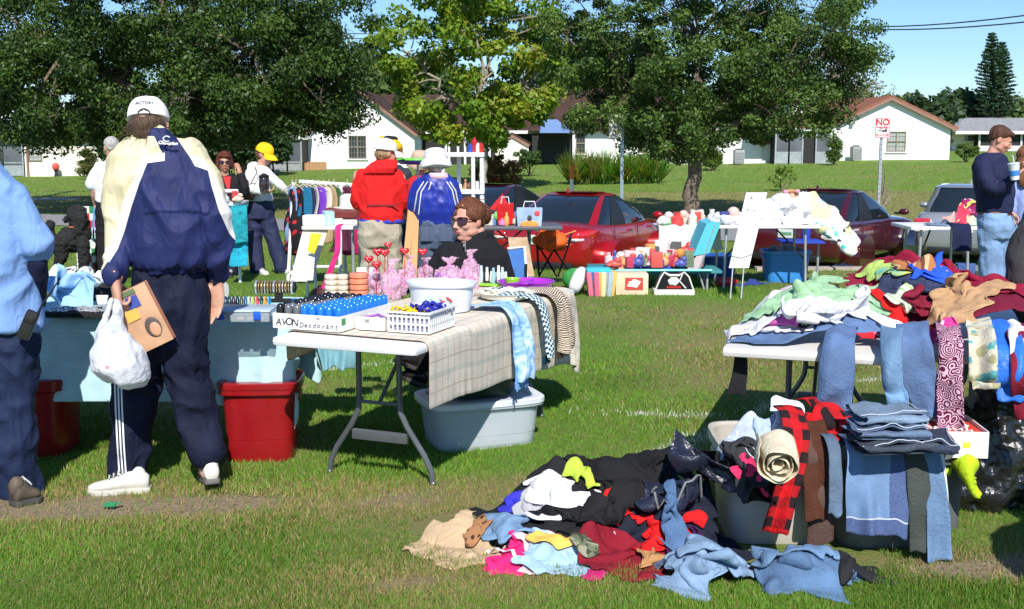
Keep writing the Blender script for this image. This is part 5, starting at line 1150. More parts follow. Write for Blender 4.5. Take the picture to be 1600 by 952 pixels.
 b=MB();tors(b,[(1690,290,26,.09),(1686,306,46,.11),(1682,325,70,.14),(1674,400,72,.17),(1670,470,74,.18),(1670,530,76,.17),(1670,552,66,.15)],Y,26);limb(b,[(1630,345),(1606,400,-.02),(1598,455,-.05),(1614,495,.08),(1636,512,.16)],[.10,.098,.092,.07,.055],Y);limb(b,[(1732,345),(1756,400),(1762,455),(1740,495,.1),(1718,512,.18)],[.10,.098,.092,.07,.055],Y)
 merged(b,.0085,'sweatshirt',cloth_mat('charcoal_fleece',(.050,.048,.048),.9),rt,folds(.008,5,3.5,67.));b=MB();tors(b,[(1670,540,68,.15),(1672,570,66,.15),(1674,600,58,.13)],Y);limb(b,[(1646,560),(1650,650),(1652,760)],[.125,.105,.10],Y);limb(b,[(1700,560),(1702,650),(1704,760)],[.125,.105,.10],Y);merged(b,.010,'trousers',NAVYP,rt,folds(.008,6,5,71.))
 for q in(1652,1704):g=V((wp(q,430,Y).x,Y,0));add_shoe(rt,g-V((0,.05,0)),g+V((.04,.22,0)),.08,.1,BLACKCLOTH,sole_dark())
 c=copy_tree(rt);put(c,(2.36,3.22,0),0,'person in charcoal sweatshirt standing just outside the frame at the lower right');c['category']='person'
build_people()
class Space:
 """what garments fall on: a height field plus oriented boxes"""
 def __init__(s,x0,y0,x1,y1,dx=.015,base=0.):
  s.x0,s.y0,s.dx=x0,y0,dx;s.nx=int((x1-x0)/dx)+1;s.ny=int((y1-y0)/dx)+1
  s.H=np.full((s.ny,s.nx),base,float);s.boxes=[]
  s.gx,s.gy=np.meshgrid(x0+np.arange(s.nx)*dx,y0+np.arange(s.ny)*dx)
 def box(s,c,half,rz,ztop,zbot=-1,hf=True):
  s.boxes.append((np.array(c[:2]),half,rz,ztop,zbot))
  if hf:s.raise_box(c,half,rz,ztop)
 def raise_box(s,c,half,rz,z):
  X=s.gx-c[0];Y=s.gy-c[1];u=X*math.cos(rz)+Y*math.sin(rz);v=-X*math.sin(rz)+Y*math.cos(rz)
  k=(np.abs(u)<half[0])&(np.abs(v)<half[1]);s.H[k]=np.maximum(s.H[k],z)
 def mound(s,x,y,rx,ry,h,rz=0.,z0=0.):
  X=s.gx-x;Y=s.gy-y;u=(X*math.cos(rz)+Y*math.sin(rz))/rx;v=(-X*math.sin(rz)+Y*math.cos(rz))/ry
  r=np.sqrt(u*u+v*v);n=vn(np.stack([s.gx*6,s.gy*6,0*X],-1))*.18;b=np.clip(1-(r+n*.5)**2.2,0,1)
  s.H=np.maximum(s.H,np.where(b>0,z0+h*b*(1+n),-9))
 def sample(s,x,y):
  i=np.clip((x-s.x0)/s.dx,0,s.nx-1.001);j=np.clip((y-s.y0)/s.dx,0,s.ny-1.001);a=i.astype(int);b=j.astype(int);f=i-a;g=j-b;H=s.H
  return(H[b,a]*(1-f)+H[b,a+1]*f)*(1-g)+(H[b+1,a]*(1-f)+H[b+1,a+1]*f)*g
 def collide(s,P,Q,t=.005,fr=.6,deep=.12):
  x,y,z=P[...,0],P[...,1],P[...,2];h=s.sample(x,y)+t;pen=h-z
  k=(pen>0)&(pen<deep);z[k]=h[k];hit=k
  g=(z<t);z[g]=t;hit=hit|g
  for c,half,rz,zt,zb in s.boxes:
   ca,sa=math.cos(rz),math.sin(rz);u=(x-c[0])*ca+(y-c[1])*sa;v=-(x-c[0])*sa+(y-c[1])*ca
   du=half[0]+t-np.abs(u);dv=half[1]+t-np.abs(v);dz=zt+t-z
   ins=(du>0)&(dv>0)&(dz>0)&(z>zb-t)
   top=ins&(dz<=np.minimum(du,dv)+.01);z[top]=zt+t
   su=ins&~top&(du<dv);sv=ins&~top&~su
   u2=np.where(su,np.sign(u)*(half[0]+t),u);v2=np.where(sv,np.sign(v)*(half[1]+t),v)
   kk=su|sv;x[kk]=(c[0]+u2*ca-v2*sa)[kk];y[kk]=(c[1]+u2*sa+v2*ca)[kk];hit=hit|ins
  P[...,0]=np.where(hit,x*(1-fr)+Q[...,0]*fr,x);P[...,1]=np.where(hit,y*(1-fr)+Q[...,1]*fr,y);P[...,2]=z
 def stamp(s,P,mask,add=.007):
  for fa in(0,.34,.67):
   for fb in(0,.34,.67):
    A=P[:-1,:-1]*(1-fa)*(1-fb)+P[:-1,1:]*fa*(1-fb)+P[1:,:-1]*(1-fa)*fb+P[1:,1:]*fa*fb;k=mask[:-1,:-1]&mask[1:,1:]
    i=np.round((A[...,0]-s.x0)/s.dx).astype(int);j=np.round((A[...,1]-s.y0)/s.dx).astype(int);k=k&(i>=0)&(j>=0)&(i<s.nx)&(j<s.ny)
    cur=s.H[j[k],i[k]];z=A[...,2][k]+add;ok=z-cur<.30
    np.maximum.at(s.H,(j[k][ok],i[k][ok]),z[ok])
def solve(P,rest,mask,sp,steps=70,iters=7,pins=None,fr=.6,bend=.25,grav=1.,damp=.94,t=.005,shear=.35,memory=True):
 Q=P.copy();P0=P.copy();m=mask.astype(float);g=9.81/3600*grav;ru,rv=rest
 sl=slice
 def grp(dy,dx,r,k):
  out=[]
  ny,nx=mask.shape
  for py in((0,1)if dy and not dx else(0,)):
   pass
  if dx and not dy:
   for o in range(2*dx):
    if o%(2*dx)<dx or True:
     a=(sl(None),sl(o,nx-dx,2*dx));b=(sl(None),sl(o+dx,nx,2*dx));out.append((a,b))
  elif dy and not dx:
   for o in range(2*dy):out.append(((sl(o,ny-dy,2*dy),sl(None)),(sl(o+dy,ny,2*dy),sl(None))))
  else:
   for o in(0,1):
    if dx>0:out.append(((sl(o,ny-1,2),sl(0,nx-1)),(sl(o+1,ny,2),sl(1,nx))))
    else:out.append(((sl(o,ny-1,2),sl(1,nx)),(sl(o+1,ny,2),sl(0,nx-1))))
  res=[]
  for a,b in out:
   w=m[a]*m[b]
   if w.size:
    rr=np.sqrt(((P0[a]-P0[b])**2).sum(-1,keepdims=True))if memory else r
    res.append((a,b,rr,(w*.5*k)[...,None]))
  return res
 G=grp(0,1,ru,1.)+grp(1,0,rv,1.);D=math.hypot(ru,rv);S=grp(1,1,D,shear)+grp(1,-1,D,shear);B=grp(0,2,2*ru,bend)+grp(2,0,2*rv,bend)+(grp(0,4,4*ru,bend*.6)+grp(4,0,4*rv,bend*.6)if memory else[])
 pp=P[pins].copy()if pins is not None else None
 for st in range(steps):
  vel=(P-Q)*damp;np.clip(vel,-.06,.06,out=vel);Q=P.copy();P=P+vel;P[...,2]-=g
  for it in range(iters):
   for a,b,r,w in(G+S+B if it%2==0 else G):
    A=P[a];Bp=P[b];d=Bp-A;L=np.sqrt((d*d).sum(-1,keepdims=True))+1e-9;c=d*((1-r/L)*w);P[a]=A+c;P[b]=P[b]-c
   if it%3==2:sp.collide(P,Q,t,0.)
   if pins is not None:P[pins]=pp
  sp.collide(P,Q,t,fr)
  if pins is not None:P[pins]=pp
 return P
def foldh(x,y,s,amp):
 th=s*1.3;ca,sa=math.cos(th),math.sin(th);w=.05*vn(np.stack([x*4+s,y*4,0*x+s],-1));w2=.05*vn(np.stack([x*4+s,y*4,0*x+s+9],-1))
 p=(x*ca-y*sa)+w;q=(x*sa+y*ca)+w2
 a=2*np.abs(vn(np.stack([p*12+s,q*4.5,0*x+3],-1)))**.8;b=2*np.abs(vn(np.stack([p*5+q*8+s,q*9-p*4,0*x+13],-1)));c=2*np.abs(vn(np.stack([p*22+s,q*13,0*x+23],-1)))
 d=vn(np.stack([p*4+s,q*4,0*x+33],-1))
 return amp*(a*.85+b*.5+c*.30+d*.9)
def aim(sp,px,py,up=.02):
 d=ray(px,py);t=2.5
 while t<20:
  p=d*t
  if CH+p.z<float(sp.sample(np.array(p.x),np.array(p.y)))+up:break
  t+=.01
 return(p.x,p.y)
def gmask(kind,u,v):
 a=np.abs(u)
 if kind=='tee':return((a<.52)&(v>-1))|((v>.38)&(a<1.01-.25*(1-v)))&~((a<.16)&(v>.88))
 if kind=='long':return(a<.42)|((v>.45))
 if kind=='jeans':return(a>.06+.05*(v<.1))|(v>.42)
 if kind=='blob':return(a**4+np.abs(v)**4)<1.0
 return np.ones_like(u,bool)
def garment(name,label,cat,sp,pos,size,ang,m,kind='blob',comp=(.62,.62),z=.10,seed=1,parent=None,group=None,cell=.017,steps=42,fr=.8,amp=.058,thick=.007,stamp=True,roll=0.,tilt=(0,0),t=.005,bend=.35,flat=False):
 """a garment dropped in a crumpled state on whatever lies below and left to settle"""
 kind='blob' if kind=='tee' and max(size)<.6 and thick<.0071 else kind;W,Hh=size;nx=max(8,int(W/cell));ny=max(8,int(Hh/cell));nx=min(nx,72);ny=min(ny,72)
 u,v=np.meshgrid(np.linspace(-1,1,nx),np.linspace(-1,1,ny));mask=gmask(kind,u,v)
 s=seed*7.7;x=u*W/2*comp[0];y=v*Hh/2*comp[1]
 x=x+.10*W*vn(np.stack([u*1.7+s,v*1.7,0*u+7],-1));y=y+.10*Hh*vn(np.stack([u*1.7+s,v*1.7,0*u+17],-1))
 rr=np.maximum(np.abs(u),np.abs(v))if kind!='blob' else(np.abs(u)**4+np.abs(v)**4)**.25;eg=sm(.72,1.,rr);x=x*(1-.05*eg);y=y*(1-.05*eg)
 zz=foldh(x,y,s,amp*2.0*(1-min(comp)*.55))-.03*eg
 ca,sa=math.cos(ang),math.sin(ang);X=pos[0]+x*ca-y*sa;Y=pos[1]+x*sa+y*ca
 base=sp.sample(X,Y);zmax=float(np.percentile(base[mask],92));bz=np.maximum(base,np.minimum(zmax,np.median(base[mask])+.02))
 Z=bz+z*.5+zz+x*tilt[0]+y*tilt[1]
 P=np.stack([X,Y,Z],-1);P=solve(P,(W/(nx-1),Hh/(ny-1)),mask,sp,steps,6,None,fr,bend,t=t)
 if stamp:sp.stamp(P,mask)
 return clothobj(name,label,cat,P,mask,W,Hh,m,parent,group,thick)
def clothobj(name,label,cat,P,mask,W,Hh,m,parent=None,group=None,thick=.003,sub=1):
 ny,nx=mask.shape;idx=np.arange(nx*ny).reshape(ny,nx);F=np.stack([idx[:-1,:-1],idx[:-1,1:],idx[1:,1:],idx[1:,:-1]],-1)
 k=mask[:-1,:-1]&mask[:-1,1:]&mask[1:,1:]&mask[1:,:-1];F=F[k];used=np.unique(F);mp=np.full(nx*ny,-1);mp[used]=np.arange(len(used));F=mp[F]
 u,v=np.meshgrid(np.linspace(0,W,nx),np.linspace(0,Hh,ny));uv=np.stack([u,v],-1).reshape(-1,2)[used];V3=P.reshape(-1,3)[used]
 loc=None
 if parent is None:c=V3.mean(0);loc=(c[0],c[1],V3[:,2].min())
 o=npmesh(name,V3,F,m,parent=parent,loc=loc,uvs=uv,smooth=True)
 s=o.modifiers.new('solid','SOLIDIFY');s.thickness=thick;s.offset=1
 if sub:q=o.modifiers.new('sub','SUBSURF');q.levels=sub;q.render_levels=sub
 if parent is None:tag(o,label,cat,group)
 return o
def fabric(name,kind,c1,c2=(0,0,0),scale=1.,rough=.85,c3=None,spec=.25,co='UV',cr=.5):
 c1=hexc(c1)if isinstance(c1,str)else c1;c2=hexc(c2)if isinstance(c2,str)else c2
 t=NT(name);uv=t.tc.outputs[co];s=t.sep(uv);U,W=s[0],s[1];n=t.noise(9,4)
 base=t.mix(t.mapr(n,.3,.7),tuple(x*.86 for x in c1),tuple(min(1,x*1.1)for x in c1));k=base
 saw=lambda x,f:t.math('FRACT',t.math('MULTIPLY',x,f*scale));band=lambda x,f,w:t.math('LESS_THAN',saw(x,f),w)
 if kind=='check':
  a=band(U,9,.5);b=band(W,9,.5);k=t.mix(t.math('MULTIPLY',a,b),t.mix(t.math('MULTIPLY',t.math('ADD',a,b),.38),base,c2),c2)
 elif kind=='plaid':
  for ax in(U,W):
   for f,w,c,st in((7.5,.035,c2,.55),(7.5,.13,c3 or c2,.28)):
    g=band(ax,f,w)if w<.1 else t.math('LESS_THAN',t.math('ABSOLUTE',t.math('SUBTRACT',saw(ax,f),.5)),.09)
    k=t.mix(t.math('MULTIPLY',g,st),k,c)
 elif kind=='stripe':k=t.mix(band(U,25,.35),base,c2)
 elif kind=='bigstripe':
  f=saw(U,6);k=t.mix(t.math('LESS_THAN',f,.3),base,c2);k=t.mix(t.math('GREATER_THAN',f,.75),k,c3 or c2)
 elif kind=='zebra':
  w=t.n('ShaderNodeTexWave',wave_type='BANDS',bands_direction='Y');w.inputs['Scale'].default_value=26*scale;w.inputs['Distortion'].default_value=6;w.inputs['Detail'].default_value=2;w.inputs['Detail Scale'].default_value=.7;t.l(uv,w.inputs[0]);k=t.mix(t.mapr(w.outputs['Fac'],.48,.56),c2,base)
 elif kind=='leopard':
  v=t.vor(28*scale,uv);k=t.mix(t.mapr(v.outputs['Distance'],.3,.36,1,0),base,c2);k=t.mix(t.mapr(v.outputs['Distance'],.1,.15,1,0),k,c3 or c1)
 elif kind=='floral':
  v=t.vor(16*scale,uv);k=t.mix(t.mapr(v.outputs['Distance'],.3,.36,1,0),base,c2)
  if c3:k=t.mix(t.mapr(t.noise(12*scale,2,uv),.55,.58),k,c3)
 elif kind=='dots':
  v=t.vor(42*scale,uv);k=t.mix(t.mapr(v.outputs['Distance'],.28,.34,1,0),base,c2)
 elif kind=='swirl':
  v=t.vor(15*scale,uv);d=v.outputs['Distance'];q=t.math('FRACT',t.math('MULTIPLY',d,5.));k=t.mix(t.math('LESS_THAN',q,.42),base,c2)
 elif kind=='tiedye':
  k=t.mix(t.mapr(t.noise(7*scale,4,uv,dist=2.),.35,.65),base,c2)
 elif kind=='camo':
  k=t.mix(t.mapr(t.noise(14*scale,2,uv),.5,.52),base,c2);k=t.mix(t.mapr(t.noise(17*scale,2,uv,dist=1),.56,.58),k,c3 or c2)
 elif kind=='hounds':
  ck=t.n('ShaderNodeTexChecker');ck.inputs['Scale'].default_value=70*scale;t.l(uv,ck.inputs[0]);k=t.mix(ck.outputs['Fac'],base,c2)
 elif kind=='sparkle':
  v=t.vor(130,uv);k=t.mix(t.mapr(v.outputs['Distance'],.05,.12,1,0),base,c2)
 elif kind=='denim':
  k=t.mix(t.mapr(t.noise(5,4),.35,.7),tuple(x*.62 for x in c1),tuple(min(1,x*1.15)for x in c1));k=t.mix(t.math('MULTIPLY',t.mapr(t.noise(350,2),.4,.7),.14),k,(.4,.48,.6))
 elif kind=='waffle':
  a=t.math('ABSOLUTE',t.math('SUBTRACT',saw(U,45),.5));b=t.math('ABSOLUTE',t.math('SUBTRACT',saw(W,45),.5));k=t.mix(t.mapr(t.math('MAXIMUM',a,b),.3,.5,0,.28),base,c2)
 t.set(col=k,rough=rough,spec=spec);w1=t.noise(22,3,dist=1.2);w2=t.noise(420,2)
 t.bump(t.math('ADD',t.mapr(t.math('ABSOLUTE',t.math('SUBTRACT',w1,.5)),0,.3),t.math('MULTIPLY',w2,.06)),.12 if kind in('waffle','plaid','stripe')else cr*.6,.014);return t.mat
def fold_table(label,center,rz,top=(.62,.60,.56),L=1.83,W=.75,h=.735,group='folding tables',zb=0.):
 rt=empty('folding_table',(0,0,0),0,label,'table',group)
 m=MB();m.box((0,0,h-.022),(L,W,.044),bev=.02);m.build('tabletop',mat('table_plastic',top,.45,.05,4,.08,200),rt,False)
 ST=mat('grey_steel',(.13,.14,.15),.35,.1,metal=.4)
 for sx in(-1,1):
  x=sx*(L/2-.34);m=MB()
  for sy in(-1,1):
   pts=[(x,sy*.11,h-.05),(x,sy*.11,.40),(x,sy*.115,.34),(x,sy*.15,.27),(x,sy*.24,.14),(x,sy*.275,.07),(x,sy*.285,.0)]
   m.tube(pts,.0145,10);m.ell((x,sy*.285,.012),(.018,.018,.014),10,6)
  m.box((x,0,.215),(.022,.30,.05),bev=.004);m.tube([(x,-.25,h-.055),(x,.25,h-.055)],.012,8);m.build('leg',ST,rt,False)
  m=MB();m.tube([(x,0,.38),(x-sx*.36,0,h-.05)],.010,8);m.tube([(x,-.11,.38),(x,.11,.38)],.009,8);m.build('brace',ST,rt,False)
 put(rt,(center[0],center[1],zb),rz);return rt
def table_from(A,B,L=1.83,side=1):
 """near end edge A->B; the table runs away from it"""
 A,B=V(A),V(B);s=(B-A);W=s.length;s.normalize();d=V((-s.y,s.x,0));c=(A+B)/2+d*L/2;return(c.x,c.y),math.atan2(d.y,d.x),d,s
def tote(label,x,y,w,d,h,rz,m,lid=None,lidm=None,group=None,z=0.,open_=True,name='storage_tub',rim=.018,handle=True):
 rt=empty(name,(0,0,0),0,label,'storage tub',group);b=MB()
 def ring(s,zz,o=0.,e=5.):
  L=[]
  for j in range(28):
   a=2*PI*j/28;ca=math.cos(a);sa=math.sin(a);ca=math.copysign(abs(ca)**(2/e),ca);sa=math.copysign(abs(sa)**(2/e),sa);L.append(V((ca*(w/2*s+o),sa*(d/2*s+o),zz)))
  return L
 rs=[ring(.88,.0),ring(.90,.012),ring(.915,h*.30),ring(.925,h*.305),ring(.95,h*.62),ring(.975,h*.86),ring(.975,h*.88,.006),ring(1,h*.9,rim*.5),ring(1,h*.9,rim),ring(1,h,rim),ring(1,h,rim*.4)]
 if open_:rs+=[ring(.97,h-.01,0),ring(.95,h*.6,-.004),ring(.88,.02,-.006)]
 b.rings(rs);b.build('tub',m,rt,False,ang=30)
 if handle:
  for sx in(-1,1):b=MB();b.box((sx*(w/2+.004),0,h*.80),(.02,d*.34,h*.10),bev=.008);b.build('handle',m,rt,False)
 if lid is not None:
  b=MB();b.rings([ring(1,h-.012,rim+.004),ring(1,h+.012,rim+.004),ring(1,h+.018,rim-.004),ring(.93,h+.018,-.01),ring(.91,h+.006,-.01),ring(.5,h+.006)]);b.build('lid',lidm or m,rt,False,ang=30)
 put(rt,(x,y,z),rz);return rt
def panel(name,pts,width,m,parent=None,seed=0,wob=.006,thick=.006,wdir=(1,0,0),flare=None,label=None,cat=None,cell=.016,group=None,taper=None,edge=True):
 """a folded garment hung over an edge: pts = path of its centre line"""
 pts=[V(p)for p in pts];L=[0]
 for a,b in zip(pts,pts[1:]):L.append(L[-1]+(b-a).length)
 ny=max(6,int(L[-1]/cell));nx=max(5,int(width/cell));wd=V(wdir).normalized();G=np.zeros((ny,nx,3))
 for i in range(ny):
  s=L[-1]*i/(ny-1);k=max(j for j in range(len(L))if L[j]<=s+1e-9);k=min(k,len(pts)-2);q=(s-L[k])/(L[k+1]-L[k]);p=pts[k].lerp(pts[k+1],q);tn=(pts[k+1]-pts[k]).normalized();n=wd.cross(tn).normalized()
  tp=1 if taper is None else 1+(taper-1)*i/(ny-1)
  for j in range(nx):
   u=j/(nx-1)-.5;gr=.5+1.3*i/ny;f=(abs(vn(np.array([[u*width*16+seed+s,s*2.2,seed*1.3]]))[0])*2.6+vn(np.array([[u*width*30+seed,s*9,seed]]))[0]*.6+abs(vn(np.array([[u*width*9+s*6+seed,s*11,seed*2.]]))[0])*1.3)*wob*gr;u=u+(.05*vn(np.array([[s*7,seed,u*3]]))[0]);
   G[i,j]=p+wd*(u*width*tp)-n*f+tn*(.02*vn(np.array([[u*7+seed,1.,seed]]))[0]*(i/ny))
 for _ in range(3):G[1:-1]=(G[:-2]+2*G[1:-1]+G[2:])/4
 o=clothobj(name,label,cat,G,np.ones((ny,nx),bool),width,L[-1],m,parent,group,thick);return o
def build_front():
 P=lambda px,py,z=0.:(lambda q:(q.x,q.y))(gp(px,py,z))
 sp=Space(-.7,3.6,2.9,5.9)
 DN=lambda nm,c:fabric(nm,'denim',c)
 c1=gp(1207,856);tw=.44;td=.50;f1=V((c1.x+.03,c1.y+td/2,0))
 light=tote('pale beige plastic tub half buried in clothes, flannel shirt hanging over it',f1.x,f1.y,tw,td,.40,-.02,mat('beige_plastic',(.46,.43,.37),.45,.06,6,.08,150),group='tubs behind the clothes pile')
 c2=gp(1395,868);f2=V((c2.x+.02,c2.y+.29,0));dark=tote('dark grey plastic tub hung with jeans, rim showing at the right',f2.x,f2.y,.46,.52,.43,-.03,mat('grey_plastic',(.13,.145,.14),.5,.06,6,.08,150),group='tubs behind the clothes pile')
 sp.box((f1.x,f1.y),(tw/2,td/2),-.02,.41);sp.box((f2.x,f2.y),(.235,.265),-.03,.44)
 m0=P(945,845);sp.mound(m0[0]+.04,m0[1]+.26,.58,.38,.27);q=P(1075,850);sp.mound(q[0],q[1]+.22,.32,.32,.29);q=P(905,830);sp.mound(q[0],q[1]+.30,.24,.22,.31)
 sp.mound(f1.x-.02,f1.y+.04,.21,.22,.18,0,.40);sp.mound(f2.x,f2.y+.05,.2,.22,.05,0,.42)
 q=P(715,850);sp.mound(q[0],q[1]+.12,.2,.2,.11);q=P(800,860);sp.mound(q[0],q[1]+.15,.2,.2,.10);q=P(885,870);sp.mound(q[0],q[1]+.15,.25,.2,.09)
 GR='clothes in the pile on the grass'
 items=[('black crumpled garment spread under the left of the clothes pile',fabric('f_black1','plain',(.012,.012,.014)),940,815,.0,(1.05,.7),.1,'rect',(.85,.85),1),('navy garment spread under the right of the clothes pile',fabric('f_navy1','plain',(.012,.015,.03)),1060,830,.0,(.62,.55),.3,'rect',(.82,.82),2),('black garment showing dark behind the white and grey tops of the pile',fabric('f_black2','plain',(.014,.014,.016)),900,770,.1,(.8,.55),-.2,'tee',(.75,.75),3),('tan corduroy trousers at the far left end of the clothes pile',fabric('f_tan','plain',(.50,.36,.22)),713,857,.0,(.44,.46),.5,'blob',(.8,.8),4),('royal blue cloth poking out at the upper left of the clothes pile',fabric('f_royal','plain',(.04,.04,.50)),808,790,.05,(.26,.22),.2,'blob',(.7,.7),5),('light grey top behind the denim jacket sleeve in the pile',fabric('f_grey','plain',(.40,.40,.42)),838,785,.08,(.36,.28),.6,'tee',(.65,.65),6),('hot pink track jacket with a white stripe at the front left of the pile',fabric('f_hotpink','plain',(.80,.02,.17)),797,868,.0,(.34,.42),-.5,'blob',(.68,.72),7),('pale pink top crumpled between the hot pink and the light blue',fabric('f_palepink','plain',(.80,.55,.58)),840,852,.04,(.28,.4),.2,'tee',(.6,.7),8),('light blue shirt spread at the front of the clothes pile',fabric('f_lightblue','plain',(.36,.54,.74)),890,875,.0,(.52,.42),.15,'blob',(.78,.72),9),('magenta scrap poking out at the front of the pile',fabric('f_magenta','plain',(.50,.01,.14)),930,893,.0,(.14,.12),0,'blob',(.7,.7),10),('maroon velvet top at the front right of the pile',fabric('f_maroon','plain',(.22,.008,.02)),975,878,.02,(.5,.38),-.15,'blob',(.75,.75),11),('bright red jersey lying over the right front of the pile',fabric('f_red','plain',(.62,.01,.012)),1030,838,.12,(.62,.30),-.1,'long',(.75,.7),12),('dark purple velvet scrap at the right front of the pile',fabric('f_purple','plain',(.045,.008,.06)),1085,862,.08,(.34,.24),.3,'blob',(.7,.7),13),('worn blue denim jacket sleeve draped over the left of the pile',DN('f_denim1',(.17,.30,.47)),786,815,.12,(.34,.30),-.3,'tee',(.66,.66),14),('brown leopard print scarf tucked behind the tan trousers',fabric('f_leop1','leopard',(.33,.16,.07),(.04,.02,.01)),745,822,.10,(.15,.26),-.8,'blob',(.6,.6),15),('yellow crumpled top in the middle of the pile',fabric('f_yellow','plain',(.85,.50,.10)),868,838,.14,(.30,.16),.05,'blob',(.62,.6),16),('green camouflage scrap between the yellow and the light blue',fabric('f_camo','camo',(.13,.15,.09),(.05,.06,.035),c3=(.28,.27,.18)),913,852,.10,(.2,.24),.3,'blob',(.65,.65),17),('white hooded top standing bright at the back left of the pile',WHITEF(),865,775,.22,(.36,.46),.7,'blob',(.6,.66),18),('black fleece jacket lying across the top of the pile',fabric('f_black3','plain',(.010,.010,.011)),965,750,.22,(.85,.50),-.08,'long',(.72,.7),19),('black fringed scarf in the centre of the pile',fabric('f_black4','dots',(.008,.008,.010),(.02,.02,.022)),885,800,.24,(.34,.26),.4,'blob',(.55,.55),20),('red garment showing between the black jackets of the pile',fabric('f_red2','plain',(.66,.015,.012)),965,785,.24,(.34,.18),.35,'blob',(.62,.6),21),('black top with a pink trim in the middle of the pile',fabric('f_black5','plain',(.012,.011,.012)),955,806,.22,(.46,.22),.35,'blob',(.7,.6),22),('lime green top on the upper left of the pile',fabric('f_lime','plain',(.46,.62,.06)),905,742,.30,(.32,.18),-.15,'blob',(.58,.6),23),('lime green scrap at the upper right of the pile beside the sparkling black top',fabric('f_lime2','plain',(.30,.55,.06)),1082,752,.22,(.14,.14),.15,'blob',(.7,.7),24),('navy jacket with a silver zip on the right of the pile',fabric('f_navyj','plain',(.018,.022,.045),rough=.45),1050,790,.22,(.50,.42),-.3,'tee',(.7,.7),25),('blue denim collar peeping out under the navy jacket',DN('f_denim2',(.07,.15,.30)),1052,818,.22,(.34,.20),.1,'blob',(.68,.6),26),('gold and brown patterned scarf balled up on the red jersey',fabric('f_leop2','leopard',(.42,.22,.09),(.09,.04,.015),c3=(.7,.5,.3)),1015,868,.16,(.18,.2),.2,'blob',(.5,.5),27),('shiny navy jacket hanging between the pile and the beige tub',fabric('f_shiny','plain',(.015,.018,.035),rough=.32,spec=.6),1108,822,.18,(.28,.36),.15,'blob',(.7,.75),28),]
 for lab,m,px,py,z,size,ang,kind,comp,seed in items:
  x,y=aim(sp,px,py);nm='garment'
  o=garment(nm,lab,'clothing',sp,(x,y),size,ang,m,kind,comp,.06,seed*3+1,group=GR)
  if 'track jacket' in lab:
   pt=[]
   for k in range(12):
    t=k/11;X=x-.09+.11*t;Yq=y+.09-.16*t;pt.append((X,Yq,float(sp.sample(np.array(X),np.array(Yq)))+.002))
   b=MB();b.tube(pt,.008,6,flat=.4);b.build('stripe',mat('stripe_white',(.75,.7,.7),.8),o)
  if 'silver zip' in lab:
   pt=[]
   for k in range(16):
    t=k/15*PI*1.35+2.4;X=x+.02+.10*math.cos(t);Yq=y+.02+.085*math.sin(t);pt.append((X,Yq,float(sp.sample(np.array(X),np.array(Yq)))+.004))
   b=MB();b.tube(pt,.005,6);b.build('zip',mat('zip_silver',(.5,.5,.5),.3,metal=.7),o)
 G2='clothes in and over the tubs'
 sp.mound(f1.x-.10,f1.y+.02,.16,.18,.16,0,.40)
 def tp(px,py,z):return aim(sp,px,py)
 garment('garment','black top with glittering threads slumped over the left corner of the beige tub','clothing',sp,tp(1155,712,.42),(.52,.42),.3,fabric('f_sparkle','sparkle',(.012,.014,.014),(.18,.22,.2)),'blob',(.75,.75),.08,81,group=G2)
 garment('garment','pink scrap hanging on the front of the beige tub under the black top','clothing',sp,tp(1172,748,.35),(.2,.26),.1,fabric('f_pink3','plain',(.72,.03,.12)),'blob',(.7,.8),.03,82,group=G2)
 garment('garment','grey blue patterned top heaped at the left of the beige tub','clothing',sp,tp(1165,690,.47),(.36,.32),.6,fabric('f_gb','dots',(.42,.48,.58),(.7,.75,.82)),'tee',(.66,.66),.06,83,group=G2)
 garment('garment','crumpled light blue shirt sleeve topping the left tub','clothing',sp,tp(1205,665,.52),(.26,.22),.9,fabric('f_lb2','plain',(.38,.48,.62)),'blob',(.55,.55),.06,84,group=G2)
 garment('garment','black garment heaped in the beige tub behind the cream roll','clothing',sp,tp(1195,708,.48),(.34,.32),.2,fabric('f_black7','plain',(.012,.012,.014)),'blob',(.7,.7),.05,85,group=G2)
 garment('garment','white sheet folded at the back of the beige tub','clothing',sp,tp(1240,668,.50),(.26,.26),.1,WHITEF(),'rect',(.8,.8),.04,86,group=G2)
 garment('garment','charcoal grey top slumped over the left rim of the beige tub','clothing',sp,tp(1160,705,.5),(.36,.40),.1,fabric('f_char','plain',(.03,.032,.036)),'blob',(.8,.8),.03,87,group=G2)
 cr=gp(1213,712,.49);b=[];c=V((cr.x,cr.y-.02,.50));n=90;G=np.zeros((10,n,3));ax=V((.15,.96,.18)).normalized();e1=ax.cross(V((0,0,1))).normalized();e2=ax.cross(e1)
 for j in range(n):
  t=j/(n-1);a=t*PI*7.2;rad=.012+.058*t
  for i in range(10):
   w=(i/9-.5)*.20;rr=rad*(1+.07*math.sin(a*2.3+i*.5)+.05*math.sin(a*5+i));G[i,j]=c+ax*(w+.012*math.sin(a*1.7))+e1*math.cos(a)*rr*1.1+e2*math.sin(a)*rr
 clothobj('garment','cream trousers rolled up into a thick coil on the beige tub','clothing',G,np.ones((10,n),bool),1.2,.2,fabric('f_cream','plain',(.70,.61,.44)),None,G2,.004)
 sp.raise_box((c.x,c.y),(.06,.09),0,.55)
 sp.mound(1.285,4.80,.17,.17,.12,0,.43);garment('garment','cream shirt bunched between the flannel shirt and the folded jeans','clothing',sp,(f1.x+.25,f1.y-.02),(.26,.22),-.2,fabric('f_cream2','plain',(.72,.68,.58)),'blob',(.6,.6),.05,92,group=G2)
 jm=[(DN('f_j1',(.18,.26,.36)),'faded grey blue jeans'),(DN('f_j2',(.10,.15,.24)),'mid blue jeans'),(DN('f_j3',(.03,.04,.06)),'charcoal jeans'),(DN('f_j4',(.016,.024,.055)),'dark indigo jeans')]
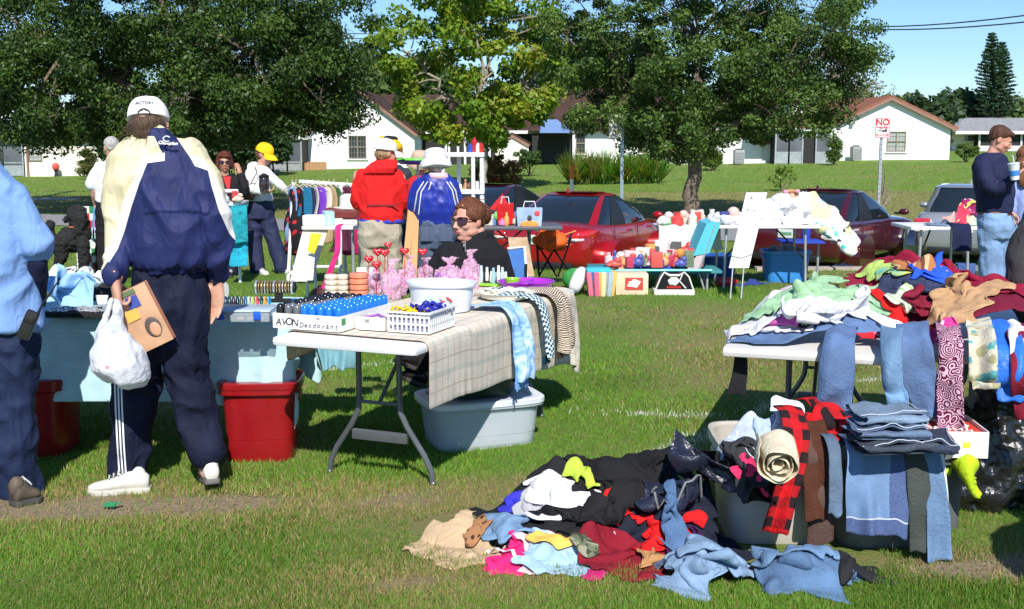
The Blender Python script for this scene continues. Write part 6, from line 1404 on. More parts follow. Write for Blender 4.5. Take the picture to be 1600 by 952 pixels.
 def folded(lab,x,y,z,w,d,rz,m,layers=4,th=.012,seed=0,grp=G2,cut=None):
  """a garment folded on itself: a thick strip winding back and forth"""
  rt=empty('folded_jeans',(0,0,0),0,lab,'clothing',grp);pr=[];
  for k in range(layers):
   zz=th*(k+.5);a,b2=(-d/2,d/2)if k%2==0 else(d/2,-d/2);ins=.006*k
   for q in range(7):
    t=q/6;yy=a+(b2-a)*t;yy=yy*(1-ins/d)+.01*math.sin(seed*3+k*2.);pr.append((yy,zz+.004*math.sin(t*9+seed+k)))
   if k<layers-1:
    s=1 if k%2==0 else-1
    for q in(-.9,0,.9):pr.append((s*(d/2+th*.5*math.cos(q)),th*(k+1)+th*.45*math.sin(q)))
  nx=16;G=np.zeros((len(pr),nx,3));ca,sa=math.cos(rz),math.sin(rz)
  for i,(yy,zz)in enumerate(pr):
   for j in range(nx):
    u=j/(nx-1)-.5;X=u*w*(1+.04*math.sin(i*.7+seed));Yv=yy+.006*vn(np.array([[u*6+seed,i*.3,2]]))[0];Z=zz+(.016*vn(np.array([[u*5+seed,i*.25,seed]]))[0]+.010*abs(vn(np.array([[u*11+seed,i*.4,seed]]))[0]))*(i/len(pr));X=X+.014*vn(np.array([[i*.3,seed,1.]]))[0]
    G[i,j]=(x+X*ca-Yv*sa,y+X*sa+Yv*ca,z+Z)
  rt.location=(x,y,z);o=clothobj('fabric_fold',None,None,G,np.ones(G.shape[:2],bool),w,len(pr)*.03,m,rt,None,th*.55)
  mb=MB();L=[V(G[2,j])+V((0,0,-.001))for j in range(nx)];e=[V(G[-1,j])+V((0,0,.006))for j in range(0,nx)];mb.tube(e,.0022,5);e2_=[V(G[i,-1])+V((.004,0,.005))for i in range(len(pr)-7,len(pr))];mb.tube(e2_,.0022,5);mb.build('seam',mat('seam_pale',(.45,.5,.58),.8),rt)
  return rt
 c=gp(1405,705,.44);z0=.445
 for k,(dx,dy,w,d,rz,jj,lab)in enumerate(((-.03,-.06,.30,.20,.12,2,'charcoal jeans folded at the bottom of the stack on the dark tub'),(.10,-.02,.22,.26,-.2,3,'dark indigo jeans folded at the right of the dark tub'),(-.04,-.02,.27,.20,.02,1,'mid blue jeans folded in the middle of the stack on the dark tub'),(-.02,.06,.26,.22,.1,0,'faded grey blue jeans folded on top of the stack on the dark tub'))):
  folded(lab,c.x+dx,c.y+dy+.06,z0+(0,.0,.045,.085)[k],w,d,rz,jm[jj][0],4,.013,k)
 yf=f2.y-.265;zt=.452
 def hang(lab,px,w,pz,m,dx=0.,off=.0,seed=0,taper=None,up=.10,hem=None,lean=0.):
  x=(px-800)/FP*(yf+.02)*1.0;top=[(x,yf+up,zt+off),(x,yf+.03,zt+.004+off),(x,yf-.012-off,zt-.01),(x+lean*.3,yf-.035-off,zt-.08)];pts=top+[(x+lean*.6,yf-.05-off,(zt+pz)/2),(x+lean,yf-.055-off,pz)]
  return panel('hanging_jeans',pts,w,m,seed=seed,wob=.010,thick=.008,label=lab,cat='clothing',group=G2,taper=taper)
 hang('wide bright blue jeans with a dark hem hanging on the dark tub front',1380,.24,.10,hemmed('f_h1',(.12,.22,.40),(.035,.07,.20),.10),seed=3,off=.004)
 hang('grey green trousers hanging right of the wide blue jeans',1437,.085,.045,fabric('f_h2','plain',(.055,.065,.060)),seed=5,off=.012,taper=1.25,lean=.03)
 hang('slim light blue jeans hanging at the right corner of the dark tub',1462,.065,.0+.01,DN('f_h3',(.14,.25,.43)),seed=7,off=.018,taper=1.5,lean=.035)
 hang('striped grey blue jeans hanging left of the wide blue jeans',1312,.055,.18,DN('f_h4',(.11,.17,.26)),seed=9,off=.014)
 hang('white cloth edge behind the slim light blue jeans',1476,.05,.03,WHITEF(),seed=11,off=.004,lean=.02)
 yfb=f1.y-td/2
 def hang2(lab,px,w,pz,m,off=0.,seed=0,lean=0.,taper=None,kind='plain',ztop=.44,up=.12):
  x=(px-800)/FP*(yfb+.02);pts=[(x,yfb+up,ztop+.05),(x,yfb+.03,ztop+.01+off),(x,yfb-.03-off,ztop-.03),(x+lean*.5,yfb-.06-off,(ztop+pz)/2),(x+lean,yfb-.065-off,pz)]
  return panel('garment',pts,w,m,seed=seed,wob=.016,thick=.006,label=lab,cat='clothing',group=G2,taper=taper)
 hang2('dark brown trousers hanging over the front of the tubs',1284,.12,.15,fabric('f_br','plain',(.075,.025,.012)),.004,13,.0)
 hang2('brown grey trousers hanging low between the two tubs',1290,.10,.045,fabric('f_br2','plain',(.095,.055,.045)),-.004,15,.0,1.1)
 FL=fabric('f_flannel','check',(.62,.008,.012),(.016,.008,.010),1.3)
 hang2('sleeve of the flannel shirt',1248,.12,.11,FL,.03,17,-.09,.8,ztop=.50)
 bpy.data.objects[-1]if False else None
 sl=[o for o in COL.objects if o.get('label')=='sleeve of the flannel shirt'][0]
 x,y=tp(1285,672,.52);sh=garment('flannel_shirt','red and black buffalo check flannel shirt draped over the beige tub','clothing',sp,(x,y),(.58,.50),.75,FL,'tee',(.78,.76),.05,91,group=G2,cell=.014)
 del sl['label'],sl['category'],sl['group'];sl.name='sleeve';off=sl.location-sh.location;sl.data.transform(Matrix.Translation(off));sl.location=(0,0,0);sl.parent=sh
 G3='folded jeans on the grass in front of the tubs'
 lj=[DN('f_l1',(.23,.35,.52)),DN('f_l2',(.13,.24,.40)),DN('f_l3',(.09,.18,.33))]
 spF=Space(.2,3.6,2.,5.2)
 for px,lab,mm,sd,w_ in((1092,'faded light blue jeans crumpled at the front left, lower pair',lj[0],1,.44),(1100,'light blue jeans lying on the lower pair at the front left',lj[0],2,.42),(1262,'mid blue jeans at the front right, lower pair',lj[2],3,.46),(1245,'blue jeans lying on the lower pair at the front right',lj[1],4,.46)):
  q=gp(px,912 if sd%2 else 905)
  if sd%2:spF.mound(q.x,q.y+.04,.2,.13,.09)
  o=garment('jeans',lab,'clothing',spF,(q.x+(.02 if sd%2 else-.01),q.y+(0. if sd%2 else .06)),(w_,.30 if sd%2 else .26),.12-.05*sd+.08*(sd>2),mm,'rect' if sd%2 else 'blob',(.92,.88),.03,600+sd*5,group=G3,amp=.10,thick=.014,cell=.014)
 garment('garment','charcoal cushion like garment on the grass below the hanging jeans','clothing',spF,P(1345,895,.03),(.26,.22),.2,fabric('f_ch','plain',(.018,.018,.02)),'blob',(.85,.85),.05,97,group=G3)
 q=gp(1508,790);bx=V((q.x,q.y+.25,0));bx=V((1.99,5.13,0));rt=empty('black_rubbish_bag',(bx.x+.13,bx.y,0),0,'big black shiny plastic rubbish bag, bulging, behind the tubs at the right','bag')
 b=MB();cx,cy=bx.x+.13,bx.y;b.loft([((cx,cy,.0),V((.24,0,0)),V((0,.2,0))),((cx,cy,.08),V((.29,0,0)),V((0,.25,0))),((cx-.01,cy,.25),V((.27,0,.03)),V((0,.24,0))),((cx+.02,cy,.38),V((.20,0,.05)),V((0,.18,0))),((cx+.08,cy+.03,.47),V((.12,0,.03)),V((0,.1,0))),((cx+.12,cy+.04,.53),V((.07,0,0)),V((0,.07,0)))],26)
 def bagd(P_,N):
  a=1-2*np.abs(vn(P_*np.array([9,9,7])+4));c_=1-2*np.abs(vn(P_*22+1));return .022*a+.012*c_+.004*(1-2*np.abs(vn(P_*50)))
 merged(b,.009,'bag',mat('black_plastic',(.012,.012,.013),.22,.2,8,.5,60,spec=.8),rt,bagd,1)
 sb=empty('shoe_box',(0,0,0),0,'open white shoe box with a red patterned lining and shoes inside, beside the rubbish bag','box');b=MB();w,d,h,tk=.235,.30,.11,.005
 for(c_,s_)in(((0,-d/2,h/2),(w,tk,h)),((0,d/2,h/2),(w,tk,h)),((-w/2,0,h/2),(tk,d-tk*2,h)),((w/2,0,h/2),(tk,d-tk*2,h)),((0,0,.004),(w-.01,d-.01,.006))):b.box(c_,s_)
 cd=b.build('carton',mat('white_card',(.78,.78,.77),.6),sb,False,smooth=False);b=MB();b.box((.03,-d/2-.004,.055),(.03,.003,.022));b.build('sticker',mat('sticker_yellow',(.75,.62,.05),.5),cd,False,smooth=False)
 b=MB();b.box((0,.02,.09),(w-.02,d-.06,.012),bev=.004);b.build('lining',mat('lining_red',(.70,.05,.03),.6),sb,False)
 for k in range(4):b=MB();pts=[(-.09+.05*k+.012*math.sin(i*1.3+k),-.11+i*.025,.103+.008*math.sin(i*2+k))for i in range(9)];b.tube(pts,.006,6);b.build('shoe_lace',mat('lace_white',(.75,.75,.72),.7),sb,False)
 sbp=gp(1505,712,.36);put(sb,(sbp.x,sbp.y+.17,.345),-.08)
 st=tote('low dark grey tub under the white shoe box',sbp.x-.06,sbp.y+.22,.24,.30,.34,0,mat('grey_plastic2',(.10,.11,.11),.5),group='tubs behind the clothes pile');
 sp.mound(f2.x+.31,f2.y-.08,.11,.12,.30);garment('garment','neon yellow green shirt stuffed between the dark tub and the rubbish bag','clothing',sp,(f2.x+.31,f2.y-.10),(.24,.26),.3,fabric('f_neon','plain',(.50,.70,.02)),'blob',(.8,.8),.02,98,group=G2)
 A=gp(1133,543,.735);Bq=gp(1403,558,.735);c,rz,d,s=table_from(A,Bq);fold_table('off white folding table under the heap of clothes, its near end bare',c,rz)
 A2=gp(1432,550,.735);B2=gp(1715,567,.735);c2,rz2,d2,s2=table_from(A2,B2);fold_table('folding table heaped with clothes beside the grey sweatshirt person',c2,rz2)
 sp2=Space(.5,4.1,3.9,7.6);sp2.box(c,(.915,.375),rz,.74,.68);sp2.box(c2,(.915,.375),rz2,.74,.68)
 g=V((c[0],c[1],0)).lerp(V((c2[0],c2[1],0)),.5);sp2.raise_box((g.x,g.y),(.86,.2),rz,.74)
 def M2(px,py,z,rx,ry,h,r):q_=gp(px,py,z);sp2.mound(q_.x,q_.y,rx,ry,h,r,.74)
 sp2.mound(c[0]+.03,c[1]+.05,.95,.46,.20,rz,.74);sp2.mound(c2[0],c2[1],.98,.44,.20,rz2,.74);sp2.mound((c[0]+c2[0])/2+.1,(c[1]+c2[1])/2+.25,.66,.44,.33,rz,.74)
 GT='clothes heaped on the two tables';P3=lambda px,py,z:aim(sp2,px,py)
 its=[('pale pink and grey layer on the bare left side of the left table',fabric('t_pp','floral',(.60,.58,.60),(.7,.45,.55)),1225,480,.78,(.6,.5),.5,'rect',(.85,.85),.05),('black and white layer at the back left of the left table',fabric('t_bw','dots',(.02,.02,.03),(.5,.5,.5)),1265,462,.78,(.6,.4),.7,'rect',(.85,.85),.05),('navy and black garments at the back left of the heap on the tables',fabric('t_navy','plain',(.014,.018,.05)),1320,415,.85,(.7,.4),.5,'tee',(.75,.75),.05),('dark red crumpled layer under the heap of clothes on the right table',fabric('t_dr','plain',(.16,.008,.03)),1480,480,.8,(.8,.8),.3,'rect',(.75,.75),.05),('big maroon blanket lying over the back right of the heap',fabric('t_maroon','plain',(.26,.008,.035)),1490,436,.92,(1.15,.62),-.42,'rect',(.76,.72),.1),('mint green knitted top spread over the left of the heap',fabric('t_mint','dots',(.30,.50,.29),(.36,.55,.36)),1285,452,.88,(1.05,.62),.62,'tee',(.82,.8),.08),('lime green top at the peak of the heap',fabric('t_lime','plain',(.42,.58,.14)),1368,418,1.0,(.3,.26),.3,'blob',(.6,.6),.08),('pale green leafy print top in the middle of the heap',fabric('t_leaf','floral',(.34,.50,.32),(.20,.38,.26)),1368,455,.95,(.42,.42),.2,'blob',(.66,.66),.07),('magenta pink top at the left edge of the heap',fabric('t_mag','plain',(.62,.10,.40)),1235,492,.78,(.34,.2),.2,'blob',(.7,.7),.05),('royal blue and white patterned scarf left of the white jacket',fabric('t_rb','zebra',(.05,.08,.50),(.5,.55,.8)),1278,468,.86,(.3,.16),.5,'blob',(.65,.6),.06),('navy denim skirt in the centre back of the heap',DN('t_dnv',(.014,.022,.075)),1428,436,.98,(.55,.42),-.4,'tee',(.7,.68),.1),('turquoise green and orange scarf at the top back of the heap',fabric('t_turq','tiedye',(.02,.42,.44),(.55,.50,.04)),1402,412,1.04,(.36,.16),-.25,'blob',(.62,.6),.1),('orange and brown striped blanket edge at the top back of the heap',fabric('t_ob','bigstripe',(.42,.16,.06),(.62,.42,.22),2.,c3=(.15,.05,.03)),1432,415,1.0,(.26,.12),-.2,'rect',(.75,.7),.1),('royal blue top between the orange blanket and the tan sweater',fabric('t_roy','plain',(.02,.09,.62)),1455,424,.98,(.36,.24),-.4,'blob',(.65,.65),.09),('bright red top standing out right of the mint green knit',fabric('t_red','plain',(.66,.012,.012)),1392,470,.92,(.22,.38),.25,'blob',(.6,.75),.06),('white and green striped shirt next to the bright red top',fabric('t_gs','stripe',(.72,.74,.70),(.35,.5,.2)),1412,476,.9,(.24,.34),.3,'blob',(.6,.75),.06),('dark maroon top in the middle of the heap',fabric('t_dm','plain',(.20,.01,.03)),1440,485,.88,(.34,.26),.1,'blob',(.65,.65),.06),('tan knitted sweater spread over the right of the heap',fabric('t_tan','plain',(.48,.29,.15)),1500,474,.93,(.62,.58),-.5,'tee',(.78,.76),.08),('bright white jacket spread at the front left of the heap',WHITEF(),1290,497,.84,(1.0,.44),.06,'long',(.9,.85),.05),('red and pink scrap under the hem of the white jacket',fabric('t_rp','floral',(.6,.02,.03),(.75,.2,.3)),1368,522,.80,(.26,.12),.05,'blob',(.65,.6),.04),('hot pink and white floral top at the near edge of the right table',fabric('t_pf','floral',(.72,.05,.28),(.85,.5,.62)),1455,528,.78,(.32,.22),.1,'blob',(.7,.7),.04),]
 JN=DN('t_jn',(.10,.18,.36));JN2=DN('t_jn2',(.17,.32,.52))
 e=gp(1270,528,.76);garment('denim_dress','long blue denim garment lying along the near edge of the left table','clothing',sp2,(e.x,e.y+.02),(.74,.20),.03,JN,'rect',(.95,.85),.02,301,group=GT,fr=.9,amp=.03)
 for i,(lab,m,px,py,z,size,ang,kind,comp,zz)in enumerate(its):
  garment('garment',lab,'clothing',sp2,P3(px,py,z),size,ang,m,kind,comp,zz,200+i*3,group=GT,cell=.019,fr=.75)
 def over(lab,px,py,w,drop,m,seed,taper=1.1,back=.28,dx=0.,wob=.022,ov=.03,t=None):
  e0,e1=(A,Bq)if px<1415 else(A2,B2);nn=V((-d.x,-d.y,0));dr=ray(px,py);n2=V((dr.y,-dr.x));dd_=e1-e0;k_=-(e0.x*n2.x+e0.y*n2.y)/(dd_.x*n2.x+dd_.y*n2.y);a=e0+dd_*k_;a=V((a.x,a.y,.745));h0=float(sp2.sample(np.array(a.x-nn.x*.15),np.array(a.y-nn.y*.15)))
  pts=[a-nn*back+V((0,0,max(.05,h0-.74+.02))),a-nn*.12+V((0,0,.07)),a-nn*.02+V((0,0,.05)),a+nn*(ov+.02)+V((dx*.1,0,.02)),a+nn*(ov+.05)+V((dx*.3,0,-.12)),a+nn*(ov+.04)+V((dx*.7,0,-drop*.6)),a+nn*(ov+.045)+V((dx,0,-drop))]
  return panel('hanging_garment',pts,w,m,seed=seed,wob=wob,thick=.005,label=lab,cat='clothing',group=GT,taper=taper,wdir=(s.x,s.y,0))
 over('blue denim sleeve hanging straight down from the near edge of the left table',1312,545,.13,.30,JN,31,1.15,dx=-.02)
 over('light denim leg hanging over the near right corner of the left table',1392,550,.10,.20,JN2,33,.9,dx=.04,ov=.035)
 over('wide blue denim leg hanging at the right corner of the left table',1425,550,.13,.27,JN,35,1.25,dx=.10,ov=.05)
 over('maroon dress with pale pink swirls hanging almost to the ground',1482,540,.10,.38,fabric('t_sw','swirl',(.10,.008,.035),(.62,.40,.50),1.7),37,1.1,dx=.02,wob=.03,back=.35,ov=.05)
 over('cream floral garment hanging off the right table left of the bright blue one',1532,530,.10,.13,fabric('t_cf','floral',(.62,.56,.42),(.35,.33,.18),c3=(.1,.35,.35)),39,1.1,dx=.03,ov=.05)
 over('bright blue satin garment hanging off the right table',1572,530,.12,.17,fabric('t_bs','plain',(.03,.16,.66),rough=.4),41,1.15,dx=.04,ov=.06)
 over('white cloth hanging beside the grey sweatshirt at the right edge',1592,520,.08,.08,WHITEF(),43,1.,ov=.05)
 over('dark maroon sweater hanging low at the right edge below the table',1600,545,.12,.24,fabric('t_ms','plain',(.20,.01,.025)),45,1.3,dx=.05,ov=.06)
 q=gp(1160,556,.69);a=V((q.x,q.y+.04,.69));panel('strap',[a+V((0,.06,0)),a+V((0,.0,-.005)),a+V((.0,-.005,-.08)),a+V((-.02,-.005,-.19))],.05,BLACKCLOTH,seed=47,wob=.004,label='black strap hanging below the bare corner of the left table',cat='strap',taper=1.7)
 tagb=MB();q=gp(1158,524,.745);tagb.prism([V((q.x,q.y,.748)),V((q.x+.05,q.y+.0,.748)),V((q.x+.04,q.y+.03,.775)),V((q.x-.005,q.y+.03,.77))],(0,0,.001));tag(tagb.build('paper_slip',mat('paper',(.8,.8,.8),.6),loc=(q.x,q.y,.745)),'white paper slip sticking out under the clothes on the left table end','paper')
def WHITEF():
 if 'wf' not in _M:_M['wf']=fabric('f_white','plain',(.69,.69,.71))
 return _M['wf']
def hemmed(name,c1,c2,h):
 t=NT(name);s=t.sep(t.tc.outputs['UV']);k=t.mix(t.mapr(t.noise(5,4),.35,.7),tuple(x*.8 for x in c1),tuple(x*1.3 for x in c1))
 hm=t.math('GREATER_THAN',s[1],.40);sd=t.math('GREATER_THAN',s[0],.165);st=t.math('LESS_THAN',t.math('ABSOLUTE',t.math('SUBTRACT',s[1],.40)),.003);k=t.mix(t.math('MAXIMUM',hm,sd),k,c2);k=t.mix(st,k,(.5,.55,.6));k=t.mix(t.math('MULTIPLY',t.mapr(t.noise(350,2),.4,.7),.25),k,(.5,.58,.7))
 t.set(col=k,rough=.85,spec=.2);t.bump(t.noise(400,2),.25,.002);return t.mat
build_front()
def part(name,m,parent,fn,world=False,**k):
 b=MB();fn(b);return b.build(name,m,parent,world,**k)
def simple(name,label,cat,loc,m,fn,group=None,rz=0,**k):
 b=MB();fn(b);o=b.build(name,m,None,bool(b.v)and(V(b.v[0])-V(loc)).length<.02 and V(loc).length>3,loc=V(loc),rz=rz,**k);return tag(o,label,cat,group)
def flatcloth(name,label,c,size,rz,sp,z,m,steps=90,cell=.028,seed=1,parent=None,fr=.85,thick=.003,group=None,edge=.006):
 W,Hh=size;nx=int(W/cell);ny=int(Hh/cell);u,v=np.meshgrid(np.linspace(-.5,.5,nx),np.linspace(-.5,.5,ny));x=u*W;y=v*Hh
 x=x+edge*vn(np.stack([y*9,x*2,0*x+seed],-1));ca,sa=math.cos(rz),math.sin(rz)
 P=np.stack([c[0]+x*ca-y*sa,c[1]+x*sa+y*ca,z+.03*vn(np.stack([x*3,y*3,0*x+seed],-1))],-1)
 P=solve(P,(W/(nx-1),Hh/(ny-1)),np.ones((ny,nx),bool),sp,steps,7,None,fr,.06,memory=False,t=.006)
 return clothobj(name,label,'cloth',P,np.ones((ny,nx),bool),W,Hh,m,parent,group,thick)
PLW=mat('white_plastic',(.74,.75,.76),.35,.04)
def build_stall():
 A=gp(424,526,.735);B=gp(650,543,.735);c,rz,d,s=table_from(A,B,2.15);A,B=V(A),V(B);wT=(B-A).length
 T=lambda a,b,z=.742:A+s*a+d*b+V((0,0,z-.735))
 fold_table('white folding table under the plaid cloth, deodorants on its near end',c,rz,(.74,.74,.74),2.15)
 sp=Space(-1.6,4.4,1.6,8.1,.02);sp.box(c,(1.075,.375),rz,.735,.69);spb=Space(-1.6,4.4,1.6,7.9,.2);spb.box(c,(1.08,.38),rz,.737,.30,False)
 cc=T(wT/2+.10,1.19);flatcloth('plaid_cloth','beige plaid cloth hanging over the right side of the white folding table',(cc.x,cc.y),(1.14,2.16),rz-PI/2-.05,spb,.775,fabric('f_plaid','plaid',(.66,.59,.49),(.30,.16,.07),c3=(.24,.31,.28)),120,edge=.05)
 Z=.752
 def loc(px,py,z=Z):q=gp(px,py,z);return V((q.x,q.y,z))
 def hand(tx,sz,x,z,par,y,st):
  r=random.Random(len(tx))
  for i,ch in enumerate(tx):a=r.uniform(-.12,.12);text(ch,sz*r.uniform(.9,1.08),(x+st*(i+.5),y,z+r.uniform(-.0015,.003)),INK,par,'lettering',right=(math.cos(a),0,math.sin(a)),up=(-math.sin(a)+.1,0,math.cos(a)),depth=.0004,bold=.0002)
 q=loc(427,512);R=rz-PI/2;w,dp=.365,.50;ctr=q+s*(w/2)+d*(dp/2)
 rt=empty('carton',(0,0,0),0,'long open white carton lettered with deodorant prices at the table edge','box')
 CD=mat('white_card',(.78,.78,.77),.6)
 def bx(b,w,dp,h,t=.004):
  for cc_,ss in(((0,-dp/2,h/2),(w,t,h)),((0,dp/2,h/2),(w,t,h)),((-w/2,0,h/2),(t,dp-2*t,h)),((w/2,0,h/2),(t,dp-2*t,h)),((0,0,.003),(w-.01,dp-.01,.004))):b.box(cc_,ss)
 fr=part('carton_wall',CD,rt,lambda b:bx(b,w,dp,.072),smooth=False)
 INK=mat('ink',(.03,.03,.05),.6)
 kw=dict(right=(1,0,0),up=(0,0,1))
 put(rt,(0,0,0));hand('AVON',.050,-.165,.016,fr,-dp/2-.004,.030);hand('Deodorant',.036,-.035,.012,fr,-dp/2-.004,.0235);text('1.00',.018,(.062,-dp/2-.004,.052),INK,fr,'lettering',**kw,depth=.0005)
 part('green_stripe',mat('stripe_green',(.05,.25,.06),.6),fr,lambda b:b.box((w/2+.003,-dp/2+.03,.045),(.002,.035,.03)),smooth=False)
 put(rt,ctr,R)
 cols={'black':(.012,.012,.014),'grey':(.13,.14,.15),'blue':(.01,.17,.72)};proto={}
 for r_ in range(11):
  for k in range(8):
   col='black' if k<.6+r_*.38 else('grey' if k<2.6+r_*.22 else 'blue')
   p=q+s*(.025+k*.045)+d*(.028+r_*.0445)
   if col not in proto:
    b=MB();b.lathe((0,0,0),[(.015,0),(.018,.004),(.018,.05),(.0165,.054),(.0195,.058),(.0200,.085),(.018,.097),(.012,.106),(.004,.110)],14)
    o=proto[col]=b.build('deodorant_bottle',mat('bottle_'+col,cols[col],.22,spec=.7),None,False);tag(o,f'{col} domed roll on deodorant standing in the long white carton','bottle',f'{col} deodorants in the carton');o.location=p+V((0,0,.006))
   else:o=proto[col].copy();COL.objects.link(o);o.location=p+V((.0018*math.sin(r_*7+k*3),.0018*math.sin(r_*5+k),.006));o.rotation_euler=(.03*math.sin(k*4+r_),.04*math.sin(r_*3+k*2),k)
 q=loc(578,516);rt=empty('carton',(0,0,0),0,'small low white box priced 1.00 beside the slatted basket','box');fr=part('carton_wall',mat('cream_card',(.70,.68,.62),.6),rt,lambda b:bx(b,.15,.12,.062),smooth=False);text('1.00',.022,(-.02,-.064,.036),INK,fr,'lettering',**kw,depth=.0005)
 part('contents',mat('lilac',(.35,.12,.45),.5),rt,lambda b:[b.tube([(-.06,.0,.05),(0,.02+.01*i,.062),(.06,-.02,.055)],.008,6)for i in range(1)]);put(rt,q+d*.06,R)
 q=loc(636,520);rt=empty('plastic_basket',(0,0,0),0,'white slatted plastic basket of blue and yellow cords at the table corner','basket');bw,bd,bh=.21,.27,.095
 def slats(b):
  for sy in(-1,1):
   for zz in(.004,.04,.075):b.box((0,sy*bd/2,zz),(bw,.005,.009))
   for k in range(10):b.box((-bw/2+bw*k/9,sy*(bd/2+.0005),bh/2),(.009,.006,bh))
  for sx in(-1,1):
   for zz in(.004,.04,.075):b.box((sx*bw/2,0,zz+.0007),(.005,bd,.009))
   for k in range(13):b.box((sx*(bw/2+.0006),-bd/2+bd*k/12,bh/2),(.006,.008,bh-.001))
  for sy in(-1,1):b.box((0,sy*(bd/2+.004),bh),(bw+.03,.018,.008))
  for sx in(-1,1):b.box((sx*(bw/2+.004),0,bh+.0005),(.018,bd+.02,.008))
  b.box((0,0,.002),(bw,bd,.004))
 part('basket',PLW,rt,slats,smooth=False);rr=random.Random(5)
 for nm,col,n,x0,y0 in(('yellow_cord',(.80,.50,.01),9,-.03,-.07),('blue_cord',(.015,.02,.30),16,.03,.0),('print_cards',(.5,.52,.58),5,.04,.08)):
  b=MB()
  for i in range(n):cx,cy,r_,a0=x0+rr.uniform(-.05,.05),y0+rr.uniform(-.06,.06),rr.uniform(.02,.045),rr.uniform(0,6);b.tube([(cx+math.cos(a0+t)*r_,cy+math.sin(a0+t)*r_*.8,.088+.012*math.sin(t*2+i)+i*.0016)for t in np.linspace(0,5.2,10)],.0055,6)
  b.build(nm,mat(nm,col,.6),rt,False)
 part('filling',mat('filling',(.25,.26,.4),.8),rt,lambda b:b.box((0,0,.042),(bw-.02,bd-.02,.07),bev=.01));put(rt,q+d*.135+s*.01,R)
 q=loc(674,489);rt=empty('round_tub',(0,0,0),0,'large white oval plastic tub with a red scribbled label','tub');
 def ov(b,pr):
  b.rings([[V((r_*1.0*math.cos(2*PI*j/32),r_*.72*math.sin(2*PI*j/32),z))for j in range(32)]for r_,z in pr])
 tb=part('tub',mat('milky_plastic',(.70,.74,.80),.3,.05),rt,lambda b:ov(b,[(.155,0),(.16,.01),(.178,.125),(.192,.132),(.196,.145),(.194,.152),(.180,.150),(.170,.06),(.15,.012)]),ang=40)
 part('label',mat('label_red',(.62,.03,.04),.5),tb,lambda b:b.tube([(.085+.03*math.sin(t),-.112-.006*math.cos(t),.072+.012*math.cos(t*1.7))for t in np.linspace(0,6,16)],.006,6,flat=.6))
 part('label',mat('label_blue',(.45,.62,.85),.5),tb,lambda b:[b.ell((-.02+.018*i,-.124,.07+.012*math.sin(i*2.)),(.014,.004,.012),10,6)for i in range(5)]);part('contents',mat('tub_fill',(.6,.6,.66),.8),rt,lambda b:ov(b,[(.17,.12),(.12,.128),(.02,.132)]));put(rt,q+d*.12,R)
 cel=NT('cellophane');cel.set(col=(.85,.50,.68),rough=.2,alpha=.5,spec=.9,trans=.0);cel.bump(cel.noise(38,4),1.,.02);cel=cel.mat
 def bag(px,py,w,h,inner,lab,seed,tie=(.75,.2,.45)):
  w*=1.18;h*=1.15;q=loc(px,py);rt=empty('gift_bag',q,0,lab,'gift bag','cellophane gift bags');r=random.Random(seed);b=MB()
  b.loft([((q.x,q.y,Z),V((w*.46,0,0)),V((0,w*.36,0))),((q.x,q.y,Z+h*.3),V((w*.5,0,0)),V((0,w*.4,0))),((q.x,q.y,Z+h*.58),V((w*.48,0,0)),V((0,w*.3,0))),((q.x,q.y,Z+h*.76),V((.010,0,0)),V((0,.01,0))),((q.x+.004,q.y,Z+h*.9),V((w*.16,0,0)),V((0,w*.06,0))),((q.x+.006,q.y,Z+h),V((w*.34,0,0)),V((0,w*.08,0)))],22);merged(b,.005,'wrapper',cel,rt,lambda P,N:.010*vn(P*np.array([60,60,25]))+.006*vn(P*90),0)
  for k,col in enumerate(inner):
   b=MB()
   for i in range(3):b.ell((q.x+r.uniform(-.3,.3)*w,q.y+r.uniform(-.2,.2)*w,Z+h*(.12+.14*i+.05*k)),(w*r.uniform(.12,.2),w*.14,h*r.uniform(.07,.12)),10,7)
   o=b.build('filling',mat(f'gift_{lab[:6]}{k}',col,.5),rt)
  b=MB();b.lathe((q.x,q.y,Z+h*.74),[(.012,0),(.013,.008),(.012,.014)],10);[b.tube([(q.x,q.y-.01,Z+h*.76),(q.x+sx*.02,q.y-.02,Z+h*.70),(q.x+sx*.03,q.y-.02,Z+h*.60)],.003,5)for sx in(-1,1)];b.build('ribbon',mat('ribbon_pink',tie,.4),rt)
 PK=[(.75,.20,.45),(.62,.08,.35),(.8,.5,.65)]
 bag(735,449,.095,.20,PK,'pink cellophane bag of pink hearts tied with a tuft, rightmost of the bags',1);bag(702,450,.15,.16,[(.40,.30,.72),(.30,.10,.55),(.6,.4,.8)],'wide lilac cellophane gift bag with purple wrapping',2)
 bag(665,447,.08,.15,[(.6,.15,.4),(.1,.06,.08)],'dark and pink striped cellophane bag left of the lilac one',3);bag(640,450,.07,.17,PK,'slim pale pink cellophane bag behind the white tub',4);bag(612,466,.10,.19,[(.35,.22,.08),(.75,.25,.5)],'cellophane bag with a gold brown filling',5);bag(587,458,.07,.15,PK,'small pink cellophane bag beside the orange candle pack',6);bag(626,462,.06,.13,PK,'tiny pink cellophane bag in front of the slim one',7)
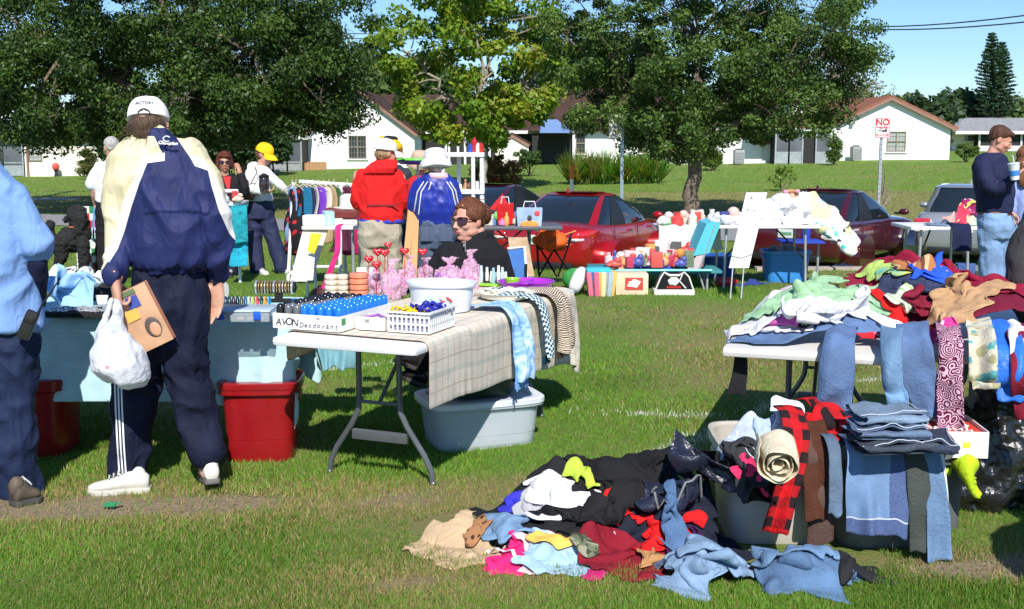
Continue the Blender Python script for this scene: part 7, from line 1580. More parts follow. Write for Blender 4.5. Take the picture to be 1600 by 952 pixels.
 def heart(px,py,pb,k=1.,lean=0.):
  a=loc(px,pb);t=wp(px+lean,py,a.y);rt=empty('heart_pick',a,0,hl[len(hs)],'heart pick','red heart picks');hs.append(1);b=MB();b.tube([a,t],.0022,5);b.build('stick',mat('pick_stick',(.5,.05,.05),.5),rt)
  pts=[]
  for i in range(24):u=2*PI*i/24;pts.append((16*math.sin(u)**3,13*math.cos(u)-5*math.cos(2*u)-2*math.cos(3*u)-math.cos(4*u)))
  b=MB();S=.00185*k;b.rings([[t+V((x*S*f,y_,z*S*f))for x,z in pts]for f,y_ in((.3,-.015),(.75,-.011),(1,0),(.75,.011),(.3,.015))]);b.build('heart',mat('heart_red',(.70,.01,.02),.12,spec=.9),rt,ang=180);b=MB();[b.ell(t+V((x_,-.0155,z_)),.0022,6,5)for x_,z_ in((-.014,.012),(.012,.014),(-.006,0),(.004,-.01),(.0,.012))];b.build('dots',CD,rt)
 hs=[];hl=['red polka dot heart pick, lowest left of the hearts','red heart pick right below the leftmost pair','red heart pick, left one of the upper pair','red heart pick, right one of the upper pair','red heart pick standing highest above the pair','single red heart pick above the slim pink bag','leaning red heart pick nearest the seated person']
 for a in((576,405,455),(588,414,462),(590,394,458),(601,395,459),(606,383,457,.8),(632,393,452),(668,394,450,1.,-8)):heart(*a)
 for i,(px,py,w_,h_,m_,lab)in enumerate(((518,462,.07,.125,fabric('cand1','floral',(.70,.60,.48),(.5,.42,.34)),'beige patterned candle pack, left of the two beige ones'),(536,462,.06,.125,fabric('cand2','floral',(.72,.60,.46),(.5,.42,.34)),'beige patterned candle pack next to the orange pack'),(561,462,.10,.135,mat('cand3',(.85,.25,.14),.25,.3,14),'orange and coral candle pack with glossy wrap'))):
  q=loc(px,py);rt=empty('candle_pack',q,0,lab,'candle','candle packs');nl=4;
  for k in range(nl):part('candle',m_,rt,lambda b:b.lathe((0,0,0),[(w_*.5,0),(w_*.55,.006),(w_*.55,h_/nl-.008),(w_*.5,h_/nl-.003)],16)).location=(0,0,k*h_/nl)
 simple('white_box','small white box standing behind the candle packs','box',loc(553,452)+d*.1,CD,lambda b:b.box((0,0,.06),(.06,.05,.12),bev=.003));simple('white_jar','squat white jar beside the small white box behind the candles','jar',loc(570,452)+d*.1,PLW,lambda b:b.lathe((0,0,0),[(.03,0),(.032,.01),(.032,.09),(.025,.1),(.025,.12),(.01,.122)],16))
 pal=[(.78,.76,.72),(.5,.62,.66),(.7,.7,.68),(.75,.7,.5),(.3,.5,.55)];pos=[(743,433),(752,434),(761,432),(768,434),(774,431),(779,434),(785,432),(790,435),(748,438),(771,438)]
 wh=['furthest left of the row','second from the left','third from the left','pale one just left of the middle','tallest in the middle','right of the tallest one','third from the right','furthest right of the row','front left one','front right one']
 for i,(px,py)in enumerate(pos):h_=.05+.018*((i*7)%4);simple('cosmetic_tube',f'small upright cosmetic tube on the far table end, {wh[i]}','tube',loc(px,py+7),mat(f'tube{i%5}',pal[i%5],.3),lambda b:b.lathe((0,0,0),[(.011,0),(.012,.004),(.012,h_*.6),(.009,h_*.65),(.009,h_),(.004,h_+.002)],12),'cosmetic tubes on the far table end')
 simple('green_tray','lime green plastic tray behind the cosmetic tubes','tray',loc(775,447),mat('lime_plastic',(.30,.65,.03),.35),lambda b:(b.box((0,0,.006),(.30,.08,.01),bev=.004),b.lathe((.10,.02,.01),[(.04,0),(.05,.04),(.046,.04),(.03,.005)],14)),rz=R)
 def dish(px,py,r_,m_,lab,k=.16):
  def f(b):
   b.lathe((0,0,0),[(r_*.8,0),(r_*.92,.008),(r_,.034),(r_*1.04,.036),(r_*.97,.034),(r_*.86,.012),(r_*.3,.012),(r_*.28,.03),(.01,.03)],30)
   for i in range(5):a=2*PI*i/5;b.box((math.cos(a)*r_*.6,math.sin(a)*r_*.6,.02),(r_*.6,.006,.022),rot=Matrix.Rotation(a,3,'Z'))
  simple('party_tray',lab,'tray',loc(px,py),m_,f)
 dish(792,466,.16,mat('cream_plastic',(.72,.70,.58),.35),'round cream divided tray of small goods near the scarves');dish(822,448,.17,mat('purple_plastic',(.36,.03,.52),.3),'round purple divided tray behind the cream one')
 b=MB();rr=random.Random(9)
 q=loc(790,462)
 for i in range(16):b.box(q+V((rr.uniform(-.11,.11),rr.uniform(-.09,.09),.035+rr.random()*.008)),(.05,.03,.004),rot=Matrix.Rotation(rr.uniform(0,3),3,'Z')@Matrix.Rotation(rr.uniform(-.4,.4),3,'X'))
 tag(b.build('packets',mat('packet',(.7,.7,.66),.4),loc=q,smooth=False),'flat white packets filling the cream divided tray','packets',kind='stuff')
 GS='scarves over the table side'
 def scarf(lab,b0,w_,drop,m_,seed,fr_=True,back=.2,dx=0.,z=.77):
  b0=(gp(b0[0],b0[1],.745)-B).dot(d);a=T(wT,b0,.745);pts=[a-s*back+V((0,0,.018)),a-s*.08+V((0,0,.022)),a+V((0,0,.022)),a+s*.04+V((0,0,-.04)),a+s*.065-d*dx*.4+V((0,0,-.2)),a+s*.075-d*dx+V((0,0,-drop))]
  o=panel('scarf',pts,w_,m_,seed=seed,wob=.012,thick=.003,label=lab,cat='scarf',group=GS,wdir=(d.x,d.y,0),taper=.85)
  if fr_:
   b=MB()
   for k in range(22):p=a+s*.078-d*dx+d*((k/21-.5)*w_*.85)+V((0,0,-drop+.01));b.tube([p,p+V((.006*math.sin(k*2.),.004*math.cos(k*3.),-.04-.015*math.sin(k*1.7)))],.0035,4)
   b.build('fringe',m_,o,world=True);fr0=COL.objects[-1];fr0.data.transform(Matrix.Identity(4))
  return o
 scarf('blue and white tie dyed scarf hanging lowest over the table side',(757,484),.20,.36,fabric('s_tie','tiedye',(.08,.30,.75),(.60,.75,.90),1.2),3,dx=.03);scarf('black and white houndstooth scarf between the blue and the zebra ones',(787,470),.14,.30,fabric('s_hound','hounds',(.01,.05,.09),(.62,.72,.75)),5,True,.25,.02);scarf('cream and brown zebra striped scarf, furthest right of the scarves',(808,459),.22,.31,fabric('s_zebra','zebra',(.66,.57,.44),(.07,.035,.02)),7,True,.25,.04)
 garment('scarf','bunched end of a zebra striped scarf lying on the table by the white tub','scarf',sp,(gp(770,458,.76).x,gp(770,458,.76).y),(.34,.24),R,fabric('s_zebra','zebra',(.66,.57,.44),(.07,.035,.02)),'blob',(.7,.7),.03,61,group=GS)
 cA=(-2.06,6.20);fold_table('folding table under the aqua cloth',cA,.0);spA=Space(-3.4,5.1,-.7,7.3,.02);spA.box(cA,(.915,.375),0,.735,.69);spc=Space(-3.4,5.1,-.7,7.3,.2);spc.box(cA,(.92,.38),0,.737,.30,False)
 flatcloth('aqua_cloth','pale aqua waffle cloth hanging over the front of the left table',(cA[0]+.03,cA[1]-.03),(2.06,1.44),0,spc,.765,fabric('f_aqua','waffle',(.46,.68,.73),(.30,.52,.60)),110)
 L=lambda px,py,z=.752:(lambda q:V((q.x,q.y,z)))(gp(px,py,z))
 GRN=mat('blackfelt',(.010,.010,.011),.9)
 def tray(b):b.box((0,0,.012),(.36,.24,.024),bev=.004)
 q=L(118,497);rt=empty('jewellery_tray',q+V((0,.12,0)),0,'black tray crowded with silver and white jewellery on the aqua cloth','tray');part('tray',GRN,rt,tray);b=MB();rr=random.Random(3)
 for i in range(90):x,y=rr.uniform(-.165,.165),rr.uniform(-.105,.105);b.tube([(x+.012*math.cos(t),y+.012*math.sin(t),.028+.004*rr.random())for t in(0,1.6,3.2,4.8)],.003,5)
 b.build('jewellery',mat('silver',(.72,.72,.70),.25,metal=.6),rt,False)
 q=L(375,503);rt=empty('clear_case',q+V((0,.08,0)),0,'clear plastic case with blue latches on the aqua table','case');cl=NT('clear_plastic');cl.set(col=(.62,.72,.80),rough=.15,alpha=.45,spec=.8);cl=cl.mat
 part('case',cl,rt,lambda b:b.box((0,0,.032),(.30,.2,.062),bev=.008));part('rim',mat('case_rim',(.5,.6,.7),.3),rt,lambda b:b.box((0,0,.055),(.31,.21,.008),bev=.003));[part('latch',mat('latch_blue',(.01,.10,.60),.4),rt,lambda b:b.box((x,-.105,.035),(.036,.012,.042),bev=.003))for x in(-.09,.09)]
 part('contents',mat('beads',(.45,.25,.2),.5,.5,40),rt,lambda b:[b.box((-.1+.05*i,0,.02),(.03,.15,.02))for i in range(5)])
 cb=[(.7,.06,.05),(.02,.02,.02),(.8,.35,.02),(.05,.3,.5),(.6,.6,.6),(.5,.5,.1)]
 for i in range(16):q=L(328+i*6.2,480);simple('bangle',f'thin coloured bangle standing in the row behind the clear case','bracelet',q+V((0,0,.03)),mat(f'bangle{i%6}',cb[i%6],.3),lambda b:b.tube([(0,.026*math.cos(t),.026*math.sin(t))for t in np.linspace(0,2*PI,15)],.0042,6),'bangles in the row behind the clear case')
 q=L(430,470);rt=empty('bracelet_stand',q,0,'black cylinder bracelet stand loaded with gold and silver bangles','stand');part('roll',GRN,rt,lambda b:(b.tube([(-.11,0,.075),(.115,0,.075)],.030,18),b.tube([(.117,0,.075),(.124,0,.075)],.008,8)));part('foot',GRN,rt,lambda b:(b.box((.02,0,.035),(.04,.03,.07)),b.box((.02,0,.004),(.12,.08,.008))))
 for i in range(13):part('bangle',mat('bgold' if i%3 else 'bsilv',(.55,.38,.16)if i%3 else(.75,.75,.72),.25,metal=.7),rt,lambda b:b.tube([(-.10+i*.0165,.034*math.cos(t),.075+.034*math.sin(t))for t in np.linspace(0,2*PI,17)],.004 if i%2 else .0065,6))
 GB='shirts on the aqua table';spA.raise_box((-2.6,6.45),(.3,.2),0,.80)
 garment('garment','navy shirt at the back of the white and blue shirts','clothing',spA,(L(112,425).x,6.55),(.4,.3),.1,fabric('a_nv','plain',(.02,.05,.14)),'blob',(.8,.8),.12,401,group=GB);spA.mound(L(108,470).x,6.32,.26,.24,.20,0,.74)
 garment('garment','bright white shirt heaped on the left table','clothing',spA,aim(spA,116,436),(.50,.36),.3,WHITEF(),'blob',(.8,.8),.05,402,group=GB,amp=.09);garment('garment','light blue shirt spread below the white one on the left table','clothing',spA,aim(spA,100,470),(.46,.26),.25,fabric('a_lb','plain',(.30,.52,.78)),'blob',(.85,.8),.04,403,group=GB,amp=.08)
 for i,(px,py)in enumerate(((158,447),(154,462),(149,476))):q=L(px,py+4);simple('display_card',['white display card furthest back beside the cap wearer','white display card, middle of the three by the cap wearer','white display card nearest the black tray'][i],'card',q+V((0,.1,0)),CD,lambda b:b.prism([(-.035,0,.05),(.035,0,.05),(.022,0,0),(-.022,0,0)],(0,.01,0)),'display cards');
 simple('green_ball','bright green knitted ball on the table behind the display cards','toy',(L(158,425).x,6.5,.80),mat('kelly',(.0,.35,.08),.8,.2,30,.5,80),lambda b:(b.ell((0,0,.03),(.04,.04,.035),16,10),b.box((0,0,-.01),(.04,.04,.03),bev=.004)))
 simple('display_rack','black felt covered display rack rising behind the display cards','rack',(L(150,470).x,6.38,.745),GRN,lambda b:b.prism([(-.06,0,0),(.10,0,0),(.10,.14,.16),(-.02,.14,.16)],(0,.03,.0)))
 simple('ring_box','small black ring box with silver dots left of the bangles','box',L(315,480)+V((0,.02,0)),GRN,lambda b:(b.box((0,0,.025),(.12,.05,.05),bev=.004),[b.ell((-.04+.03*i,-.027,.03),.004,6,5)for i in range(4)]))
 simple('stone_plaque','grey cream rounded plaque leaning behind the ring box','plaque',L(330,472)+V((0,.12,0)),mat('pewter_cream',(.42,.42,.36),.7),lambda b:b.rings([[V((.07*math.copysign(abs(math.cos(t))**.6,math.cos(t)),y,.05+.05*math.copysign(abs(math.sin(t))**.6,math.sin(t))))for t in np.linspace(0,2*PI,25)[:-1]]for y in(0,.012)]))
 a=V((-1.02,6.55,.70));panel('aqua_cloth',[a,a+V((0,0,-.1)),a+V((.03,-.02,-.36))],.30,fabric('f_aqua2','waffle',(.16,.34,.40),(.12,.28,.34)),seed=4,wob=.02,label='darker aqua cloth hanging in the gap behind the two tables',cat='cloth',taper=.6)
 RB=mat('red_plastic',(.27,.006,.010),.3,.08,spec=.6)
 q=gp(400,726);tote('red storage tub under the aqua table, right of the cap wearer',q.x,q.y+.19,.38,.36,.40,.06,RB,lid=1,group='red tubs under the aqua table');q=gp(58,724);tote('red storage tub behind the legs of the blue shirted person',q.x-.08,q.y+.25,.38,.36,.40,.0,RB,lid=1,group='red tubs under the aqua table')
 ct=NT('clear_tub');ct.set(col=(.66,.74,.80),rough=.22,alpha=.5,spec=.6);ct=ct.mat;q=gp(738,706);cx,cy=q.x+.03,q.y+.22
 rt=tote('clear plastic tub with a white lid under the white table',cx,cy,.62,.42,.25,.36,ct,lid=1,lidm=mat('milky_lid',(.62,.66,.70),.35),handle=False);rr=random.Random(2)
 for i in range(9):part('contents',mat(f'cont{i%4}',[(.62,.60,.50),(.35,.42,.55),(.5,.3,.4),(.6,.6,.62)][i%4],.7),rt,lambda b:b.box((rr.uniform(-.16,.16),rr.uniform(-.13,.13),.05+rr.random()*.06),(.11,.1,.09+.03*rr.random()),bev=.01,rz=rr.random()))
 tote('dark green storage tub stacked on the clear tub',cx-.02,cy+.02,.40,.32,.30,.42,mat('dark_green_plastic',(.006,.04,.015),.4),z=.272,lid=1,handle=True)
 Yc=8.0;cxx=wp(735,500,Yc).x;rt=empty('folding_chair',(cxx,Yc,0),0,'folding camp chair under the seated person in black','chair');part('seat',BLACKCLOTH,rt,lambda b:b.box((0,0,.34),(.52,.46,.03),bev=.01));part('backrest',BLACKCLOTH,rt,lambda b:b.box((0,.26,.62),(.52,.02,.40),bev=.008))
 for sx in(-1,1):
  part('leg',METALG,rt,lambda b:b.tube([(sx*.26,-.24,0),(sx*.24,.25,.4),(sx*.25,.27,.84)],.012,8));part('leg',METALG,rt,lambda b:b.tube([(sx*.26,.27,0),(sx*.25,-.22,.44)],.012,8));part('armrest',BLACKCLOTH,rt,lambda b:b.box((sx*.27,.0,.56),(.05,.45,.02),bev=.006))
 Y=5.36;rt=empty('plastic_bag',wp(190,605,Y-.02),0,'white plastic shopping bag hanging from the hand of the cap wearer','bag');pb=NT('thin_plastic');pb.set(col=(.74,.76,.80),rough=.3,spec=.5);tr=pb.n('ShaderNodeBsdfTranslucent');tr.inputs[0].default_value=(.8,.82,.85,1);mx=pb.n('ShaderNodeMixShader');mx.inputs[0].default_value=.3;pb.l(pb.b.outputs[0],mx.inputs[1]);pb.l(tr.outputs[0],mx.inputs[2]);pb.l(mx.outputs[0],pb.out.inputs[0]);pb.bump(pb.noise(16,5,dist=1.),.7,.02)
 b=MB();tors(b,[(183,484,3,.010,-.02),(180,500,6,.016,-.02),(176,520,20,.035,-.01),(182,548,38,.09),(190,575,41,.115),(200,592,34,.10),(205,602,20,.05)],Y-.28,28);limb(b,[(183,505,-.30),(184,480,-.26),(182,462,-.22)],[.016,.012,.010],Y);limb(b,[(154,530,-.28),(165,500,-.26),(174,470,-.23)],[.014,.012,.010],Y)
 merged(b,.0065,'bag',pb.mat,rt,lambda P,N:.008*(1-2*np.abs(vn(P*np.array([22,22,7]))))+.007*vn(P*14)+.003*vn(P*50),1);part('printed_logo',mat('print_pink',(.7,.3,.35),.5),rt,lambda b:[b.box(wp(166+3*i,574+i*2,Y-.395)+V((0,0,.004*(i%2))),(.008,.002,.016),rot=Matrix.Rotation(.4*i,3,'Y'))for i in range(4)],True)
 rt=empty('picture_board',wp(215,540,Y-.16),0,'tan board with an oval portrait and a blue sticker held beside the plastic bag','picture');c0=wp(222,498,Y-.19);Rm=Matrix.Rotation(-.44,3,'Y')@Matrix.Rotation(.12,3,'Z');
 def rb(o_,sz,bev=0):return lambda b:b.box(c0+Rm@V(o_),sz,rot=Rm,bev=bev)
 part('board',mat('tan_board',(.52,.30,.17),.5,.15,12),rt,rb((0,0,0),(.17,.012,.29),.003),True);part('back_board',mat('brown_board',(.25,.09,.05),.5),rt,rb((.01,.014,.004),(.17,.010,.29),.003),True)
 part('sticker',mat('sticker_blue',(.05,.08,.36),.4),rt,rb((.0,-.010,.085),(.055,.003,.055)),True);part('portrait',mat('portrait_hair',(.08,.06,.05),.6),rt,lambda b:b.ell(c0+Rm@V((.03,-.010,-.055)),(.036,.004,.048),20,8,Rm),True);part('portrait',mat('portrait_face',(.55,.28,.16),.6),rt,lambda b:b.ell(c0+Rm@V((.035,-.013,-.068)),(.024,.004,.034),18,8,Rm),True);part('print',mat('print_orange',(.75,.42,.08),.5),rt,rb((-.03,-.010,.03),(.06,.003,.05)),True);part('print',mat('print_green',(.12,.18,.08),.5),rt,rb((-.02,-.010,.130),(.10,.003,.022)),True)
 simple('green_wrapper','small crumpled green wrapper on the worn grass in front','litter',gp(172,792,.01),mat('wrapper',(.03,.25,.1),.3),lambda b:(b.box((0,0,.01),(.05,.03,.006),rot=Matrix.Rotation(.3,3,'X')),b.box((.03,.01,.012),(.04,.02,.005),rot=Matrix.Rotation(-.5,3,'Y'))),smooth=False)
build_stall()
def car(label,x,y,z,head,col,L=4.5,W=1.78,H=1.43,roofcol=None,suv=False,plate=True,lamp=0):
 """local +X is forwards; head = compass heading, 0 = straight away from the camera"""
 rt=empty('parked_car',(0,0,0),0,label,'car','cars parked behind the stalls');P_=NT('car_paint');P_.set(col=col,rough=.28,metal=.35,coat=1.,spec=.6);P_.b.inputs['Coat Roughness'].default_value=.04;P_=P_.mat
 G_=mat('car_glass',(.012,.018,.022),.04,.05,spec=1.);BLK=mat('black_trim',(.012,.012,.012),.5);TY=mat('tyre',(.018,.018,.018),.85);RIM=mat('alloy',(.42,.43,.44),.25,metal=.8)
 h2=L/2;zb=.20;tail=.98 if not suv else 1.02;hood=.84
 st=[(-h2,.80,.46,.74,.60),(-h2+.04,.90,.34,.90,.74),(-h2+.18,.97,.24,tail-.01,.86),(-h2+.5,1.,zb,tail,.90),(-h2+.95,1.,zb,.96,.94),(-.4,1.,zb,.93,.96),(.5,1.,zb,.92,.96),(1.1,1.,zb,.90,.93),(h2-.55,.98,zb,hood,.88),(h2-.22,.92,.24,.74,.80),(h2-.05,.78,.32,.62,.68),(h2,.62,.40,.54,.5)]
 b=MB();rs=[]
 for sx,w,a,t,_ in st:
  r=[];wy=W/2*w
  for yy,zz in((-.55,a),(-.9,a+.02),(-.985,a+.12),(-1,a+.28),(-1.,t-.30),(-.985,t-.20),(-.965,t-.08),(-.90,t-.015),(-.6,t+.02),(0,t+.03)):r.append(V((sx,yy*wy,zz if zz<t+.04 else t)))
  r+=[V((p.x,-p.y,p.z))for p in r[-2::-1]];rs.append(r)
 b.rings(rs);me=bpy.data.meshes.new('t');me.from_pydata(b.v,[],b.f);bm=bmesh.new();bm.from_mesh(me);bmesh.ops.recalc_face_normals(bm,faces=bm.faces[:]);bm.to_mesh(me);bm.free()
 wx=(-h2+.92,h2-.90);cut=MB()
 for X in wx:
  for s_ in(-1,1):cut.tube([(X,s_*(W/2-.24),.33),(X,s_*(W/2+.2),.33)],.375,32)
 cme=bpy.data.meshes.new('c');cme.from_pydata(cut.v,[],cut.f);bm=bmesh.new();bm.from_mesh(cme);bmesh.ops.recalc_face_normals(bm,faces=bm.faces[:]);bm.to_mesh(cme);bm.free();co=bpy.data.objects.new('c',cme);COL.objects.link(co)
 me=evalmesh(me,[('SUBSURF',dict(levels=2)),('BOOLEAN',dict(object=co,operation='DIFFERENCE',solver='EXACT'))]);bpy.data.objects.remove(co);me.name='body';me.materials.clear();me.materials.append(P_);me.shade_smooth();me.set_sharp_from_angle(angle=math.radians(40));o=bpy.data.objects.new('body',me);COL.objects.link(o);o.parent=rt;body=o
 n=40;e=5.;top=H;rr_=(-h2+.42 if not suv else-h2+.12);ff=h2-1.25
 lv=[(.90,rr_,ff,.90),(.98,rr_+.12,ff-.14,.885),(1.10,rr_+.34,ff-.42,.84),(1.22,rr_+.58,ff-.72,.78),(1.31,rr_+.82,ff-.98,.72),(top-.05,rr_+1.05,ff-1.22,.67),(top-.012,rr_+1.3,ff-1.45,.58),(top,rr_+1.6,ff-1.7,.40)]
 if suv:lv=[(z_,rr_+(a-rr_)*.45,b_,w_)for z_,a,b_,w_ in lv]
 def ring(l,k=1.,dz=0.):
  z_,a,b_,w_=l;cx=(a+b_)/2;hl_=(b_-a)/2;out=[]
  for j in range(n):
   t=2*PI*j/n;ca,sa=math.cos(t),math.sin(t);out.append(V((cx+math.copysign(abs(ca)**(2/e),ca)*(hl_+k-1),math.copysign(abs(sa)**(2/e),sa)*(W/2*w_+k-1),z_+dz)))
  return out
 R=[ring(l)for l in lv];b=MB();b.rings(R[:6]);b.build('window',G_,rt,False,ang=60);b=MB();b.rings([ring(l,1.008,.002)for l in lv[5:]],cap=True);b.build('roof',P_,rt,False,ang=60)
 for nm,js in(('pillar',range(4,6)),('pillar',range(35,37)),('pillar',range(14,17)),('pillar',range(24,27)),('pillar',(10,11)),('pillar',(29,30))):
  js=list(js);b=MB();b.rings([[ring(l,1.008)[j]for j in js]for l in lv[:6]],False,False);b.rings([[ring(l,.99)[j]for j in js]for l in lv[:6]],False,False);b.build(nm,BLK if js[0]in(10,29)else P_,rt,False,ang=60)
 for X in wx:
  for s_ in(-1,1):
   y_=s_*(W/2-.11);b=MB();b.rings([[V((X+r_*math.cos(q),y_+yy,.33+r_*math.sin(q)))for q in[2*PI*j/30 for j in range(30)]]for r_,yy in((.22,-.09),(.31,-.10),(.33,-.06),(.33,.06),(.31,.10),(.22,.09))],cap=False);w_=b.build('wheel',TY,rt,False)
   b=MB();b.rings([[V((X+r_*math.cos(q),y_+yy*s_,.33+r_*math.sin(q)))for q in[2*PI*j/30 for j in range(30)]]for r_,yy in((.225,.085),(.21,.09),(.20,.05),(.05,.045))]);b.rings([[V((X+r_*math.cos(q),y_+.08*s_,.33+r_*math.sin(q)))for q in[2*PI*j/12 for j in range(12)]]for r_ in(.05,.01)])
   for k in range(10):q=2*PI*k/10;b.box((X+.125*math.cos(q),y_+.078*s_,.33+.125*math.sin(q)),(.18,.02,.026),rot=Matrix.Rotation(-q,3,'Y'))
   b.build('rim',RIM,w_,False,ang=40);part('brake_disc',BLK,w_,lambda b:b.tube([(X,y_+.04*s_,.33),(X,y_+.05*s_,.33)],.2,24))
 LR=mat('tail_lamp',(.55,.01,.01),.08,.1,30,spec=.9,coat=1.);LW=mat('lamp_clear',(.65,.6,.6),.1,.2,30,spec=.9)
 for s_ in(-1,1):
  if lamp==0:
   b=MB();b.loft([((-h2+.09,s_*(W/2-.40),.80),V((.02,0,0)),V((0,0,.02))),((-h2+.035,s_*(W/2-.28),.80),V((.05,0,0)),V((0,0,.065))),((-h2+.10,s_*(W/2-.13),.815),V((.07,0,0)),V((0,0,.08))),((-h2+.30,s_*(W/2-.035),.835),V((.06,.01,0)),V((0,0,.07))),((-h2+.50,s_*(W/2-.012),.86),V((.03,0,0)),V((0,0,.02)))],14);b.build('tail_lamp',LR,rt,False,ang=60);part('reverse_lamp',LW,rt,lambda b:b.loft([((-h2+.02,s_*(W/2-.36),.765),V((.02,0,0)),V((0,0,.015))),((-h2+.015,s_*(W/2-.2),.755),V((.04,0,0)),V((0,0,.028))),((-h2+.09,s_*(W/2-.09),.76),V((.03,0,0)),V((0,0,.02)))],10))
  else:
   part('tail_lamp',LR,rt,lambda b:b.box((-h2+.12,s_*(W/2-.17),.84),(.24,.30,.13),bev=.04));part('reverse_lamp',LW,rt,lambda b:b.box((-h2+.13,s_*(W/2-.17),.71),(.24,.29,.11),bev=.04))
  part('head_lamp',LW,rt,lambda b:b.ell((h2-.22,s_*(W/2-.3),.66),(.18,.16,.08),14,8))
  m_=part('mirror',P_,rt,lambda b:b.ell((ff-.30,s_*(W/2+.09),1.0),(.06,.10,.06),14,8));part('mirror_arm',BLK,m_,lambda b:b.box((ff-.30,s_*(W/2-.02),.97),(.06,.14,.04),bev=.01))
  for X,z0,z1 in((1.05,.3,.86),(-.02,.27,.90),(-1.08,.62,.92)):part('door_seam',BLK,rt,lambda b:b.tube([(X,s_*(W/2-.004),z0),(X,s_*(W/2-.003),(z0+z1)/2),(X,s_*(W/2-.022),z1)],.006,5))
  for X in((-.35,.62)if not suv else(-.5,.5)):part('door_handle',P_,rt,lambda b:b.box((X,s_*(W/2-.012),.80),(.19,.035,.03),bev=.01))
 part('bumper_trim',BLK,rt,lambda b:b.box((-h2+.13,0,.33),(.22,W*.70,.13),bev=.04));part('tow_strip',BLK,rt,lambda b:b.box((-h2+.03,0,.60),(.035,.62,.02),bev=.008))
 if plate:pl=part('number_plate',mat('plate',(.60,.64,.58),.4),rt,lambda b:b.box((-h2-.012,0,.74),(.012,.305,.152),bev=.004));part('plate_strip',mat('plate_green',(.12,.32,.16),.4),pl,lambda b:b.box((-h2-.020,0,.74),(.006,.2,.05)))
 part('badge',RIM,rt,lambda b:b.ell((-h2+.05,0,.885),(.03,.055,.03),14,8));part('antenna',P_,rt,lambda b:b.prism([(-.9,-.012,H),(-1.02,-.012,H+.085),(-1.06,-.012,H)],(0,.024,0)))
 return put(rt,(x,y,z),PI/2-head)
def build_cars():
 r=math.radians
 car('bright red sedan seen from behind, its rear wheel above the goods on the grass',1.40,20.3,-.68,r(27),(.42,.006,.010),plate=True)
 car('dark maroon sedan behind the white linen table',6.10,21.6,-.70,r(37),(.085,.006,.014),4.6,1.80,1.44,lamp=1)
 car('dark car of which only roof and side windows show left of the red sedan',-.15,24.5,-.70,r(28),(.10,.012,.03),4.5,1.76,1.43)
 car('silver grey car with a dark rear window behind the far right table',9.15,22.9,-.70,r(25),(.30,.32,.35),4.5,1.8,1.50,suv=True,lamp=1)
build_cars()
def W_(px,py,Y):return wp(px,py,Y)
def heap(lab,px0,px1,py,Y,z,n,cols,seed,w=.16,group=None,dep=.25,kinds='mix',names=None):
 """small trinkets standing on a surface, each one a thing"""
 r=random.Random(seed);a=wp(px0,py,Y).x;b_=wp(px1,py,Y).x
 for i in range(n):
  x=a+(b_-a)*(i+.5)/n;yy=Y+r.uniform(-dep,dep)/2;k=r.choice(['jar','box','fig','box','plush','plush'])if kinds=='mix' else kinds;c=cols[i%len(cols)];h=w*r.uniform(.5,1.1);q=w*r.uniform(.22,.4)
  b=MB()
  if k=='jar':b.lathe((0,0,0),[(q*.7,0),(q,h*.15),(q*.95,h*.6),(q*.5,h*.75),(q*.5,h*.9),(q*.55,h)],12)
  elif k=='box':b.box((0,0,h/2),(q*2,q*1.4,h),rz=r.uniform(-.5,.5),bev=.006)
  elif k=='fig':b.lathe((0,0,0),[(q,0),(q*.8,h*.3),(q*.45,h*.6),(q*.2,h*.64)],12);b.ell((0,0,h*.8),(q*.45,q*.45,h*.2),10,8)
  else:b.ell((0,0,h*.3),(q*1.3,q,h*.32),12,8);b.ell((q*.5,-q*.3,h*.62),(q*.7,q*.6,h*.22),10,7);b.ell((-q*.9,-q*.4,h*.25),(q*.6,q*.5,h*.16),10,7)
  o=b.build('trinket',mat(f'trk{c}',c,.45),None,False);o.location=(x,yy,z)
  cn=max((('red',c[0]-max(c[1],c[2])),('green',c[1]-max(c[0],c[2])),('blue',c[2]-max(c[0],c[1])),('pale',min(c)*.6),('dark',.12-max(c))),key=lambda t:t[1])[0]
  tag(o,f"{cn} {dict(jar='jar', box='box', fig='figurine', plush='soft toy')[k]} {lab}",'trinket',f'{lab}')
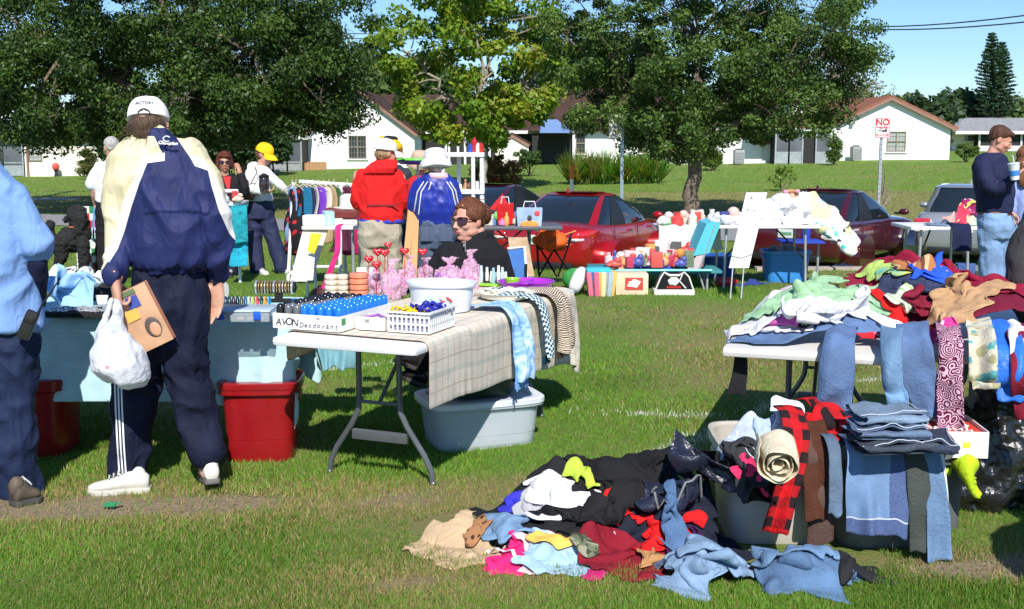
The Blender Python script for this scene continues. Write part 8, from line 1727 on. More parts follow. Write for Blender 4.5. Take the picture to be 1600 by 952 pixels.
def build_mid():
 Wh=mat('white_pvc',(.78,.78,.78),.35);rg='clothes on the white rail'
 Y=12.9;g0=V((W_(515,400,Y).x,Y,0));rt=empty('clothes_rail',g0,0,'white pipe clothes rail with garments, beside the yellow capped person','clothes rail');X=lambda px:W_(px,300,Y).x;Z=lambda py:W_(500,py,Y).z
 part('rail',Wh,rt,lambda b:b.tube([(X(468),Y,Z(284)),(X(575),Y,Z(291))],.022,10),True)
 for px,y1 in((452,-.25),(452,.25),(533,-.25),(533,.25),(578,.2)):part('leg',Wh,rt,lambda b:b.tube([(X(px),Y+y1,0),(X(px+(7 if px<500 else 0)),Y,Z(286))],.02,8),True)
 part('foot_bar',Wh,rt,lambda b:b.tube([(X(452),Y-.25,.2),(X(452),Y+.25,.2)],.018,8),True);part('cross_bar',Wh,rt,lambda b:b.tube([(X(452),Y,.22),(X(533),Y,.22)],.018,8),True)
 hg=[(463,.20,398,'black and red printed coat at the left end of the rail',('floral',(.012,.01,.012),(.5,.02,.03))),(457,.10,385,'light blue jeans over the left end of the rail',('denim',(.20,.32,.52))),(475,.20,368,'teal blue jacket, third from the left on the rail',('plain',(.01,.13,.24))),(481,.2,395,'navy suit jacket on the rail',('plain',(.015,.02,.06))),(489,.2,375,'pale grey jacket on the rail',('plain',(.45,.43,.40))),(498,.19,380,'purple blouse on the rail',('plain',(.16,.04,.42))),(506,.19,372,'cream cardigan on the rail',('plain',(.58,.50,.40))),(514,.2,378,'tan jacket on the rail',('plain',(.42,.28,.15))),(522,.19,345,'dark green vest on the rail',('plain',(.03,.09,.03))),(543,.2,392,'plum coloured dress on the rail',('plain',(.10,.02,.05))),(554,.2,396,'magenta skirt low on the rail',('plain',(.50,.01,.12))),(562,.2,398,'maroon coat nearest the red hooded person',('plain',(.22,.01,.04)))]
 for i,(px,w_,pb,lab,fb)in enumerate(hg):
  x=X(px);zt=Z(285)-.05;pts=[V((x,Y-.02,zt)),V((x+.03,Y-.05,zt-.12)),V((x+.02,Y-.06,(zt+Z(pb))/2)),V((x-.01,Y-.05,Z(pb)))]
  m_=fabric(f'rail{i}',*fb);o=panel('garment',pts,w_*1.25,m_,seed=i*2.3,wob=.035,thick=.02,label=lab,cat='clothing',group=rg,cell=.04,wdir=(.75,-.6,0),taper=1.2)
  part('hanger',mat('hanger',(.5,.42,.35),.4),o,lambda b:(b.tube([(x-.12,Y-.0,zt-.05),(x,Y-.02,zt+.03),(x+.12,Y-.1,zt-.05)],.008,6),b.tube([(x,Y-.02,zt+.03),(x,Y,zt+.08)],.005,5)),True)
 Y=11.6;q0=W_(527,352,Y);rt=empty('display_table',(q0.x,Y,0),0,'small white table of books and boxes left of the red hooded person','table');x0,x1=W_(474,352,Y).x,W_(583,352,Y).x;zt=q0.z
 part('tabletop',Wh,rt,lambda b:b.box(((x0+x1)/2,Y+.2,zt-.02),(x1-x0,.62,.035),bev=.01),True)
 for xx in(x0+.03,x1-.2):
  for yy in(-.05,.45):part('leg',METALG if xx>x0+.1 else Wh,rt,lambda b:b.tube([(xx,Y+yy,0),(xx,Y+yy,zt-.03)],.016,8),True)
 CR=mat('cream_board',(.62,.58,.48),.7,.06);bd=lambda c4,t=.02:(lambda b:b.prism(c4,(0,t,0)))
 c4=[W_(453,440,Y-.45),W_(487,440,Y-.42),W_(512,360,Y-.05),W_(474,356,Y-.05)];simple('leaning_board','cream board leaning against the left side of the small white table','board',c4[0],CR,lambda b:b.prism(c4,(0,.02,0)),smooth=False);fix_world(COL.objects[-1])
 c4=[W_(480,393,Y-.5),W_(491,397,Y-.5),W_(503,366,Y-.3),W_(486,364,Y-.3)];o=simple('yellow_sign','yellow paper sign hung below the small white table','sign',c4[0],mat('sign_yel',(.78,.50,.01),.6),lambda b:b.prism(c4,(0,.006,0)),smooth=False);fix_world(o)
 c4=[W_(478,438,Y-.5),W_(489,438,Y-.5),W_(492,398,Y-.45),W_(482,396,Y-.45)];o=simple('white_banner','narrow white paper strip leaning below the yellow sign','sign',c4[0],Wh,lambda b:b.prism(c4,(0,.006,0)),smooth=False);fix_world(o)
 for i,(px,w_,h_,c,lab)in enumerate(((495,.27,.10,(.72,.72,.76),'white box with print at the left of the small table'),(519,.18,.06,(.7,.66,.58),'cream book pile in the middle of the small table'),(546,.24,.045,(.65,.6,.5),'flat cream book on the small table'),(512,.10,.14,(.35,.55,.55),'pale green box at the back of the small table'),(570,.18,.05,(.02,.02,.025),'black purse on the right of the small table'))):simple('boxed_item',lab,'box',(W_(px,352,Y).x,Y+.05+.07*(i%3),zt),mat(f'bi{i}',c,.6),lambda b:b.box((0,0,h_/2),(w_,.2,h_),bev=.008,rz=.1*i))
 simple('cushion','maroon flat leather case lying on the books','case',(W_(530,345,Y).x,Y+.25,zt+.06),mat('mleather',(.15,.025,.02),.4),lambda b:b.box((0,0,.05),(.36,.2,.1),bev=.03));simple('white_hat','white straw hat above the maroon case','hat',(W_(539,330,Y).x,Y+.3,zt+.15),mat('straw',(.72,.68,.62),.8),lambda b:b.lathe((0,0,0),[(.16,0),(.165,.01),(.10,.02),(.095,.12),(.05,.15),(.01,.15)],18))
 p_=V((W_(528,352,Y-.12).x,Y-.14,zt));panel('pink_scarf',[p_+V((.02,.1,.01)),p_,p_+V((0,-.02,-.25)),p_+V((-.15,-.02,-.62))],.06,fabric('psc','plain',(.62,.03,.2)),seed=2,wob=.01,label='hot pink ribbon scarf hanging from the small white table',cat='scarf')
 simple('leather_bag','dark maroon bag on the grass under the small table','bag',(W_(512,432,Y-.1).x,Y-.1,0),mat('mleather2',(.06,.015,.015),.5),lambda b:b.ell((0,0,.09),(.17,.1,.1),14,8));simple('black_tray','round black pan on the grass by the cream board','pan',(W_(485,440,Y-.6).x,Y-.6,0),mat('panb',(.02,.02,.02),.4),lambda b:b.lathe((0,0,0),[(.12,0),(.15,.03),(.14,.03),(.01,.01)],18))
 Y=13.3;rt=empty('shelf_unit',(W_(730,340,Y).x,Y,0),0,'tall white plastic shelf unit behind the bucket hat person','shelf');xa,xb=W_(688,300,Y).x,W_(757,300,Y).x
 for py,in((242,),(300,),(352,)):z_=W_(700,py,Y).z;part('shelf',Wh,rt,lambda b:b.box(((xa+xb)/2,Y+.17,z_),(xb-xa,.42,.05),bev=.012),True)
 for xx,yy in((xb-.03,0),(xb-.13,-.01),(xa+.03,0),(xb-.03,.34),(xa+.2,.34)):part('post',Wh,rt,lambda b:b.tube([(xx,Y+yy,0),(xx,Y+yy,W_(700,242,Y).z)],.024,10),True)
 for i,(px,c,h_,lab)in enumerate(((735,(.02,.08,.4),.1,'blue can at the left on top of the shelf unit'),(741,(.5,.02,.03),.17,'tall red bottle with a silver top on the shelf unit'),(746,(.75,.7,.68),.11,'white can on top of the shelf unit'),(751,(.5,.03,.02),.11,'red can at the right on top of the shelf unit'),(737,(.45,.02,.03),.09,'short red can beside the blue one'))):simple('bottle',lab,'bottle',(W_(px,242,Y).x,Y+.1+.05*(i==4),W_(700,242,Y).z+.025),mat(f'bt{i}',c,.3),lambda b:b.lathe((0,0,0),[(.03,0),(.034,.01),(.034,h_*.75),(.018,h_*.85),(.018,h_)],12),'bottles on the shelf unit')
 heap('on the white unit shelf',702,752,298,Y+.15,W_(700,300,Y).z+.025,5,[(.2,.1,.05),(.7,.65,.6),(.35,.2,.1)],3,.14)
 Y=10.2;WD=mat('pine',(.50,.27,.10),.6,.2,3)
 for i,(a,b2,lab)in enumerate((((633,405),(645,300),'pine plank leaning left of the bucket hat person'),((646,405),(652,303),'second pine plank close beside the bucket hat person'))):c4=[W_(a[0]-6,a[1]+30,Y-.1),W_(a[0]+5,a[1]+30,Y-.1),W_(b2[0]+4,b2[1],Y+.5),W_(b2[0]-5,b2[1],Y+.5)];o=simple('wooden_plank',lab,'plank',c4[0],WD,lambda b:b.prism(c4,(0,.03,0)),smooth=False);fix_world(o)
 Y=11.4;q=W_(652,252,Y);rt=empty('garden_spinner',(q.x,Y,0),0,'green and purple plastic disc on a thin white pole','ornament');part('pole',Wh,rt,lambda b:b.tube([(q.x,Y,0),(q.x+.005,Y,q.z)],.012,8),True);part('disc',mat('spin_green',(.15,.6,.05),.3),rt,lambda b:b.lathe(q,[(.15,.012),(.21,.012),(.2,.03),(.02,.035)],20),True);part('disc',mat('spin_purple',(.15,.08,.5),.3),rt,lambda b:b.lathe(q,[(.02,-.035),(.17,-.03),(.2,.0),(.19,.01)],20),True)
 Y=13.3;x0,x1=W_(338,300,Y).x,W_(378,300,Y).x;rt=empty('side_table',((x0+x1)/2,Y,0),0,'white table with turquoise cloths beside the person with the phone','table');z_=W_(360,318,Y).z;part('tabletop',Wh,rt,lambda b:b.box(((x0+x1)/2,Y+.1,z_),(x1-x0,.5,.04),bev=.01),True);part('rail',Wh,rt,lambda b:b.tube([(x0,Y-.1,W_(360,298,Y).z),(x1-.02,Y-.1,W_(360,298,Y).z)],.02,8),True)
 for xx in(x0+.03,x1-.03):part('leg',Wh,rt,lambda b:b.tube([(xx,Y-.1,0),(xx,Y-.1,W_(360,298,Y).z)],.018,8),True)
 heap('on the white side table',345,380,316,Y-.05,z_+.02,5,[(.7,.5,.4),(.6,.6,.6),(.1,.1,.1),(.5,.05,.05)],4,.13)
 for i,(px,t,bt,c,lab)in enumerate(((372,322,376,(.015,.32,.38),'turquoise cloth, upper one on the white side table'),(373,364,412,(.02,.42,.60),'bright turquoise patterned bag hanging low beside the navy trousers'))):p_=V((W_(px,t,Y-.25).x,Y-.25,W_(px,t,Y).z));panel('cloth',[p_+V((0,.12,.01)),p_,p_+V((0,-.01,-.2)),V((p_.x,p_.y-.02,W_(px,bt,Y).z))],.19,fabric(f'tq{i}','tiedye',c,tuple(x*.5 for x in c)),seed=i+1,wob=.02,label=lab,cat='cloth',cell=.03,taper=1.25)
 Y=13.3;D=lambda px,py,dy=0.:W_(px,py,Y+dy);q=V((D(108,400).x,Y,0));rt=empty('poodle',q,0,'big black curly poodle standing by the leash holder, head turned left','dog');b=MB()
 b.loft([(D(88,380),V((0,.09,0)),V((.03,0,.10))),(D(98,378),V((0,.15,0)),V((.02,0,.165))),(D(112,374),V((0,.145,0)),V((.03,0,.15))),(D(125,368),V((0,.17,0)),V((.04,0,.20))),(D(133,362),V((0,.12,0)),V((.05,0,.14)))],18)
 limb(b,[(127,366),(125,352),(120,342)],[.12,.105,.10],Y);b.ell(D(120,337),(.12,.11,.115));b.loft([(D(117,340),V((0,.06,0)),V((0,0,.06))),(D(107,343),V((0,.045,0)),V((0,0,.04))),(D(101,344),V((0,.038,0)),V((0,0,.036)))],12);b.ell(D(122,330),(.09,.09,.07))
 for dy in(-.10,.10):b.ell(D(126,344,dy*1.1),(.06,.035,.10));limb(b,[(130,380,dy),(131,404,dy),(130,427,dy)],[.075,.06,.05],Y);b.ell(D(127,430,dy),(.065,.045,.035));limb(b,[(93,380,dy),(97,400,dy),(90,413,dy),(92,428,dy)],[.11,.075,.05,.045],Y);b.ell(D(89,431,dy),(.06,.042,.033))
 limb(b,[(87,374),(80,360),(78,352)],[.035,.028,.06],Y);merged(b,.011,'body',mat('black_curls',(.010,.010,.010),.9,.5,20),rt,lambda P,N:.012*vn(P*40)+.008*vn(P*80),1);part('nose',mat('dog_nose',(.02,.02,.02),.2),rt,lambda b:b.ell(D(99.5,343),(.018,.02,.016),10,8),True);part('collar',mat('collar_red',(.4,.1,.04),.5),rt,lambda b:b.ell(D(124,355),(.125,.125,.025),16,6),True)
 Y=14.0;c0=W_(128,360,Y);rt=empty('painted_panel',(c0.x,Y,0),0,'tall painted wooden panel in white, green and red behind the poodle','panel');CG=[mat('pn_w',(.75,.75,.72),.6),mat('pn_g',(.02,.22,.07),.6),mat('pn_r',(.5,.04,.03),.6),mat('pn_m',(.35,.6,.4),.6)]
 for i in range(9):
  for j in range(5):
   m_=CG[0]if(i+j)%2 or j==0 else CG[1+(i*j)%3];part('panel_tile',m_,rt,lambda b:b.box((W_(105+j*12,0,Y).x,Y,W_(0,328+i*11,Y).z),(12/FP*Y*.97,.03,11/FP*Y*.97)),True,smooth=False)
 Y=12.2;q0=W_(796,354,Y);ft=fold_table('dark folding table of toys and gift bags in front of the red sedan',(q0.x,Y+.2),.05,(.10,.10,.12),1.1,.6,zb=0);zt=.735
 heap('on the dark toy table',748,842,350,Y+.1,zt,14,[(.75,.35,.1),(.5,.05,.04),(.65,.6,.5),(.08,.2,.5),(.1,.4,.15),(.7,.2,.4)],5,.13)
 def gbag(lab,px0,px1,p0,p1,c,Yb,extra=None):
  x0,x1,z0,z1=W_(px0,0,Yb).x,W_(px1,0,Yb).x,W_(0,p1,Yb).z,W_(0,p0,Yb).z;w,h=x1-x0,z1-z0;rt=empty('gift_bag',((x0+x1)/2,Yb,z0),0,lab,'gift bag');b=MB();b.rings([[V((sx*w/2*k,sy*.06*k,z))for sx,sy in((-1,-1),(1,-1),(1,1),(-1,1))]for k,z in((.92,0),(1,h*.5),(1.03,h),(.97,h*.98))]);b.build('bag',mat(f'gb{lab[:9]}',c,.4,.2,8),rt,False,smooth=False)
  part('handle',Wh,rt,lambda b:b.tube([(-w*.25,-.06,h),(-w*.2,-.06,h+.07),(w*.2,-.06,h+.07),(w*.25,-.06,h)],.006,6))
  if extra:extra(rt,w,h)
 gbag('red gift bag standing behind the seated person',776,802,318,350,(.55,.01,.01),Y+.1,lambda rt,w,h:part('tissue',mat('tissue_g',(.2,.55,.15),.6),rt,lambda b:[b.ell((-w*.5+.03*i,-.02,h*(.4+.15*i)),(.04,.04,.05),8,6)for i in range(3)]));simple('red_bow','big red tissue point above the seated person hair bun','tissue',(W_(779,330,Y).x,Y+.2,zt+.16),mat('tissue_r',(.6,.01,.02),.6),lambda b:b.prism([(-.1,0,0),(.14,0,-.03),(.04,0,.16)],(0,.04,.01)),smooth=False)
 gbag('pale blue printed gift bag with a red dot beside the red one',808,848,325,356,(.35,.48,.68),Y,lambda rt,w,h:(part('print',mat('pr_red',(.65,.08,.08),.5),rt,lambda b:b.ell((w*.3,-.065,h*.75),(.03,.004,.03),12,6)),part('print',mat('pr_dk',(.05,.05,.08),.5),rt,lambda b:b.ell((-.0,-.064,h*.5),(.025,.004,.035),12,6)),part('print',mat('pr_or',(.75,.3,.06),.5),rt,lambda b:b.ell((.0,-.063,h*.2),(.1,.004,.04),12,6))))
 c4=[W_(800,432,Y-.3),W_(835,432,Y-.3),W_(824,371,Y-.1),W_(794,371,Y-.1)];o=simple('brown_board','brown flat case leaning under the toy table','case',c4[0],mat('brown_case',(.30,.17,.07),.5),lambda b:b.prism(c4,(0,.05,0)),smooth=False);fix_world(o)
 Y=10.6;rt=empty('blue_chair',(W_(805,430,Y).x,Y,0),0,'blue canvas chair back with a pale edge right of the seated person','chair');c4=[W_(789,436,Y),W_(822,440,Y),W_(818,388,Y+.1),W_(793,392,Y+.1)];part('backrest',mat('blue_canvas',(.02,.12,.38),.7),rt,lambda b:b.prism(c4,(0,.03,0)),True,smooth=False);part('frame',Wh,rt,lambda b:b.tube([c4[1]+V((.01,0,-.2)),c4[1]+V((.01,0,0)),c4[2]+V((.01,0,.01)),c4[3]+V((0,0,.02))],.014,8),True)
 for dx in(-.1,.1):part('leg',BLACKCLOTH,rt,lambda b:b.tube([(W_(805,0,Y).x+dx,Y,0),(W_(805,0,Y).x+dx,Y,.5)],.013,8),True)
 Y=12.9;rt=empty('camp_chair',(W_(868,430,Y).x,Y,0),0,'folding camp chair heaped with bright orange cloth behind the red sedan','chair');OR=fabric('orange_cloth','plain',(.80,.12,.02));CX=lambda px,py,dy=0:W_(px,py,Y+dy)
 for a,b_ in(((842,432,-.2),(872,378,.2)),((870,432,-.2),(842,385,.2)),((872,432,.2),(892,372,-.1)),((895,432,.2),(862,385,-.1)),((884,388,0),(894,362,0)),((842,430,.1),(838,365,.1))):part('leg',BLACKCLOTH,rt,lambda b:b.tube([CX(*a),CX(*b_)],.012,6),True)
 b=MB();b.ell(CX(862,378),(.19,.15,.09));b.ell(CX(860,366),(.10,.1,.09));b.ell(CX(850,376),(.1,.1,.09));merged(b,.012,'orange_cloth',OR,rt,folds(.02,9,9,3.),1);part('armrest',mat('or_strap',(.85,.30,.08),.6),rt,lambda b:(b.tube([CX(868,372),CX(900,361)],.022,8,flat=.4),b.tube([CX(862,382),CX(892,383)],.02,8,flat=.5)),True);part('backrest',mat('dk_mesh',(.04,.03,.03),.8),rt,lambda b:b.prism([CX(838,392),CX(856,388),CX(852,366),CX(836,370)],(0,.02,0)),True,smooth=False)
 Y0=12.1;gx=lambda px,Yq=None:W_(px,440,Yq or Y0).x
 def bolster(lab,a,b_,r_,m_):simple('rolled_bag',lab,'bag',(0,0,0),m_,lambda b:b.tube([V(a).lerp(V(b_),t)for t in np.linspace(0,1,7)],[r_*k for k in(.7,.95,1,1,1,.95,.7)],14),ang=180)
 bolster('white plastic wrapped roll with pink print leaning at the left of the goods',(W_(896,452,Y0).x,Y0-.05,.07),(W_(912,428,Y0).x,Y0+.25,.24),.075,fabric('roll_w','floral',(.66,.66,.70),(.7,.2,.45)));simple('green_cushion','round green cushion behind the white roll','cushion',(gx(902),Y0+.5,0),mat('gcush',(.03,.25,.05),.8,.2,20),lambda b:b.ell((0,0,.12),(.14,.1,.12)))
 cb=[(.65,.15,.22),(.05,.10,.25),(.65,.12,.2),(.75,.38,.12),(.72,.6,.3),(.3,.32,.35),(.35,.45,.5),(.75,.45,.1)]
 for i,c in enumerate(cb):simple('striped_cushion',f'{["coral pink", "navy", "rose", "orange", "straw yellow", "dark grey", "blue grey", "amber"][i]} upright cushion in the row left of the car picture box','cushion',(gx(921+i*5.2),Y0+.02*(i%2),0),mat(f'cu{i}',c,.8,.1,20),lambda b:b.box((0,0,.13),(.055,.22,.26),bev=.02,rot=Matrix.Rotation(-.10+.03*i,3,'Y')),'upright cushions')
 simple('turquoise_cushion','turquoise cushion lying on top of the upright cushions','cushion',(gx(935),Y0+.03,.25),mat('tqc',(.05,.45,.6),.8),lambda b:b.box((0,0,.02),(.26,.22,.05),bev=.02))
 rt=empty('toy_car_box',(gx(988),Y0,0),0,'cream box with a red picture of a white car among the goods on the grass','box');part('carton',mat('cream_box',(.70,.58,.40),.6),rt,lambda b:b.box((gx(988),Y0+.15,.115),(.345,.26,.23),bev=.006),True);cx=gx(991);fy=Y0+.018;part('picture',mat('pic_red',(.55,.06,.04),.5),rt,lambda b:b.box((cx,fy,.125),(.19,.006,.13)),True,smooth=False)
 part('picture_car',mat('pic_white',(.78,.78,.78),.5),rt,lambda b:(b.prism([(cx-.075,fy-.004,.10),(cx+.03,fy-.004,.085),(cx+.075,fy-.004,.15),(cx+.03,fy-.004,.165),(cx-.05,fy-.004,.15)],(0,-.003,0)),b.prism([(cx-.03,fy-.008,.145),(cx+.03,fy-.008,.155),(cx+.02,fy-.008,.175),(cx-.02,fy-.008,.17)],(0,-.003,0))),True,smooth=False)
 Bk=mat('vinyl_black',(.012,.012,.013),.3);x=gx(1054);rt=empty('vinyl_bag',(x,Y0,0),0,'black vinyl bag with white piping and base beside the beach chair','bag');pr=[(-.21,.0),(.21,0),(.205,.05),(.15,.20),(.10,.25),(.05,.22),(-.05,.22),(-.11,.25),(-.15,.19),(-.205,.05)]
 part('bag',Bk,rt,lambda b:b.prism([(x+a,Y0,z)for a,z in pr],(0,.16,0)),True,smooth=False);Wv=mat('vinyl_white',(.75,.74,.70),.4);part('base',Wv,rt,lambda b:b.box((x,Y0+.078,.035),(.43,.175,.062),bev=.01),True);part('piping',Wv,rt,lambda b:b.tube([(x+a,Y0-.006,z)for a,z in pr[2:]],.009,6),True);part('print',Wv,rt,lambda b:(b.ell((x-.01,Y0-.006,.155),(.06,.005,.04),16,6),[b.ell((x-.01+.04*math.cos(t),Y0-.008,.155+.03*math.sin(t)),(.022,.004,.018),10,6)for t in range(6)]),True);part('print',mat('vinyl_red',(.6,.02,.02),.5),rt,lambda b:[b.box((x-.075+.019*i,Y0-.006,.092),(.013,.004,.024))for i in range(8)],True,smooth=False);part('handle',Wv,rt,lambda b:b.tube([(x-.1,Y0-.01,.24),(x-.06,Y0-.01,.215),(x+.04,Y0-.01,.215),(x+.09,Y0-.01,.25),(x+.05,Y0-.01,.16),(x+.12,Y0-.01,.08)],.008,6),True)
 rt=empty('low_cot',(gx(1030),12.9,0),0,'low turquoise edged cot covered with toys and clothes','cot');part('bed',mat('teal_cot',(.04,.22,.25),.7),rt,lambda b:b.box((gx(1020,12.9),12.9,.20),(1.45,.75,.03),bev=.01),True);part('edge',mat('aqua_edge',(.1,.6,.62),.4),rt,lambda b:b.tube([(gx(945,12.5),12.5,.225),(gx(1112,12.5),12.5,.225)],.014,8),True)
 for px in(955,1105):
  for yy in(12.6,13.2):part('leg',METALG,rt,lambda b:b.tube([(gx(px,yy),yy,0),(gx(px,yy),yy,.2)],.014,6),True)
 heap('on the low toy cot',950,1090,424,12.75,.25,30,[(.7,.5,.5),(.65,.1,.08),(.08,.1,.35),(.7,.68,.65),(.8,.38,.15),(.15,.2,.12),(.5,.05,.1)],6,.17,dep=.5);spC=Space(.8,12.2,2.6,13.6,.02,.215);[garment('garment',f'{lb} among the toys on the low cot','clothing',spC,(W_(px,424,12.8).x,yy),(.5,.45),px*.1,fabric(f'cot{px}',*fb),'blob',(.65,.65),.05,px,group='cloths on the low cot',cell=.03,amp=.08)for px,yy,fb,lb in((965,12.7,('floral',(.7,.35,.2),(.75,.7,.6)),'orange and cream cloth'),(990,12.9,('plain',(.10,.04,.35)),'purple blue cloth'),(1005,13.1,('floral',(.7,.45,.5),(.75,.72,.7)),'pink and white cloth'),(1035,12.7,('dots',(.03,.06,.3),(.5,.1,.15)),'navy dotted cloth'),(1040,13.0,('floral',(.12,.16,.08),(.6,.1,.08)),'dark green cloth with red flowers'),(1060,13.1,('plain',(.6,.05,.04)),'red cloth'))];heap('at the back of the low toy cot',1000,1075,410,13.1,.30,10,[(.75,.72,.7),(.6,.06,.05),(.7,.35,.1),(.1,.1,.1)],8,.22,dep=.3)
 Y=12.6;rt=empty('beach_chair',(gx(1090,Y),Y,0),0,'reclined beach chair with a turquoise towel and toys on its seat','chair');Q=lambda px,py,dy=0:W_(px,py,Y+dy)
 part('seat',mat('sling',(.55,.45,.45),.7),rt,lambda b:b.prism([Q(1072,423),Q(1090,424),Q(1102,392),Q(1122,350),Q(1112,352),Q(1092,395)],(0,.5,0)),True,smooth=False)
 part('towel',fabric('towel','bigstripe',(.03,.35,.50),(.10,.50,.60),.6),rt,lambda b:b.prism([Q(1083,400,-.01),Q(1108,396,-.01),Q(1126,350,-.01),Q(1116,346,-.01),Q(1104,350,-.01)],(0,.54,0)),True,smooth=False)
 for dy in(0,.5):part('leg',METALG,rt,lambda b:(b.tube([Q(1092,425,dy),Q(1100,452,dy)],.012,6),b.tube([Q(1068,424,dy),Q(1092,424,dy),Q(1118,348,dy)],.013,6)),True)
 simple('plush_toy','orange brown plush toy sitting on the beach chair','toy',Q(1070,412,.2)-V((0,0,.05)),mat('plush',(.55,.25,.06),.9,.3,20),lambda b:(b.ell((0,0,.06),(.1,.08,.09)),b.ell((-.05,-.02,.16),(.06,.06,.06)),b.ell((.07,-.03,.03),(.05,.05,.03))));simple('plush_toy','black and white plush toy at the foot of the beach chair','toy',Q(1060,420,.1)-V((0,0,.04)),mat('plush2',(.03,.03,.03),.9),lambda b:(b.ell((0,0,.05),(.06,.06,.07)),b.ell((.05,-.04,.05),(.04,.03,.04),mi=1)));simple('red_toy','red and white toy bundle high on the beach chair','toy',Q(1084,398,.2)-V((0,0,.05)),mat('plush3',(.6,.05,.04),.8,.5,25),lambda b:(b.ell((0,0,.06),(.1,.08,.07)),b.ell((.08,0,.1),(.05,.05,.05))))
 def ctable(lab,px0,px1,py,Y,drop,m_,dep=.6,cl='striped white cloth hanging over that table',skew=0.,over=.06):
  a,b_=W_(px0,py,Y),W_(px1,py,Y);z=a.z;c=((a.x+b_.x)/2,Y+dep/2);rt=empty('trestle_table',(c[0],Y,0),0,lab,'table');part('tabletop',Wh,rt,lambda b:b.box((c[0],c[1],z-.02),(b_.x-a.x,dep,.035),bev=.008),True);zg=gzf(c[0],Y)
  for sx in(-1,1):
   for sy in(-1,1):part('leg',METALG,rt,lambda b:b.tube([(c[0]+sx*((b_.x-a.x)/2-.12),c[1]+sy*(dep/2-.08),gzf(c[0],c[1]+sy*(dep/2-.08))),(c[0]+sx*((b_.x-a.x)/2-.14),c[1]+sy*(dep/2-.1),z-.03)],.015,6),True)
   part('brace',BLACKCLOTH,rt,lambda b:b.tube([(c[0]+sx*((b_.x-a.x)/2-.12),c[1]-.2,z*.45),(c[0]+sx*.12,c[1]-.15,z-.04)],.010,6),True)
  if m_:x0,x1=a.x-.05,b_.x+.05;p0=V(((x0+x1)/2,Y,z+.012));panel('table_cloth',[p0+V((0,dep+.02,0)),p0+V((0,dep*.5,.004)),p0+V((0,-.02,.006)),p0+V((skew*.3,-.04,-.1)),p0+V((skew,-.05,-drop))],x1-x0,m_,seed=3,wob=.012,label=cl,cat='cloth',cell=.035)
  return rt,z
 rt,z1=ctable('small table of trinkets under a white striped cloth, left of the leaning white sign',1034,1120,358,13.2,.24,fabric('wstripe','stripe',(.72,.72,.70),(.5,.5,.48),1.),.55);heap('on the striped cloth table',1036,1118,356,13.4,z1+.02,14,[(.7,.6,.6),(.1,.35,.12),(.68,.66,.6),(.6,.06,.05),(.7,.5,.4)],11,.2,dep=.3)
 Y=11.9;c4=[W_(1139,419,Y),W_(1170,419,Y),W_(1199,301,Y+.25),W_(1166,301,Y+.25)];rt=empty('white_sign',(c4[0].x,Y,0),0,'tall white board sign tilted to the right on two thin wire legs','sign');pl=part('board',mat('foam_board',(.60,.62,.60),.6,.04),rt,lambda b:b.prism(c4,(0,.02,0)),True,smooth=False);U=(c4[3]-c4[0]).normalized();Rr=(c4[1]-c4[0]).normalized()
 for i,tx in enumerate(('A  ...  ','. .','Y - n  .')):text(tx,.05,c4[3]+(c4[2]-c4[3])*.5-U*(.075+.07*i)-V((0,.006,0)),INKM(),pl,'lettering',right=Rr,up=U,depth=.001)
 part('bottom_strip',mat('grey_mark',(.2,.2,.2),.6),pl,lambda b:b.tube([c4[0]+U*.13+V((0,-.004,0)),(c4[0]+c4[1])/2+U*.11+V((0,-.004,0)),c4[1]+U*.15+V((0,-.004,0))],.005,5),True)
 for k in(.25,.8):p_=c4[0].lerp(c4[1],k);part('leg',METALG,rt,lambda b:b.tube([(p_.x-.04,Y-.05,0),p_+V((0,.03,.1))],.008,6),True)
 rt,z2=ctable('long table of white linens behind the leaning white sign',1118,1282,352,12.6,.1,None,.7);spL=Space(2.0,12.2,4.6,14.,.02,0);c=((W_(1118,352,12.6).x+W_(1282,352,12.6).x)/2,12.95);hw=(W_(1282,352,12.6).x-W_(1118,352,12.6).x)/2;spL.raise_box(c,(hw,.35),0,z2);spL.mound(c[0]+.05,c[1],.42,.3,.38,0,z2);GL='linens on the long table';WL=WHITEF()
 for i,(lab,es)in enumerate((('white folded linen at the left end of the linen table',((1132,.05,.13,.05),(1150,.04,.11,.06))),('large bright white linen heaped in the middle of the linen table',((1190,.08,.15,.09),(1205,.14,.16,.11),(1222,.20,.14,.11),(1200,.06,.2,.08))),('white lace linen under the doll',((1240,.10,.16,.12),(1228,.05,.2,.07),(1250,.16,.10,.1))))):
  rt=empty('linen',(W_(es[0][0],350,12.9).x,12.9,z2),0,lab,'linen',GL);b=MB()
  for px,zz,a,h_ in es:b.ell((W_(px,350,12.9).x,12.88+.03*i,z2+zz),(a,.22,h_))
  b.box((W_(es[0][0],350,12.9).x,12.9,z2+.02),(.34,.4,.04));merged(b,.010,'linen',WL,rt,folds(.022,7,7,i*5.),1)
 garment('linen','cream lace linen on the right of the linen table','linen',spL,(W_(1262,350,12.8).x,12.8),(.4,.35),.4,fabric('lace','dots',(.70,.62,.50),(.78,.72,.6)),'blob',(.8,.8),.06,510,group=GL,cell=.03)
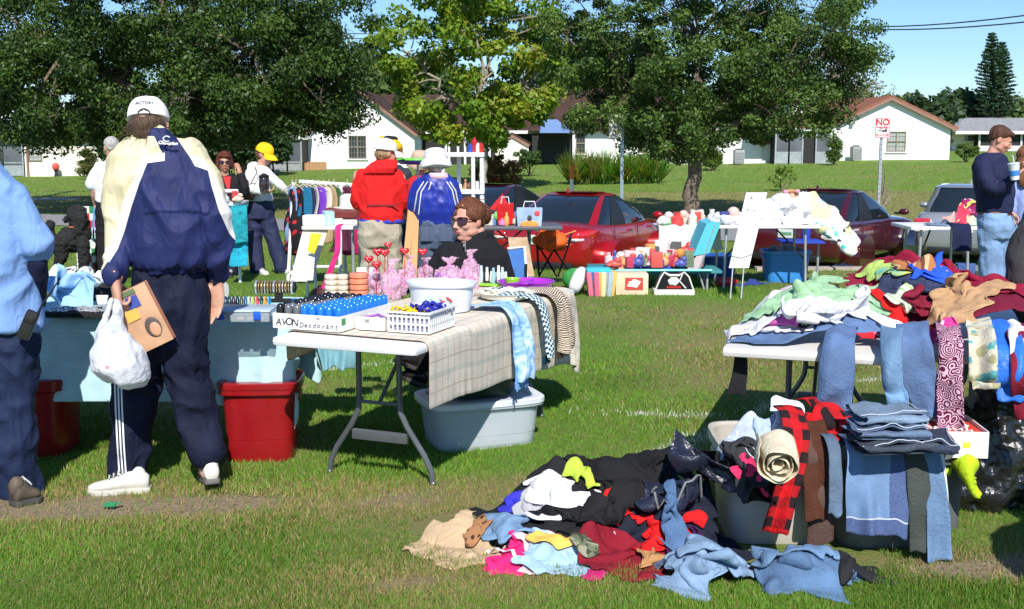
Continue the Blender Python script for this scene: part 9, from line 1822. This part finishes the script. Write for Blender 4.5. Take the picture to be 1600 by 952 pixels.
 CF=fabric('quilt','tiedye',(.70,.74,.80),(.05,.50,.38),.6,c3=(.7,.66,.3));rt=empty('quilt',W_(1290,350,12.6),0,'white green and blue quilt flowing off the right of the linen table','quilt');b=MB();b.loft([(W_(px,py,yy),V((a,0,.02)),V((0,.16,b_)))for px,py,yy,a,b_ in((1236,318,13.1,.06,.05),(1250,320,13.0,.09,.16),(1272,330,12.9,.12,.20),(1296,345,12.7,.13,.17),(1315,362,12.5,.12,.13),(1326,378,12.4,.09,.10),(1331,389,12.4,.06,.04))],18);merged(b,.012,'quilt',fabric('quilt','floral',(.70,.76,.82),(.06,.48,.36),.45,c3=(.68,.64,.36),co='Object'),rt,folds(.022,6,5,3.),1)
 Yd=13.0;rt=empty('doll',W_(1237,330,Yd),0,'small curly haired doll in a white dress sitting on the linens','doll');part('dress',WL,rt,lambda b:b.lathe(W_(1237,340,Yd),[(.12,-.05),(.1,.05),(.05,.15),(.025,.17)],14),True);part('head',SKINS[(.62,.36,.26)],rt,lambda b:b.ell(W_(1237,309,Yd),(.045,.045,.055),14,10),True);b=MB();c0=W_(1237,305,Yd+.01)
 for i in range(16):t=i*.4;b.ell(c0+V((.065*math.cos(t),.02,.045*math.sin(t))),.024,8,6)
 merged(b,.008,'hair',hairmat('doll_hair',(.45,.25,.12)),rt,None,0);part('bow',mat('bow_pink',(.7,.3,.4),.6),rt,lambda b:(b.ell(c0+V((-.07,-.02,.04)),(.03,.02,.02)),b.ell(c0+V((.06,-.02,.045)),(.03,.02,.02))),True)
 simple('round_jar','round pale pink jar on the left of the linen table','jar',(W_(1143,340,12.9).x,12.8,z2),mat('pinkj',(.7,.48,.42),.4),lambda b:b.ell((0,0,.12),(.07,.07,.07)));simple('navy_box','small navy box at the left end of the linen table','box',(W_(1128,340,12.9).x,12.75,z2),mat('navyb',(.03,.05,.2),.5),lambda b:b.box((0,0,.07),(.1,.08,.14),bev=.006))
 BL=mat('blue_tote',(.04,.24,.62),.35,.05);q=gp(1232,443);tote('bright blue storage tub full of goods under the linen table',q.x,q.y+.2,.52,.38,.37,.05,BL);part_loc=(q.x,q.y+.2);simple('goods','mixed dark and white goods heaped in the blue tub','goods',(q.x,q.y+.2,.30),mat('mixgoods',(.18,.18,.19),.6,.8,18),lambda b:[b.box((random.Random(i).uniform(-.18,.18),random.Random(i+9).uniform(-.1,.1),.04+.05*random.Random(i+5).random()),(.10,.08,.07),bev=.01,rz=i)for i in range(12)]);COL.objects[-1]['kind']='stuff'
 q=gp(1110,436);tote('dark blue tub lying behind the beach chair',q.x+.1,13.9,.5,.4,.26,.1,mat('royal_tub',(.015,.08,.35),.35));rt=empty('folding_chair',(W_(1255,390,13.9).x,13.9,0),0,'royal blue folding chair behind the blue tub','chair');bc=mat('royal_canvas',(.015,.05,.42),.6);x=W_(1250,390,13.9).x;part('seat',bc,rt,lambda b:b.box((x,13.9,.42),(.5,.4,.03),bev=.01),True);part('backrest',bc,rt,lambda b:b.box((x+.12,14.1,.60),(.09,.03,.36),bev=.01),True);[part('leg',METALG,rt,lambda b:b.tube([(x+sx*.22,13.9,0),(x+sx*.22,13.9,.42)],.014,6),True)for sx in(-1,1)]
 spG=Space(2.,12.,5.,15.,.02,0);garment('garment','blue cloth heap on the ground left of the blue tub','clothing',spG,(W_(1168,432,13.2).x,13.0),(.5,.4),.2,fabric('bheap','plain',(.03,.05,.22)),'blob',(.7,.7),.08,520,cell=.03,amp=.09);simple('red_bottle','red bottle lying on the ground behind the sign legs','bottle',(W_(1135,430,12.9).x,12.9,0),mat('redb',(.5,.01,.03),.3),lambda b:b.tube([(-.1,0,.05),(.02,0,.05),(.08,.02,.05),(.13,.03,.05)],[.05,.05,.045,.02],12))
 rt,z3=ctable('folding table of bright clothes left of the young person in navy',1424,1540,354,11.9,.1,None,.65);spR=Space(3.6,11.5,6.2,13.2,.02,0);c=((W_(1424,354,11.9).x+W_(1540,354,11.9).x)/2,12.22);spR.raise_box(c,(.42,.33),0,z3);spR.mound(c[0]+.18,c[1]+.1,.3,.24,.34,0,z3);GF='clothes on the far right table'
 for i,(px,w_,h_,fb,lab)in enumerate(((1462,.35,.3,('denim',(.18,.25,.36)),'grey blue denim at the left of the far right table'),(1510,.45,.35,('floral',(.55,.65,.45),(.3,.5,.6),1.,.8,(.7,.7,.5)),'pale green floral top on the far right table'),(1525,.3,.3,('floral',(.4,.03,.15),(.7,.5,.55)),'wine red floral top at the peak of the far right table'),(1500,.32,.22,('floral',(.70,.05,.10),(.75,.5,.3)),'red and coral top on the front of the far right table'),(1482,.2,.18,('plain',(.72,.35,.30)),'salmon pink top on the far right table'),(1520,.3,.2,('floral',(.75,.6,.15),(.75,.2,.3)),'yellow and pink top on the far right table'))):garment('garment',lab,'clothing',spR,(W_(px,350,12.1).x,12.02+.06*(i%3)),(w_,h_),.3*i,fabric(f'far{i}',*fb),'blob',(.8,.8),.05,530+i,group=GF,cell=.025)
 p_=V((W_(1500,356,11.9).x,11.86,z3+.02));panel('garment',[p_+V((0,.2,0)),p_,p_+V((0,-.03,-.1)),p_+V((0,-.03,-.26))],.2,fabric('dnv','plain',(.01,.015,.05)),seed=6,wob=.01,label='dark navy garment hanging off the front of the far right table',cat='clothing',cell=.03)
 heap('under the far right table',1450,1535,425,12.6,0,7,[(.15,.2,.2),(.05,.05,.05),(.6,.55,.5),(.5,.2,.08),(.05,.1,.3)],14,.3,kinds='box')
def INKM():return mat('faint_ink',(.12,.12,.14),.7)
def fix_world(o):
 pass
build_mid()
